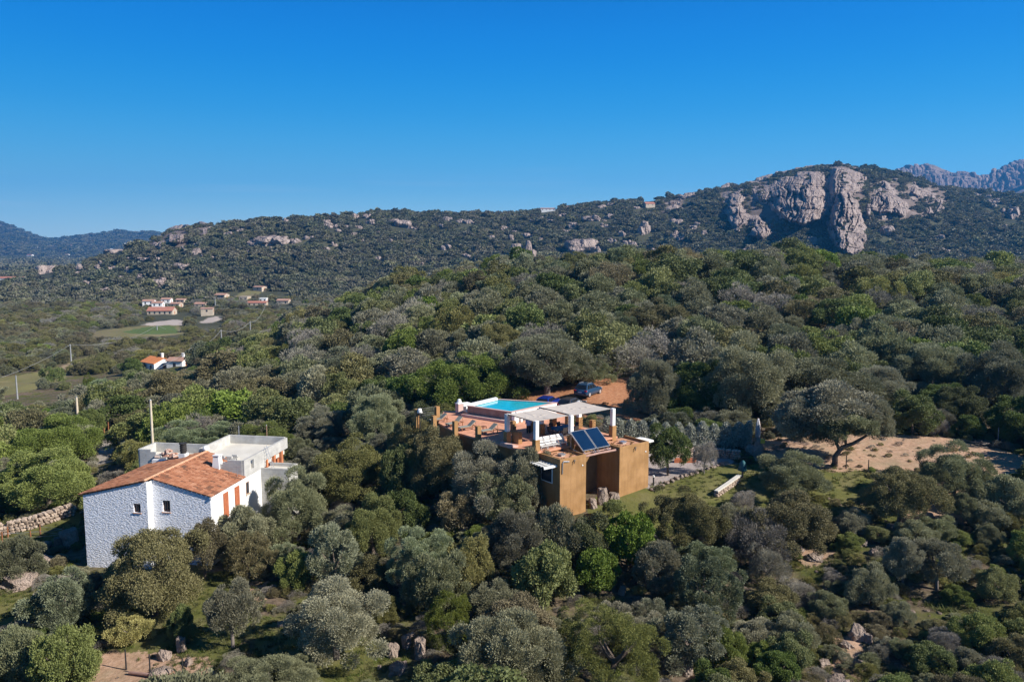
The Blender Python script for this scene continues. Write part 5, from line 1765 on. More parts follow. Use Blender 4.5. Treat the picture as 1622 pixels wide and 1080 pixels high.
# small red and yellow garden figure on the left lawn
g = G(29, 975)
e = thing('garden_figure', 'small red garden figure with a yellow head on the lawn corner', 'garden figure', g)
mb = MB(); mb.loft([[(g[0] + r_ * math.cos(t), g[1] + r_ * math.sin(t), g[2] + z) for t in np.linspace(0, 2 * math.pi, 12, endpoint=False)] for r_, z in ((.17, 0), (.2, .12), (.17, .3), (.09, .38))]); mb.build('body', M['redplastic'], e, smooth_shade=True)
v, f = ico(2)
o = link('head', raw_mesh('head', v * .13, f, M['yellowplastic'], smooth_shade=True)); o.parent = e; o.location = (0, 0, .48)
# dark stump by the turf
g = G(94, 868)
mb = MB(); mb.tube([(g[0], g[1], g[2] - .1), (g[0], g[1], g[2] + .5), (g[0], g[1], g[2] + .95)], [.42, .38, .36], 12)
tag(mb.build('tree_stump', M['bark']), 'dark broad tree stump in the shadow beside the white house', 'stump')
# dead brushwood pile on the bare yard
g = G(1562, 706); rr_ = random.Random(3); mb = MB()
for i in range(46):
    a = rr_.uniform(0, 6.28); L = rr_.uniform(.5, 1.4); x = rr_.gauss(0, .7); y = rr_.gauss(0, .5); z = rr_.uniform(.05, .5)
    mb.tube([(g[0] + x - math.cos(a) * L / 2, g[1] + y - math.sin(a) * L / 2, g[2] + z), (g[0] + x + math.cos(a) * L / 2, g[1] + y + math.sin(a) * L / 2, g[2] + z * rr_.uniform(.5, 1.2))], .035, 5)
tag(mb.build('brushwood_pile', M['palebark']), 'pile of cut brushwood beside the bare earth yard', 'brushwood')

# ------------------------------------------------------------------ rocks
NEAR_ROCKS = []


def near_rock(px, py, wpx, hpx, label, vert=.3, n=1, mat='granite', group=None):
    g = G(px, py); s_ = g[1] / F
    rng = np.random.default_rng(int(px * 7 + py))
    w = wpx * s_ / 2; h = hpx * s_ / 2
    bl = [(0, 0, h * .55, w, w * .8, h * 1.15, rng.uniform(0, 6), vert, 4)]
    for k in range(n - 1):
        a = rng.uniform(0, 6.28); q = rng.uniform(.3, .6)
        bl.append((math.cos(a) * w * .8, math.sin(a) * w * .6, h * q * .4, w * q, w * q * .8, h * q, rng.uniform(0, 6), vert, 3))
    o = link('boulder' if n == 1 else 'rock_outcrop', rock_mesh('boulder', rng, M[mat], bl), (g[0], g[1], g[2] - .1))
    tag(o, label, 'boulder' if n == 1 else 'rock outcrop', group)
    NEAR_ROCKS.append((g[0], g[1], w))


near_rock(953, 797, 17, 36, 'tall pale standing rock in front of the recess of the ochre villa', .7)
near_rock(939, 803, 16, 20, 'pale rock at the foot of the near ochre block')
near_rock(972, 788, 22, 14, 'low pale rock next to the tall standing rock of the villa')
near_rock(984, 783, 10, 14, 'small pale rock at the corner of the far ochre block')
near_rock(962, 775, 30, 10, 'flat pale slab inside the shaded recess of the villa')
near_rock(38, 925, 60, 30, 'broad layered pale rock above the lawn with the red garden figure', .2, 5)
near_rock(8, 932, 24, 16, 'pale boulder at the upper edge of the lawn with the red figure')
near_rock(70, 868, 26, 18, 'pale rock in the sun beside the bright green lawn')
near_rock(66, 893, 46, 24, 'smooth rock slab in the blue shadow of the white house', .1)
near_rock(112, 860, 36, 36, 'craggy rocks in the shadow against the white house', .4, 4)
near_rock(288, 1030, 18, 34, 'upright grey rock on the stony bank below the white house', .7)
near_rock(262, 1042, 26, 22, 'grey rocks on the stony bank left of the upright rock', .3, 3)
near_rock(256, 1066, 34, 18, 'low pale rock in front of the stony bank', .2, 2)
near_rock(300, 1052, 16, 18, 'pale block at the right end of the stony bank')
near_rock(666, 1040, 26, 48, 'tall dark rock pinnacle in the shade below the trees', .8)
near_rock(645, 1022, 24, 30, 'dark rock beside the tall pinnacle', .6)
near_rock(622, 1040, 20, 34, 'dark rock standing apart at the lawn edge near the pinnacle', .6)
near_rock(632, 1060, 40, 18, 'sunlit pale rock at the foot of the dark pinnacle', .3, 3)
near_rock(601, 1058, 10, 12, 'single pale stone on the grass')
near_rock(444, 990, 16, 12, 'reddish stone at the edge of the mown grass')
near_rock(1266, 873, 14, 14, 'grey rock at the top of the eroded bank')
near_rock(1290, 884, 30, 12, 'pale rubble rock on the eroded bank', .2, 4)
near_rock(1383, 878, 16, 13, 'pale pointed rock beside the dirt path')
near_rock(1366, 860, 22, 10, 'flat rock at the bend of the dirt path')
near_rock(1412, 838, 18, 14, 'reddish rock under the dense dark oak')
near_rock(1440, 830, 30, 16, 'pale rocks to the side of the dense dark oak', .2, 4)
near_rock(1468, 818, 20, 12, 'pale rock above the dirt path by the dense oak', .2, 2)
near_rock(1358, 1010, 34, 30, 'big grey boulder in the scrub below the path', .3)
near_rock(1376, 1016, 18, 20, 'grey boulder leaning on the big boulder in the scrub')
near_rock(1306, 1000, 12, 14, 'small pale rock left of the big grey boulder')
near_rock(1340, 1022, 26, 12, 'pale slab below the big grey boulder', .1, 3)
near_rock(1366, 1058, 20, 20, 'grey rock on the bare stony slope', .3, 2)
near_rock(1305, 1050, 26, 12, 'pale rock rubble on the bare stony slope', .2, 5)
near_rock(1330, 1078, 50, 14, 'pale broken ledge at the bottom of the stony slope', .2, 5)
near_rock(1078, 1062, 36, 30, 'grey rocks under the silvery tree in the scrub', .4, 3)
near_rock(1105, 1075, 16, 14, 'pale rock near the grey rocks in the scrub')
near_rock(985, 940, 14, 20, 'pale rock on the terrace bank under the olives')
near_rock(1238, 462, 36, 18, 'pale rock pile breaking through the woodland on the slope', .3, 4)
near_rock(637, 507, 14, 8, 'small pale rock in the woodland behind the villa', .3, 2)
near_rock(816, 432, 18, 8, 'pale rocks near the crest of the wooded slope', .3, 3)

# rock outcrops of the middle hills: x, y, width, height in photo pixels
HILL_ROCKS = [(250, 388, 12, 6, 2), (181, 400, 34, 10, 5), (127, 426, 14, 10, 2), (71, 433, 34, 16, 6), (230, 412, 18, 6, 3), (313, 402, 20, 9, 3),
    (182, 426, 18, 6, 3), (206, 431, 14, 7, 3), (289, 426, 16, 10, 3), (225, 443, 14, 10, 3), (250, 453, 22, 14, 4), (140, 450, 16, 8, 3), (167, 462, 15, 7, 3), (407, 388, 32, 10, 5),
    (344, 354, 20, 6, 3), (449, 344, 15, 13, 3), (424, 386, 42, 13, 9), (440, 381, 24, 10, 4), (467, 384, 18, 9, 4), (484, 379, 14, 7, 3), (517, 358, 17, 7, 3), (581, 346, 12, 9, 3),
    (586, 355, 12, 8, 3), (567, 362, 12, 6, 3), (634, 359, 24, 12, 5), (651, 363, 16, 7, 3), (518, 395, 14, 6, 3), (531, 390, 10, 8, 2), (600, 412, 10, 8, 3), (703, 396, 15, 9, 3),
    (743, 354, 14, 7, 3), (730, 352, 12, 5, 2), (811, 380, 12, 8, 3), (779, 376, 12, 5, 2), (722, 414, 16, 4, 3), (655, 434, 12, 5, 2), (740, 407, 14, 7, 2),
    (824, 408, 22, 22, 6), (843, 406, 16, 24, 5), (920, 396, 42, 19, 8), (946, 400, 18, 12, 4), (834, 376, 14, 9, 3), (904, 361, 14, 9, 3), (935, 350, 26, 9, 6), (966, 345, 14, 9, 3),
    (969, 385, 12, 10, 3), (985, 374, 12, 11, 3), (1021, 369, 20, 20, 5), (1073, 354, 16, 10, 4), (1075, 378, 20, 15, 4), (1098, 362, 18, 10, 4), (1115, 371, 8, 10, 2),
    (950, 329, 16, 5, 3), (966, 325, 14, 5, 3), (1010, 331, 12, 5, 3), (1085, 315, 18, 8, 4), (1096, 311, 16, 7, 3), (960, 360, 14, 7, 3), (1000, 390, 14, 7, 3),
    (1234, 406, 20, 14, 3), (1404, 372, 22, 16, 4), (1601, 346, 24, 18, 5), (1575, 322, 18, 7, 4), (1490, 378, 14, 8, 3), (1500, 400, 12, 8, 3), (1180, 398, 20, 8, 3), (1290, 386, 16, 12, 3),
    (870, 352, 10, 5, 2), (890, 342, 12, 5, 2), (700, 360, 10, 5, 2), (620, 384, 9, 6, 2), (560, 372, 9, 5, 2), (480, 362, 9, 5, 2), (360, 372, 10, 6, 2), (380, 366, 10, 5, 2), (395, 400, 10, 6, 2), (340, 410, 10, 6, 2), (1120, 400, 14, 6, 3), (1040, 398, 14, 6, 3)]
rgh = np.random.default_rng(404)
while len(HILL_ROCKS) < 170:
    pxr = rgh.uniform(120, 1180) if rgh.random() < .8 else rgh.uniform(1380, 1620)
    pyr = np.interp(pxr, R2_PX, R2_PY) + 4 + rgh.gamma(1.6, 16)
    if vnoise(np.array([pxr / 45]), np.array([pyr / 18]), 5)[0] < .5 or pyr > 440:
        continue
    wr = rgh.uniform(4, 11)
    HILL_ROCKS.append((pxr, pyr, wr, wr * rgh.uniform(.4, .75), 2))
for i, (px, py, w, h, n) in enumerate(HILL_ROCKS):
    g = G(px, py)
    if g[1] > 1700: g = aty(px, py, 1000); g[2] = hz(g[0], g[1])
    s_ = g[1] / F; rng = np.random.default_rng(900 + i)
    W = w * s_ / 2 * 1.35; Hh = h * s_ / 2 * 1.3
    bl = []
    for k in range(n + 2):
        q = rng.uniform(.35, .7) if k else .75
        bl.append((rng.uniform(-1, 1) * W * .75 if k else 0, rng.uniform(-.4, .6) * W * .8, rng.uniform(-.2, .9) * Hh * (1 if k else .5), W * q * .85, W * q * .8, Hh * (q * .8 + .3), rng.uniform(0, 6), .15, 3 if w > 18 else 2))
    o = link('rock_outcrop', rock_mesh('rock_outcrop', rng, M['granite_far'], bl), g)
    tag(o, 'pale granite outcrop breaking through the dark scrub of the middle hills', 'rock outcrop', 'granite outcrops on the middle hills')



CREVICES = []


def relief_cliff(label, outline, prof, seed, top=252, skew=0.0, cell=8.0, crack=17.0):
    """a bare granite face standing out of the hillside: prof = (px, metres in front of the slope) at row `top`"""
    rng = np.random.default_rng(seed)
    ox = np.array([p[0] for p in outline]); oy = np.array([p[1] for p in outline])
    x0, x1, y0, y1 = ox.min() - 4, ox.max() + 4, oy.min() - 4, oy.max() + 4
    cxs = np.linspace(x0, x1, max(4, int((x1 - x0) / 7))); cys = np.linspace(y0, y1, max(4, int((y1 - y0) / 7)))
    D = np.array([[min(G(px, py)[1], 1420) for px in cxs] for py in cys])
    gx = np.arange(x0, x1, .8); gy = np.arange(y0, y1, .8)
    fx = np.interp(gx, cxs, np.arange(len(cxs))); fy = np.interp(gy, cys, np.arange(len(cys)))
    ix = np.clip(fx.astype(int), 0, len(cxs) - 2); iy = np.clip(fy.astype(int), 0, len(cys) - 2)
    tx = fx - ix; ty = (fy - iy)[:, None]
    base = (D[iy][:, ix] * (1 - tx) + D[iy][:, ix + 1] * tx) * (1 - ty) + (D[iy + 1][:, ix] * (1 - tx) + D[iy + 1][:, ix + 1] * tx) * ty
    PX, PY = np.meshgrid(gx, gy)
    wx = PX + fbm(PX / 14, PY / 14, seed + 1, 4) * 8 + (PY - top) * .10; wy = PY + fbm(PX / 14 + 30, PY / 14, seed + 2, 3) * 4
    # distance inside the outline
    wx0 = PX + fbm(PX / 14, PY / 14, seed + 1, 3) * 5
    ins = inside(outline, wx0, wy)
    dist = np.full(PX.shape, 1e9)
    n = len(outline)
    for i in range(n):
        a = np.array(outline[i], float); e = np.array(outline[(i + 1) % n], float) - a
        t = np.clip(((wx0 - a[0]) * e[0] + (wy - a[1]) * e[1]) / (e @ e), 0, 1)
        dist = np.minimum(dist, np.hypot(wx0 - a[0] - e[0] * t, wy - a[1] - e[1] * t))
    m = np.where(ins, smooth(dist / 7), 0); outm = np.where(ins, 0, smooth(dist / 4))
    bul = np.interp(wx0 - (wy - top) * skew, [p[0] for p in prof], [p[1] for p in prof])
    def ridgen(u, v, sd): return 1 - np.abs(2 * vnoise(u, v, sd) - 1)
    cr = np.clip(ridgen(wx / cell, wy / (cell * 7), seed + 5) - .80, 0, 1) / .20
    cr2 = np.clip(ridgen(wx / (cell * .4), wy / (cell * 3), seed + 6) - .82, 0, 1) / .18
    hz_ = np.clip(ridgen(wx / (cell * 3), wy / (cell * 1.2), seed + 7) - .86, 0, 1) / .14
    col_ = (vnoise(wx / (cell * .8), wy / (cell * 6), seed + 9) - .5) * 14
    d = base - bul * m - 3 * m - col_ * m + cr * crack * m + cr2 * crack * .35 * m + hz_ * crack * .5 * m - fbm(PX / 9, PY / 9, seed + 8, 5) * 9 * m + 10 * outm
    u = (PX - 811) / F; v = -(PY - 540) / F
    dy = CP + v * SP; dz = -SP + v * CP
    V = np.stack([u / dy * d, d, dz / dy * d], -1).reshape(-1, 3)
    nn = PX.shape; idx = np.arange(V.shape[0]).reshape(nn)
    Q = np.stack([idx[:-1, :-1], idx[1:, :-1], idx[1:, 1:], idx[:-1, 1:]], -1).reshape(-1, 4)
    keep = (outm.ravel()[Q] < .95).all(1)
    Q = Q[keep]; uq, inv = np.unique(Q, return_inverse=True)
    o = link('granite_cliff', raw_mesh('granite_cliff', V[uq], inv.reshape(Q.shape), M['granite_far']))
    tag(o, label, 'cliff')
    k = np.nonzero(((cr * m) > .45).ravel() & (rng.random(V.shape[0]) < .022))[0]
    CREVICES.extend((V[k] + np.array([0, -2.5, -2.0])).tolist())


relief_cliff('great pale granite cliff with a long shaded face and a bright spur',
             [(1172, 298), (1198, 286), (1232, 276), (1262, 269), (1290, 266), (1330, 262), (1362, 269), (1376, 280), (1370, 296), (1354, 310), (1362, 330), (1373, 360), (1375, 380), (1366, 396), (1350, 408), (1338, 404), (1325, 394), (1311, 380), (1307, 362), (1311, 347), (1296, 353), (1275, 359), (1252, 353), (1235, 345), (1213, 328), (1190, 312)],
             [(1176, 8), (1200, 20), (1250, 50), (1278, 78), (1290, 74), (1304, 34), (1315, 30), (1325, 76), (1338, 82), (1352, 56), (1378, 10)], 5)
relief_cliff('lower granite crag with a steep face to the side of the great cliff',
             [(1140, 300), (1158, 293), (1176, 298), (1184, 312), (1176, 326), (1186, 338), (1206, 344), (1222, 358), (1230, 370), (1214, 378), (1190, 378), (1172, 372), (1156, 370), (1152, 350), (1148, 332), (1136, 322)],
             [(1130, 0), (1158, 34), (1172, 40), (1184, 16), (1190, 34), (1206, 40), (1232, 6)], 6, cell=7)
relief_cliff('broken pale granite slabs falling beside the rounded summit',
             [(1386, 300), (1396, 284), (1412, 290), (1424, 306), (1438, 322), (1442, 336), (1430, 346), (1412, 340), (1398, 346), (1384, 336), (1376, 348), (1366, 336), (1378, 318)],
             [(1364, 0), (1384, 22), (1392, 10), (1408, 30), (1425, 24), (1444, 4)], 7, cell=8)
relief_cliff('separate slope of pale granite slabs further along the ridge',
             [(1436, 294), (1450, 290), (1466, 298), (1482, 306), (1498, 318), (1504, 330), (1492, 340), (1478, 348), (1466, 340), (1458, 322), (1446, 310)],
             [(1430, 0), (1452, 18), (1462, 10), (1486, 28), (1506, 4)], 8, cell=7)
relief_cliff('small pale granite face among scrub left of the cliffs', [(1046, 322), (1060, 313), (1076, 322), (1082, 334), (1070, 340), (1052, 336)], [(1040, 0), (1062, 16), (1084, 2)], 9, cell=6, crack=6)
relief_cliff('long pale slab sloping down the end of the western hill', [(226, 392), (248, 378), (268, 364), (286, 358), (300, 360), (302, 376), (286, 386), (262, 391), (240, 394)], [(222, 0), (262, 26), (286, 34), (304, 6)], 10, cell=7, crack=6)
relief_cliff('rounded pale slab on the crest of the western hill', [(300, 362), (314, 354), (328, 358), (334, 372), (320, 377), (306, 374)], [(298, 0), (318, 16), (336, 2)], 11, cell=6, crack=5)
# far jagged mountain
rng = np.random.default_rng(31); bl = []
xs = np.arange(1412, 1700, 5.5)
for px in xs:
    top = np.interp(px, R3_PX, R3_PY)
    for k in range(4):
        py = top + 6 + k * 9 + rng.uniform(-2, 3)
        Y_ = 3350 - k * 130
        q = aty(px + rng.uniform(-3, 3), py, Y_); s_ = Y_ / F
        bl.append((q[0], q[1], q[2], s_ * rng.uniform(3.5, 6.5), s_ * rng.uniform(5, 8), s_ * rng.uniform(6, 11.5 if k else 8.5), rng.uniform(0, 6), .75, 2))
tag(link('jagged_mountain', rock_mesh('jagged_mountain', rng, M['granite_peak'], bl)), kind='structure')


# ------------------------------------------------------------------ plants
def crown(seed, npuff=30, pr=.30, leaves=9000, L=.10, Wd=.036, spray=.6, flat=.78, shell=(.52, .86), zmin=-.55, irregular=.16, up=.15):
    """unit crown (radius about 1, standing on z = 0): leaf sprays in clumps spread through the volume"""
    rng = np.random.default_rng(seed)
    i = np.arange(npuff) + .5
    z = zmin + (1 - zmin) * (i / npuff); z = np.clip(z + rng.normal(0, .08, npuff), zmin, 1)
    th = i * 2.39996 + rng.normal(0, .35, npuff)
    r = np.sqrt(np.clip(1 - z * z, 0, 1))
    d = np.stack([r * np.cos(th), r * np.sin(th), z], 1)
    lump = 1 + irregular * (np.sin(th * 2 + rng.uniform(0, 6)) + np.sin(th * 3 + z * 4 + rng.uniform(0, 6)))
    cen = d * (rng.uniform(shell[0], shell[1], npuff) * lump)[:, None]
    rad = pr * rng.uniform(.65, 1.25, npuff)
    cnt = rng.multinomial(leaves, rad ** 2 / (rad ** 2).sum())
    k = np.repeat(np.arange(npuff), cnt); n = len(k)
    v = rng.normal(size=(n, 3)); v /= np.linalg.norm(v, axis=1)[:, None]
    fl = ((v * d[k]).sum(1) < -.25)
    v[fl] = -v[fl]
    v[:, 2] = np.where((v[:, 2] < -.3) & (rng.random(n) < .6), -v[:, 2], v[:, 2])
    rr = rad[k] * np.clip(rng.normal(.92, .16, n), .3, 1.35)
    p = cen[k] + v * rr[:, None]
    p[:, 2] *= flat
    t = rng.normal(size=(n, 3)); t /= np.linalg.norm(t, axis=1)[:, None]
    ax = v * spray + t * (1 - spray) + np.array([0, 0, up]); ax /= np.linalg.norm(ax, axis=1)[:, None]
    s = np.cross(ax, rng.normal(size=(n, 3))); s /= np.linalg.norm(s, axis=1)[:, None]
    ll = L * rng.uniform(.6, 1.3, n)[:, None]; ww = Wd * rng.uniform(.7, 1.3, n)[:, None]
    V = np.stack([p, p + ax * ll * .5 + s * ww, p + ax * ll, p + ax * ll * .5 - s * ww], 1).reshape(-1, 3)
    V[:, 2] += -V[:, 2].min() * 0 + .62 * flat / .78
    V[:, 2] = np.maximum(V[:, 2], 0.0)
    f = np.arange(n * 4).reshape(n, 4)
    tint = np.clip(rng.uniform(.1, .9, npuff)[k] * .55 + rng.random(n) * .45, 0, 1)
    return V, f, tint


def trunk_mb(seed, h=.62, lean=.1, r=.075, limbs=4):
    rr = random.Random(seed); mb = MB()
    a = rr.uniform(0, 6.28)
    top = (math.cos(a) * lean, math.sin(a) * lean, h * .55)
    mb.tube([(0, 0, -.12), (top[0] * .3, top[1] * .3, h * .25), top], [r, r * .82, r * .68], 8)
    for k in range(limbs):
        b = a + 6.28 * k / limbs + rr.uniform(-.4, .4); q = rr.uniform(.35, .6)
        mb.tube([top, (top[0] + math.cos(b) * q * .5, top[1] + math.sin(b) * q * .5, h * .75), (top[0] + math.cos(b) * q * .9, top[1] + math.sin(b) * q * .9, h * 1.0)], [r * .55, r * .4, r * .2], 6)
    return mb


#          puffs pr  leaves  L    W    spray flat  shell        bark       words
KINDS = {
    'olive_tree':   (44, .24, 34000, .060, .0125, .62, .76, (.45, .90), 'palebark', 'grey-green wild olive'),
    'oak_tree':     (46, .24, 32000, .040, .018, .35, .80, (.52, .88), 'bark', 'dark brownish holm oak'),
    'juniper_tree': (52, .20, 32000, .055, .012, .75, 1.0, (.50, .88), 'bark', 'blue-green juniper'),
    'mastic_bush':  (38, .25, 30000, .046, .016, .5, .74, (.50, .88), 'bark', 'yellow-green mastic bush'),
    'dry_shrub':    (38, .26, 17000, .085, .0060, .75, .78, (.40, .86), 'palebark', 'greyish half-bare shrub'),
    'heath_bush':   (40, .24, 30000, .050, .0125, .75, .78, (.48, .90), 'bark', 'olive-brown tree heath'),
    'arbutus_tree': (38, .25, 28000, .052, .019, .4, .86, (.52, .88), 'bark', 'dark green strawberry tree'),
    'conifer':      (60, .19, 34000, .036, .012, .6, .98, (.62, .92), 'bark', 'dense deep green conifer'),
    'yellow_shrub': (26, .27, 15000, .055, .017, .6, .80, (.42, .88), 'palebark', 'yellowish thin-leaved shrub'),
    'laurel_tree':  (36, .26, 17000, .085, .024, .45, .84, (.50, .88), 'bark', 'bright glossy green laurel'),
}
CAT = {'olive_tree': 'olive tree', 'oak_tree': 'oak tree', 'juniper_tree': 'juniper', 'mastic_bush': 'mastic bush', 'dry_shrub': 'shrub', 'heath_bush': 'heath bush', 'arbutus_tree': 'strawberry tree',
       'conifer': 'conifer', 'yellow_shrub': 'shrub', 'laurel_tree': 'laurel'}
PROTO_BIG = {}
PROTO = {}      # kind -> list of (near crown mesh, trunk mesh, mid crown mesh)
for ki, (kind, a) in enumerate(KINDS.items()):
    lst = []
    for vI in range(4 if kind in ('olive_tree', 'oak_tree') else 3 if kind in ('juniper_tree', 'mastic_bush', 'heath_bush') else 2):
        sd = 100 * ki + vI
        V, f, t = crown(sd, a[0], a[1], a[2], a[3], a[4], a[5], a[6], a[7])
        near = raw_mesh('crown', V, f, LEAF[kind], tint=t)
        V, f, t = crown(sd + 50, int(a[0] * .85), a[1] * 1.08, int(a[2] * .30), a[3] * 1.4, a[4] * 1.65, a[5], a[6], a[7])
        mid = raw_mesh(kind, V, f, LEAF[kind], tint=t)
        tm = trunk_mb(sd)
        me = bpy.data.meshes.new('trunk'); me.from_pydata(tm.v, [], tm.f); me.materials.append(M[a[8]])
        lst.append((near, me, mid))
    PROTO[kind] = lst
    PROTO_BIG[kind] = []
    for vI in range({'olive_tree': 2, 'oak_tree': 2, 'juniper_tree': 1, 'mastic_bush': 1, 'heath_bush': 1, 'conifer': 1, 'arbutus_tree': 1}.get(kind, 0)):
        V, f, t = crown(100 * ki + 70 + vI, int(a[0] * 1.5), a[1] * .82, 80000, a[3] * .62, a[4] * .62, a[5], a[6], (a[7][0] - .05, a[7][1]), irregular=.22)
        PROTO_BIG[kind].append(raw_mesh('crown', V, f, LEAF[kind], tint=t))

PLANTED = []       # x, y, r
SHOWN = []         # prominent plants: x centre, half width, top, base (photo pixels), depth


def plant(kind, x, y, r, h, label, group=None, z=None, near=True, seed=0, lift=0.0, sx=1.0):
    near_me, trunk_me, mid_me = PROTO[kind][seed % len(PROTO[kind])]
    z = hz(x, y) if z is None else z
    rz = (seed * 2.399) % 6.283
    full = 1.42 * KINDS[kind][6] / .78        # height of the unit crown
    sc = (r * sx, r, h * (1 - lift) / full)
    PLANTED.append((x, y, r))
    if not near:
        o = link(kind, mid_me, (x, y, z - .15)); o.scale = sc; o.rotation_euler = (0, 0, rz)
        return tag(o, label, CAT[kind], group)
    e = thing(kind, label, CAT[kind], (x, y, z - .15), group)
    if r > 2.5 and y < 130 and PROTO_BIG[kind]:
        near_me = PROTO_BIG[kind][seed % len(PROTO_BIG[kind])]
    c = link('crown', near_me); c.parent = e; c.scale = sc; c.location = (0, 0, lift * h); c.rotation_euler = (0, 0, rz)
    t = link('trunk', trunk_me); t.parent = e; t.rotation_euler = (0, 0, rz)
    t.scale = (r, r, (h * lift + h * .75) / .78)
    return e


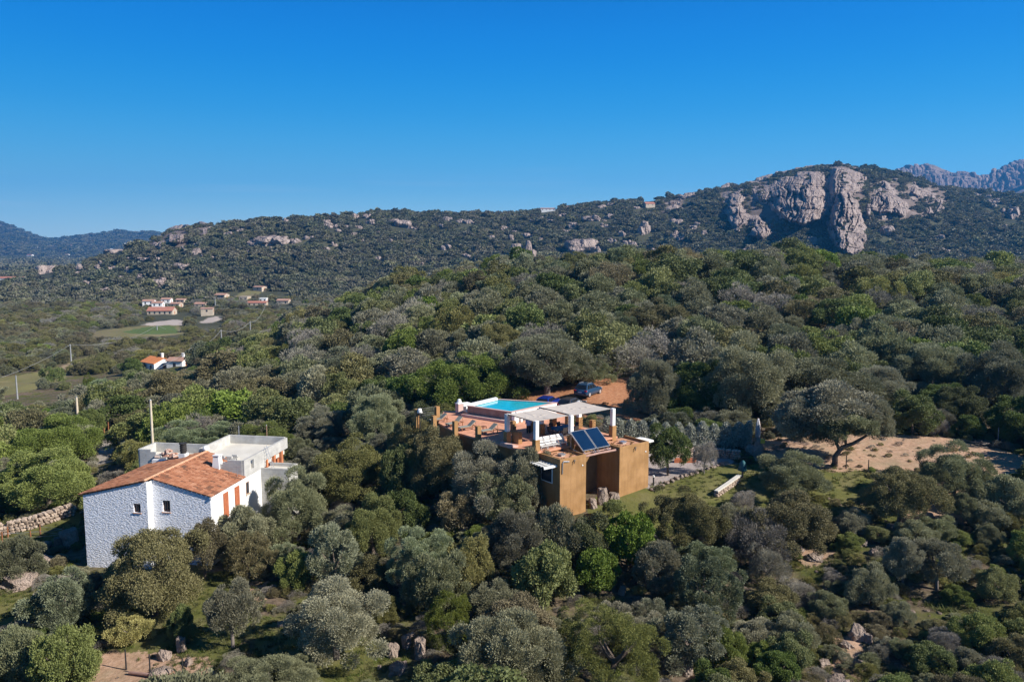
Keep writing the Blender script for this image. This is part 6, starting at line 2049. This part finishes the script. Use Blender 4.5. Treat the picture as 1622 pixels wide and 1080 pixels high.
# trees and bushes one can point at: kind, centre x, top y, width, base y (photo pixels), lift of the crown, label
TREES = [
    ('oak_tree', 235, 815, 165, 985, .0, 'broad brownish oak spreading in front of the shaded stucco gable of the white house'),
    ('oak_tree', 322, 815, 66, 920, .22, 'small brownish oak with its trunk showing at the corner of the white house'),
    ('juniper_tree', 95, 888, 105, 1000, .0, 'silvery blue-green juniper between the rocky lawn and the broad brown oak'),
    ('olive_tree', 22, 842, 78, 925, .0, 'rounded grey-green olive at the rocks beside the bright lawn'),
    ('olive_tree', 38, 975, 90, 1095, .0, 'silvery olive below the lawn with the red garden figure'),
    ('mastic_bush', 100, 975, 110, 1105, .0, 'large yellow-green bush next to the silvery olive under the lawn corner'),
    ('yellow_shrub', 205, 962, 72, 1022, .0, 'yellowing shrub standing alone on the grass below the broad brown oak'),
    ('arbutus_tree', 285, 945, 46, 1018, .0, 'small dark green shrub on the grass bank below the white house'),
    ('olive_tree', 366, 908, 84, 1030, .25, 'thin olive with a dark leaning trunk on the stony grass bank'),
    ('olive_tree', 388, 792, 86, 895, .0, 'pale silver olive in front of the bright white side wall'),
    ('heath_bush', 392, 832, 80, 920, .0, 'dark olive-brown bush at the foot of the white side wall'),
    ('olive_tree', 468, 736, 115, 860, .0, 'big grey olive beside the grey block annex of the white house'),
    ('mastic_bush', 590, 772, 98, 885, .0, 'round mid-green bush between the white house and the ochre villa'),
    ('juniper_tree', 530, 812, 92, 935, .0, 'tufted grey-green juniper with upright clumps above the mown grass'),
    ('mastic_bush', 470, 862, 60, 935, .0, 'dark green bush filling the gap under the big grey olive'),
    ('olive_tree', 530, 905, 165, 1052, .08, 'very broad bright olive dome above the mown grass'),
    ('olive_tree', 425, 1028, 150, 1110, .0, 'low silver-green bush at the frame bottom below the mown grass'),
    ('oak_tree', 556, 688, 135, 795, .05, 'wide brownish oak behind the round bush between both houses'),
    ('oak_tree', 690, 664, 105, 800, .0, 'dark oak pressed against the terrace wall of the ochre villa'),
    ('arbutus_tree', 635, 690, 70, 800, .0, 'dark green tree next to the oak at the terrace wall'),
    ('heath_bush', 655, 655, 75, 740, .0, 'yellowish bush hiding the far railing corner of the terrace'),
    ('olive_tree', 768, 696, 128, 820, .0, 'large silvery olive in front of the villa terrace steps'),
    ('olive_tree', 830, 690, 66, 822, .0, 'narrow grey olive against the near ochre block of the villa'),
    ('olive_tree', 800, 742, 84, 838, .0, 'grey-green olive filling the gap between the large silvery olive and the near block'),
    ('yellow_shrub', 732, 765, 84, 845, .0, 'pale yellow-green shrub below the large silvery olive of the villa'),
    ('arbutus_tree', 640, 762, 70, 850, .0, 'dark bush in the shaded gap between the houses'),
    ('juniper_tree', 665, 822, 110, 940, .0, 'blue-green bush cluster above the dark rock pinnacle'),
    ('olive_tree', 690, 868, 90, 975, .0, 'grey-green bush leaning over the dark rocks'),
    ('yellow_shrub', 745, 830, 75, 940, .0, 'yellow-brown tree fading to autumn amid dark evergreens'),
    ('conifer', 712, 928, 76, 1025, .0, 'small dense green conifer beside the dark rock pinnacle'),
    ('olive_tree', 812, 942, 178, 1110, .0, 'large grey twiggy olive at the frame bottom next to the deep green conifer'),
    ('conifer', 968, 935, 165, 1100, .0, 'large dense deep green conifer dome'),
    ('olive_tree', 815, 792, 105, 900, .0, 'grey-green olive below the near ochre block'),
    ('olive_tree', 882, 790, 80, 900, .0, 'feathery olive whose top crosses the foot of the near ochre block'),
    ('laurel_tree', 860, 850, 95, 960, .0, 'dark laurel thicket above the large conifer'),
    ('laurel_tree', 945, 856, 75, 940, .0, 'bright green laurel above the large conifer'),
    ('laurel_tree', 1000, 806, 80, 900, .0, 'light green laurel bush at the lower edge of the villa lawn'),
    ('laurel_tree', 972, 784, 30, 826, .35, 'small young citrus tree on the lawn in front of the villa recess'),
    ('arbutus_tree', 925, 810, 80, 905, .0, 'dark green tree between the olives and the villa lawn'),
    ('oak_tree', 1085, 764, 108, 880, .16, 'dark oak with a forked trunk at the lower end of the villa lawn'),
    ('olive_tree', 1042, 845, 82, 945, .1, 'small olive with a thin trunk below the dark forked oak'),
    ('juniper_tree', 1120, 862, 104, 985, .0, 'tall pale tufted evergreen under the dark forked oak'),
    ('juniper_tree', 1098, 940, 112, 1060, .0, 'pale tufted evergreen right beside the large conifer'),
    ('mastic_bush', 1150, 985, 70, 1060, .0, 'yellow-green bush behind the pale tufted evergreen'),
    ('oak_tree', 1264, 766, 140, 880, .0, 'broad brown-green oak at the edge of the green clearing'),
    ('olive_tree', 1262, 713, 118, 790, .0, 'soft grey olive between the entrance pillar and the broad brown-green oak'),
    ('oak_tree', 1430, 728, 116, 842, .14, 'dense dark oak with clotted leaves above the pale rocks'),
    ('olive_tree', 1518, 697, 112, 802, .0, 'round silvery olive at the bend of the bare earth track'),
    ('arbutus_tree', 1060, 668, 62, 756, .18, 'young leafy tree on the gravel court beside the far ochre block'),
    ('dry_shrub', 1116, 690, 34, 752, .1, 'small bare tree at the edge of the gravel court'),
    ('dry_shrub', 1178, 770, 44, 815, .1, 'small leafless tree in front of the white-topped wall'),
    ('dry_shrub', 1205, 800, 100, 900, .0, 'large grey twiggy shrub left of the broad brown-green oak'),
    ('olive_tree', 1165, 790, 70, 870, .0, 'grey-green shrub behind the forked oak on the lawn edge'),
    ('olive_tree', 1432, 842, 58, 935, .3, 'thin olive sapling with a visible stem below the dirt path'),
    ('olive_tree', 1490, 840, 80, 940, .22, 'taller thin olive beside the sapling below the dirt path'),
    ('olive_tree', 1380, 890, 70, 960, .0, 'dusty olive bush on the eroded bank'),
    ('olive_tree', 1352, 800, 50, 850, .0, 'small blue-grey shrub in the shadow of the dense dark oak'),
    ('olive_tree', 1528, 775, 36, 835, .25, 'small young olive on the bare path'),
    ('olive_tree', 866, 512, 150, 628, .14, 'big grey-green olive with twin trunks behind the pool'),
    ('mastic_bush', 735, 545, 145, 650, .0, 'broad yellowish olive-coloured bush behind the barbecue end of the terrace'),
    ('olive_tree', 1034, 556, 82, 666, .0, 'silver-grey tree at the edge of the red earth car park'),
    ('olive_tree', 920, 555, 90, 612, .0, 'olive-green low bush behind the parked blue car'),
    ('arbutus_tree', 1115, 560, 110, 664, .0, 'dark green tree over the silver hedge'),
    ('olive_tree', 1180, 525, 150, 674, .0, 'very large grey-green tree behind the entrance'),
    ('olive_tree', 1300, 548, 200, 660, .0, 'huge smooth olive dome behind the leaning umbrella-shaped olive'),
    ('oak_tree', 793, 498, 74, 575, .0, 'dark holm oak standing out behind the big twin-trunk olive'),
    ('juniper_tree', 980, 488, 56, 548, .0, 'conspicuous blue-green juniper in the middle of the wooded slope'),
    ('oak_tree', 1042, 468, 92, 542, .0, 'dark round oak halfway up the wooded slope'),
    ('arbutus_tree', 1068, 398, 84, 462, .0, 'tall fresh green tree standing above the crest of the slope'),
    ('oak_tree', 1365, 418, 74, 470, .0, 'dark round-topped oak near the crest of the slope'),
    ('oak_tree', 1430, 424, 74, 470, .0, 'brownish dark oak next to the round-topped oak on the crest'),
    ('laurel_tree', 1520, 415, 70, 455, .0, 'yellow-green leafy tree on the crest beyond the brownish oak'),
    ('olive_tree', 1480, 530, 120, 620, .0, 'large grey tree with pale branches in the right-hand woodland'),
    ('olive_tree', 1590, 540, 120, 650, .0, 'big grey-green tree at the edge of the right-hand woodland'),
    ('mastic_bush', 78, 646, 138, 745, .0, 'large rounded green tree left of the lane'),
    ('mastic_bush', 70, 698, 150, 808, .0, 'second large rounded green tree below the first one by the lane'),
    ('oak_tree', 255, 588, 120, 660, .0, 'wide brown oak crown below the orange roofed house'),
    ('oak_tree', 352, 548, 110, 625, .0, 'big dark brownish oak right of the orange roofed house'),
    ('conifer', 141, 592, 20, 634, .0, 'single small dark conifer beside the twin cables'),
    ('olive_tree', 508, 640, 84, 700, .0, 'dark blue-green tree behind the brownish oak between the houses'),
    ('laurel_tree', 145, 642, 40, 690, .0, 'bright yellow-green bush over the wooden posts by the lane'),
    ('juniper_tree', 300, 655, 130, 730, .0, 'grey-green tree mass behind the white house terrace'),
    ('dry_shrub', 1215, 850, 60, 930, .0, 'purple-grey dry shrub above the eroded bank'),
]
for i, (kind, cx, ty, w, by, lift, lab) in enumerate(TREES):
    g = G(cx, by)
    if by > 1085:
        g = aty(cx, by, 42.5); g[2] = hz(g[0], g[1]); 
        d0 = ray(cx, by); yy = np.linspace(34, 50, 200); zz = H(d0[0] / d0[1] * yy, yy); kk = np.argmin(np.abs(zz - d0[2] / d0[1] * yy)); g = np.array([d0[0] / d0[1] * yy[kk], yy[kk], zz[kk]])
    s_ = g[1] / F
    SHOWN.append((cx, w / 2, ty, by, g[1]))
    r = w * s_ / 2 * 1.08
    h = (by - ty) * s_ * 1.0
    # the crown's top and foot are seen from above: the visible height includes part of its depth
    h = max(h - r * .16, r * .8)
    plant(kind, g[0], g[1] + r * .25, r, h, lab, near=g[1] < 150, seed=i * 3 + 1, lift=lift)

# the leaning umbrella-shaped olive of the yard
g = G(1322, 738)
e = thing('olive_tree', 'leaning umbrella-shaped olive with a bent bare trunk on the yard', 'olive tree', (g[0], g[1], g[2]))
s_ = g[1] / F
mb = MB()
P0 = Vector(g)
def at_px(px, py, dy=0): return Vector(aty(px, py, g[1] + dy))
mb.tube([P0 - Vector((0, 0, .2)), at_px(1323, 722), at_px(1334, 708), at_px(1352, 702), at_px(1372, 690), at_px(1380, 672)], [.30, .24, .2, .17, .12, .07], 10)
mb.tube([at_px(1330, 713), at_px(1322, 695, .3), at_px(1305, 675, .6), at_px(1290, 655, .8)], [.17, .14, .1, .05], 8)
mb.tube([at_px(1340, 706), at_px(1338, 680, -.3), at_px(1335, 655, -.5)], [.13, .1, .05], 8)
mb.build('trunk', M['bark'], e, smooth_shade=True)
for k, (px, py, w, h, dy) in enumerate(((1318, 652, 165, 92, 1.0), (1378, 668, 96, 66, 0), (1278, 668, 104, 74, .5), (1340, 672, 120, 50, -1.4), (1298, 686, 66, 46, -.6))):
    q = aty(px, py + h * .42, g[1] + dy)
    V = PROTO['olive_tree'][k % 4][0]
    c = link('crown', V); c.parent = e; c.location = (q[0] - g[0], q[1] - g[1], q[2] - g[2]); c.scale = (w * s_ / 2, w * s_ / 2 * .85, h * s_ / 1.42); c.rotation_euler = (0, 0, k * 1.3)
PLANTED.append((g[0], g[1], 3.2)); PLANTED.append((g[0] - 3, g[1], 2.0))

# silver oleander hedges: one clipped row beside the entrance drive, one at the terrace corner
def hedge(a, b, h, th, label, seed, n):
    rng = np.random.default_rng(seed)
    a = np.array(a[:2]); b = np.array(b[:2]); L = np.linalg.norm(b - a); u = (b - a) / L; nn = np.array([-u[1], u[0]])
    s = rng.uniform(0, L, n); q = rng.normal(0, th * .42, n); ph = rng.random(n) ** .5
    bump = .90 + .08 * np.sin(s * 2.1) * np.sin(s * .7 + 1) + .12 * np.sin(s * 5.3)
    x = a[0] + u[0] * s + nn[0] * q; y = a[1] + u[1] * s + nn[1] * q
    z = H(x, y) + ph * h * bump * np.sqrt(np.clip(1 - (q / th) ** 2, .15, 1))
    p = np.stack([x, y, z], 1)
    ax = rng.normal(size=(n, 3)) * .6 + np.array([0, 0, .9]); ax /= np.linalg.norm(ax, axis=1)[:, None]
    sd = np.cross(ax, rng.normal(size=(n, 3))); sd /= np.linalg.norm(sd, axis=1)[:, None]
    l = rng.uniform(.16, .34, n)[:, None]; w = rng.uniform(.03, .055, n)[:, None]
    V = np.stack([p, p + ax * l * .5 + sd * w, p + ax * l, p + ax * l * .5 - sd * w], 1).reshape(-1, 3)
    o = link('hedge', raw_mesh('hedge', V, np.arange(4 * n).reshape(n, 4), LEAF['hedge'], tint=rng.random(n)))
    tag(o, label, 'hedge')
    for t in np.linspace(0, 1, int(L / 1.2)):
        PLANTED.append((a[0] + u[0] * L * t, a[1] + u[1] * L * t, th * 1.2))


ha, hb = G(925, 690), G(1196, 712)
hedge((9.3, 78.6), (hb[0] - .3, hb[1] + .6), 2.5, .95, 'long silvery oleander hedge running from the villa to the entrance pillar', 3, 70000)
hq = atz(700, 655, -18); 
hedge((-11.5, 79.5), (-6.2, 83.5), 3.0, 1.1, 'yellowish green hedge behind the railing at the far terrace corner', 4, 9000)

# ---- the general woodland
KEEP = [(925, 655, 1200, 712, 74), (845, 690, 1035, 786, 62), (688, 628, 985, 700, 80), (128, 690, 470, 790, 62), (130, 783, 345, 862, 58), (1045, 760, 1185, 800, 64), (1295, 745, 1385, 800, 66), (1200, 695, 1622, 745, 72),
        (838, 605, 1010, 645, 92), (148, 676, 188, 728, 108), (0, 806, 125, 872, 70), (0, 930, 66, 985, 52), (0, 585, 110, 632, 215), (100, 560, 190, 600, 250), (150, 508, 290, 532, 420),
        (225, 468, 300, 500, 520), (312, 498, 352, 516, 520), (340, 465, 465, 486, 540), (228, 560, 300, 586, 255), (1035, 715, 1180, 760, 70), (1440, 770, 1560, 870, 50), (1280, 855, 1400, 905, 52), (1290, 985, 1380, 1070, 43),
        (230, 975, 360, 1040, 48), (460, 1020, 650, 1070, 44), (330, 930, 420, 990, 52), (1195, 688, 1215, 730, 74)]
for hpx, hg, hw_, hd_, hh_ in HOUSES:
    if hg[1] < 1000:
        p0 = project(hg[0] - hw_ / 2, hg[1] - hd_ / 2, hg[2] + hh_ * .5); p1 = project(hg[0] + hw_ / 2, hg[1], hg[2] + hh_)
        KEEP.append((float(p0[0]), float(p1[1]), float(p1[0]), float(p0[1]), hg[1] - 10))
FOOT = [(h_[1][0], h_[1][1], max(h_[2], h_[3]) * .5) for h_ in HOUSES] + [(3.5, 70, 9.5), (-3, 78, 8.5), (2, 82, 6), (-27, 66, 9), (-28, 72, 9), (10, 66, 3.5), (9.5, 97, 4.5)]


def clear_of_views(x, y, z, r, h):
    """true where a plant would not grow over something the clearing keeps open"""
    px, py0 = project(x, y, z); _, py1 = project(x, y, z + h)
    rp = r * F / np.maximum(y, 1)
    ok = np.ones(x.shape, bool)
    for x0, y0, x1, y1, ym in KEEP:
        ok &= ~((px + rp * .8 > x0) & (px - rp * .8 < x1) & (py1 < y1) & (py0 > y0) & (y < ym + 6))
    for fx, fy, fr in FOOT:
        ok &= np.hypot(x - fx, y - fy) > fr + r * .6
    ok &= ~zone_mask(None, x, y, z)
    ok &= ~zone_mask(None, x - r * .5, y, z) & ~zone_mask(None, x + r * .5, y, z)
    return ok


def jitter_points(y0, y1, step0, step1, c=.86, seed=1):
    rng = np.random.default_rng(seed); out = []
    y = y0
    while y < y1:
        st = step0 + (step1 - step0) * (y - y0) / (y1 - y0)
        xs = np.arange(-c * y - 4, c * y + 4, st)
        out.append(np.stack([xs + rng.uniform(-.45, .45, len(xs)) * st, y + rng.uniform(-.45, .45, len(xs)) * st], 1))
        y += st * .9
    return np.vstack(out)


pts = jitter_points(36, 250, 2.3, 3.9, seed=11)
extra = jitter_points(38, 66, 1.7, 1.9, seed=12)
pts = np.vstack([pts, extra[extra[:, 0] / extra[:, 1] > .24]])
rng = np.random.default_rng(5)
rng.shuffle(pts)
x, y = pts[:, 0], pts[:, 1]
n = len(x)
z = H(x, y)
px, py = project(x, y, z)
big = rng.random(n)
r = np.where(big > .66, rng.uniform(2.2, 4.0, n), rng.uniform(1.1, 2.1, n)) * (1 + .0016 * np.clip(y - 90, 0, 200)) * np.where(y < 66, .82, 1)
scrub = (px > 1130) & (y < 62)
r = np.where(scrub, rng.uniform(.7, 1.7, n), r)
h = r * rng.uniform(1.15, 1.75, n)
ok = clear_of_views(x, y, z, r, h) & (np.abs(px - 811) < 1040) & (py < 1200)
_, ptop = project(x, y, z + h)
rpx = r * F / y
for sx_, sw, st, sb, sy in SHOWN:
    if sy < 120:
        ok &= ~((y < sy + 1.0) & (np.abs(px - sx_) < sw * .75 + rpx * .5) & (ptop < sb - .22 * (sb - st)) & (py > st))
        ok &= ~((np.abs(px - sx_) < sw * .5) & (ptop < st + 6) & (y < sy + 4) & (py > st))
# bare stony slope in the lower right, a few glades
bare = fbm(x / 5, y / 5, 63, 3)
ok &= ~(scrub & (bare > .34))
kn = fbm(x / 14, y / 14, 71, 2) + rng.normal(0, .33, n)
kinds = np.full(n, 'olive_tree', object)
q = rng.random(n)
kinds[kn > .10] = 'heath_bush'; kinds[kn > .24] = 'mastic_bush'; kinds[kn < -.16] = 'oak_tree'; kinds[kn < -.34] = 'arbutus_tree'
kinds[q > .91] = 'dry_shrub'; kinds[q < .06] = 'juniper_tree'; kinds[(q > .06) & (q < .08)] = 'laurel_tree'
kinds[(q > .08) & (q < .30)] = 'olive_tree'
acc = []
cell = {}
for pxx, pyy, prr in PLANTED:
    cell.setdefault((int(pxx // 6), int(pyy // 6)), []).append((pxx, pyy, prr))
for i in np.argsort(-r):
    if not ok[i]:
        continue
    cx, cy = int(x[i] // 6), int(y[i] // 6)
    hit = False
    for a in (-1, 0, 1):
        for b in (-1, 0, 1):
            for (qx, qy, qr) in cell.get((cx + a, cy + b), ()):
                if math.hypot(x[i] - qx, y[i] - qy) < (qr + r[i]) * .56:
                    hit = True; break
            if hit: break
        if hit: break
    if hit:
        continue
    cell.setdefault((cx, cy), []).append((x[i], y[i], r[i]))
    acc.append(i)
acc = np.array(acc)


def zone_words(X, Y, PX):
    if Y > 84 and PX > 560: return 'on the slope behind the ochre villa', 'woodland on the slope behind the villa'
    if PX <= 560 and Y > 78: return 'between the white house and the valley fields', 'woodland towards the valley fields'
    if PX > 1130: return 'on the stony slope below the bare yard', 'scrub on the stony slope below the yard'
    return 'in the thicket around the two houses', 'thicket below the two houses'


MASS = {}
for kind in set(kinds[acc]):
    idx = acc[kinds[acc] == kind]
    size = r[idx] / y[idx]
    size = np.where((np.abs(px[idx] - 811) < 850) & (py[idx] < 1150), size, -1)
    idx = idx[np.argsort(-size)]
    for j, i in enumerate(idx):
        if j < 290 and y[i] < 200 and abs(px[i] - 811) < 850 and py[i] < 1150:
            w, gname = zone_words(x[i], y[i], px[i])
            plant(kind, x[i], y[i], r[i], h[i], f'{KINDS[kind][9]} {w}', f'{KINDS[kind][9]}s: {gname}', z=z[i], near=y[i] < 92, seed=int(i))
        else:
            MASS.setdefault(kind, []).append((x[i], y[i], z[i] - .15, r[i], h[i]))


# ---- what nobody could count: scattered by geometry nodes, one object for each kind of cover
def scatter(name, pts, protos, seed, kind='stuff'):
    """pts rows: x, y, z, radius, height; protos: meshes of unit crowns"""
    pts = np.asarray(pts, np.float32)
    n = len(pts)
    rng = np.random.default_rng(seed)
    me = bpy.data.meshes.new(name)
    me.vertices.add(n); me.vertices.foreach_set('co', pts[:, :3].ravel())
    a = me.attributes.new('scl', 'FLOAT_VECTOR', 'POINT')
    a.data.foreach_set('vector', np.stack([pts[:, 3], pts[:, 3], pts[:, 4] / 1.42], 1).ravel())
    a = me.attributes.new('rot', 'FLOAT_VECTOR', 'POINT')
    a.data.foreach_set('vector', np.stack([np.zeros(n), np.zeros(n), rng.uniform(0, 6.28, n)], 1).astype(np.float32).ravel())
    a = me.attributes.new('pick', 'INT', 'POINT')
    a.data.foreach_set('value', rng.integers(0, len(protos), n).astype(np.int32))
    me.update()
    o = link(name, me)
    pc_ = bpy.data.collections.new(name + '_sources')
    for k, pm in enumerate(protos):
        po = bpy.data.objects.new(f'{name}_source', pm)
        pc_.objects.link(po)
    ng = bpy.data.node_groups.new(name, 'GeometryNodeTree')
    ng.interface.new_socket('Geometry', in_out='INPUT', socket_type='NodeSocketGeometry')
    ng.interface.new_socket('Geometry', in_out='OUTPUT', socket_type='NodeSocketGeometry')
    gi = ng.nodes.new('NodeGroupInput'); go = ng.nodes.new('NodeGroupOutput')
    ip = ng.nodes.new('GeometryNodeInstanceOnPoints')
    ci = ng.nodes.new('GeometryNodeCollectionInfo')
    ci.inputs['Collection'].default_value = pc_
    ci.inputs['Separate Children'].default_value = True
    ci.inputs['Reset Children'].default_value = True
    ip.inputs['Pick Instance'].default_value = True
    def attr(nm, ty):
        a_ = ng.nodes.new('GeometryNodeInputNamedAttribute'); a_.data_type = ty; a_.inputs['Name'].default_value = nm
        return a_.outputs['Attribute']
    e2r = ng.nodes.new('FunctionNodeEulerToRotation')
    ng.links.new(attr('rot', 'FLOAT_VECTOR'), e2r.inputs[0])
    ng.links.new(gi.outputs[0], ip.inputs['Points'])
    ng.links.new(ci.outputs[0], ip.inputs['Instance'])
    ng.links.new(attr('pick', 'INT'), ip.inputs['Instance Index'])
    ng.links.new(e2r.outputs[0], ip.inputs['Rotation'])
    ng.links.new(attr('scl', 'FLOAT_VECTOR'), ip.inputs['Scale'])
    ng.links.new(ip.outputs[0], go.inputs[0])
    md = o.modifiers.new('scatter', 'NODES'); md.node_group = ng
    return tag(o, kind=kind)


# valley woodland 250-620 m
pv = jitter_points(250, 640, 4.6, 7.0, seed=21)
x, y = pv[:, 0], pv[:, 1]; z = H(x, y); n = len(x)
r = rng.uniform(1.7, 4.0, n); h = r * rng.uniform(1.0, 1.5, n)
px, py = project(x, y, z)
ok = clear_of_views(x, y, z, r, h) & (fbm(x / 30, y / 30, 81, 3) > -.42)
vk = fbm(x / 25, y / 25, 83, 2) + rng.normal(0, .3, n)
for kind, lo, hi in (('oak_tree', -9, -.22), ('olive_tree', -.22, .12), ('heath_bush', .12, .26), ('mastic_bush', .26, .45), ('dry_shrub', .45, 9)):
    sel = ok & (vk > lo) & (vk <= hi)
    MASS.setdefault(kind, []).extend(np.stack([x, y, z - .2, r, h], 1)[sel].tolist())
MASSNAME = {'olive_tree': 'olive_woodland', 'oak_tree': 'oak_woodland', 'heath_bush': 'heath_thicket', 'mastic_bush': 'mastic_thicket', 'dry_shrub': 'dry_scrub', 'arbutus_tree': 'arbutus_woodland', 'juniper_tree': 'juniper_woodland', 'laurel_tree': 'laurel_thicket'}
for kind, rows in MASS.items():
    scatter(MASSNAME[kind], rows, [p[2] for p in PROTO[kind]], 7)

# middle hills: dark scrub as one mass
far_protos = []
for k in range(6):
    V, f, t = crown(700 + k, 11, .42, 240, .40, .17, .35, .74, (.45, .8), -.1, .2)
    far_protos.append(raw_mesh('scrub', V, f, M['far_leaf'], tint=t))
ph_ = jitter_points(600, 1420, 5.4, 8.0, seed=31)
x, y = ph_[:, 0], ph_[:, 1]; z = H(x, y); n = len(x)
px, py = project(x, y, z)
r = rng.uniform(1.6, 4.2, n) + 2.6 * (rng.random(n) > .8) * rng.random(n); h = r * rng.uniform(.8, 1.5, n)
ok = ~zone_mask(None, x, y, z) & (fbm(x / 60, y / 60, 85, 4) + rng.normal(0, .16, n) > -.66)
for rx, ry, rw, rh, _n in HILL_ROCKS:
    ok &= ~((np.abs(px - rx) < rw * .5 + 1) & (py > ry - rh * .5) & (py < ry + rh * .62 + 4))
for x0, y0, x1, y1 in CLIFF_BOX:
    ok &= ~((px > x0) & (px < x1) & (py > y0) & (py < y1) & (rng.random(n) < .8))
for x0, y0, x1, y1 in ((1015, 318, 1042, 334), (855, 328, 885, 342), (222, 476, 300, 502), (340, 462, 465, 490)):
    ok &= ~((px > x0) & (px < x1) & (py > y0) & (py < y1))
rows = np.stack([x, y, z - .4, r, h], 1)[ok].tolist() + [(c_[0], c_[1], c_[2], rng.uniform(1.4, 3.4), rng.uniform(1.2, 3.0)) for c_ in CREVICES]
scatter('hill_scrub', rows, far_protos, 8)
# plain and far hills on the left
pf = jitter_points(1420, 5000, 14, 40, seed=41)
x, y = pf[:, 0], pf[:, 1]; sel = (x / y < -.30) | ((x / y > .3) & (y < 2600)); x, y = x[sel], y[sel]; z = H(x, y); n = len(x)
r = rng.uniform(5, 11, n) * (1 + y / 9000); h = r * rng.uniform(.7, 1.1, n)
px, py = project(x, y, z)
ok = ~zone_mask(None, x, y, z) & (fbm(x / 150, y / 150, 87, 3) > -.3)
scatter('far_woodland', np.stack([x, y, z - 1, r, h], 1)[ok], far_protos, 9)
# undergrowth between the trees
pu = jitter_points(37, 135, 1.05, 2.2, seed=51)
x, y = pu[:, 0], pu[:, 1]; z = H(x, y); n = len(x)
r = rng.uniform(.28, .75, n); h = r * rng.uniform(.9, 1.5, n)
px, py = project(x, y, z)
ok = (~zone_mask(None, x, y, z) | ((px > 1200) & (px < 1480) & (y < 66) & (rng.random(n) < .3))) & (fbm(x / 4, y / 4, 89, 3) > np.where((px > 1150) & (y < 64), -.28, -.5))
for fx, fy, fr in FOOT:
    ok &= np.hypot(x - fx, y - fy) > fr
for rx, ry, rw in NEAR_ROCKS:
    ok &= np.hypot(x - rx, y - ry) > rw + r * .4
uk = rng.random(n)
for kind, lo, hi in (('heath_bush', 0, .32), ('olive_tree', .32, .55), ('mastic_bush', .55, .72), ('dry_shrub', .72, 1)):
    sel = ok & (uk >= lo) & (uk < hi)
    scatter('undergrowth', np.stack([x, y, z - .06, r, h], 1)[sel], [p[2] for p in PROTO[kind]], 12)
# grass tufts on the lawns and banks
tufts = []
for k in range(3):
    rg_ = np.random.default_rng(60 + k); m_ = 46
    p = np.concatenate([rg_.normal(0, .45, (m_, 2)), np.zeros((m_, 1))], 1)
    ax = rg_.normal(size=(m_, 3)) * .45 + np.array([0, 0, .8]); sd = np.cross(ax, rg_.normal(size=(m_, 3))); sd /= np.linalg.norm(sd, axis=1)[:, None]
    l = rg_.uniform(.5, 1.3, m_)[:, None]
    V = np.stack([p - sd * .07, p + sd * .07, p + ax * l + sd * .015, p + ax * l - sd * .015], 1).reshape(-1, 3)
    tufts.append(raw_mesh('tuft', V, np.arange(4 * m_).reshape(m_, 4), M['grass'], tint=rg_.random(m_)))
pg_ = jitter_points(42, 92, .42, .8, seed=61)
x, y = pg_[:, 0], pg_[:, 1]; z = H(x, y); n = len(x)
r = rng.uniform(.12, .3, n); h = rng.uniform(.10, .26, n)
ok = zone_mask('lawn', x, y, z) & (fbm(x / 2.2, y / 2.2, 93, 3) > -.2)
for fx, fy, fr in FOOT:
    ok &= np.hypot(x - fx, y - fy) > fr * .8
scatter('grass', np.stack([x, y, z, r, h], 1)[ok], tufts, 13)
ok = ~zone_mask(None, x, y, z) & (fbm(x / 3, y / 3, 95, 3) > .05)
for fx, fy, fr in FOOT:
    ok &= np.hypot(x - fx, y - fy) > fr
scatter('wild_grass', np.stack([x, y, z, r * 1.2, h * 1.4], 1)[ok], tufts, 14)

# loose stones on the bare ground
stone_protos = []
for k in range(4):
    v, f = rock_points(np.random.default_rng(300 + k), 2, 9, (1, .85, .6), .1)
    stone_protos.append(raw_mesh('stone', v, f, M['granite']))
ps = jitter_points(42, 92, .8, 1.3, seed=71)
x, y = ps[:, 0], ps[:, 1]; z = H(x, y); n = len(x); px, py = project(x, y, z)
dense = (px > 1180) & (y < 66)
ok = ((zone_mask('dirt', x, y, z) & (rng.random(n) < np.where(dense, .5, .16))) | (dense & (rng.random(n) < .16)) | (zone_mask('red', x, y, z) & (rng.random(n) < .05)) | (~zone_mask(None, x, y, z) & (rng.random(n) < .05)))
for fx, fy, fr in FOOT:
    ok &= np.hypot(x - fx, y - fy) > fr * .8
r = rng.uniform(.05, .16, n) * np.where(dense, 1.5, 1) * (1 + 1.5 * (rng.random(n) > .93)); h = r * 1.42 * rng.uniform(.7, 1.1, n)
scatter('loose_stones', np.stack([x, y, z, r, h], 1)[ok], stone_protos, 15)
# dry tufts and seedlings on the bare ground
ok = (zone_mask('dirt', x, y, z) | zone_mask('red', x, y, z)) & (fbm(x / 4, y / 4, 97, 3) + rng.normal(0, .2, n) > .22)
for fx, fy, fr in FOOT:
    ok &= np.hypot(x - fx, y - fy) > fr * .8
r2 = rng.uniform(.1, .4, n)
scatter('dry_weeds', np.stack([x, y, z - .03, r2, r2 * 1.1], 1)[ok], [p[2] for p in PROTO['heath_bush']] + [p[2] for p in PROTO['dry_shrub']], 16)

# ------------------------------------------------------------------ air
HAZE = True
if HAZE:
    mb = MB(); mb.box((-6100, -6100, -260), (6100, 6150, 520))
    hz_o = mb.build('haze', None) if False else None
    me = bpy.data.meshes.new('haze'); me.from_pydata(mb.v, [], mb.f)
    hm, nt, out = new_mat('haze_air')
    pv_ = N(nt, 'ShaderNodeVolumePrincipled')
    pv_.inputs['Color'].default_value = (0.07, 0.42, 1.0, 1)
    pv_.inputs['Density'].default_value = 0.000125
    pv_.inputs['Anisotropy'].default_value = 0.2
    nt.links.new(pv_.outputs[0], out.inputs['Volume'])
    me.materials.append(hm)
    tag(link('haze', me), kind='stuff')
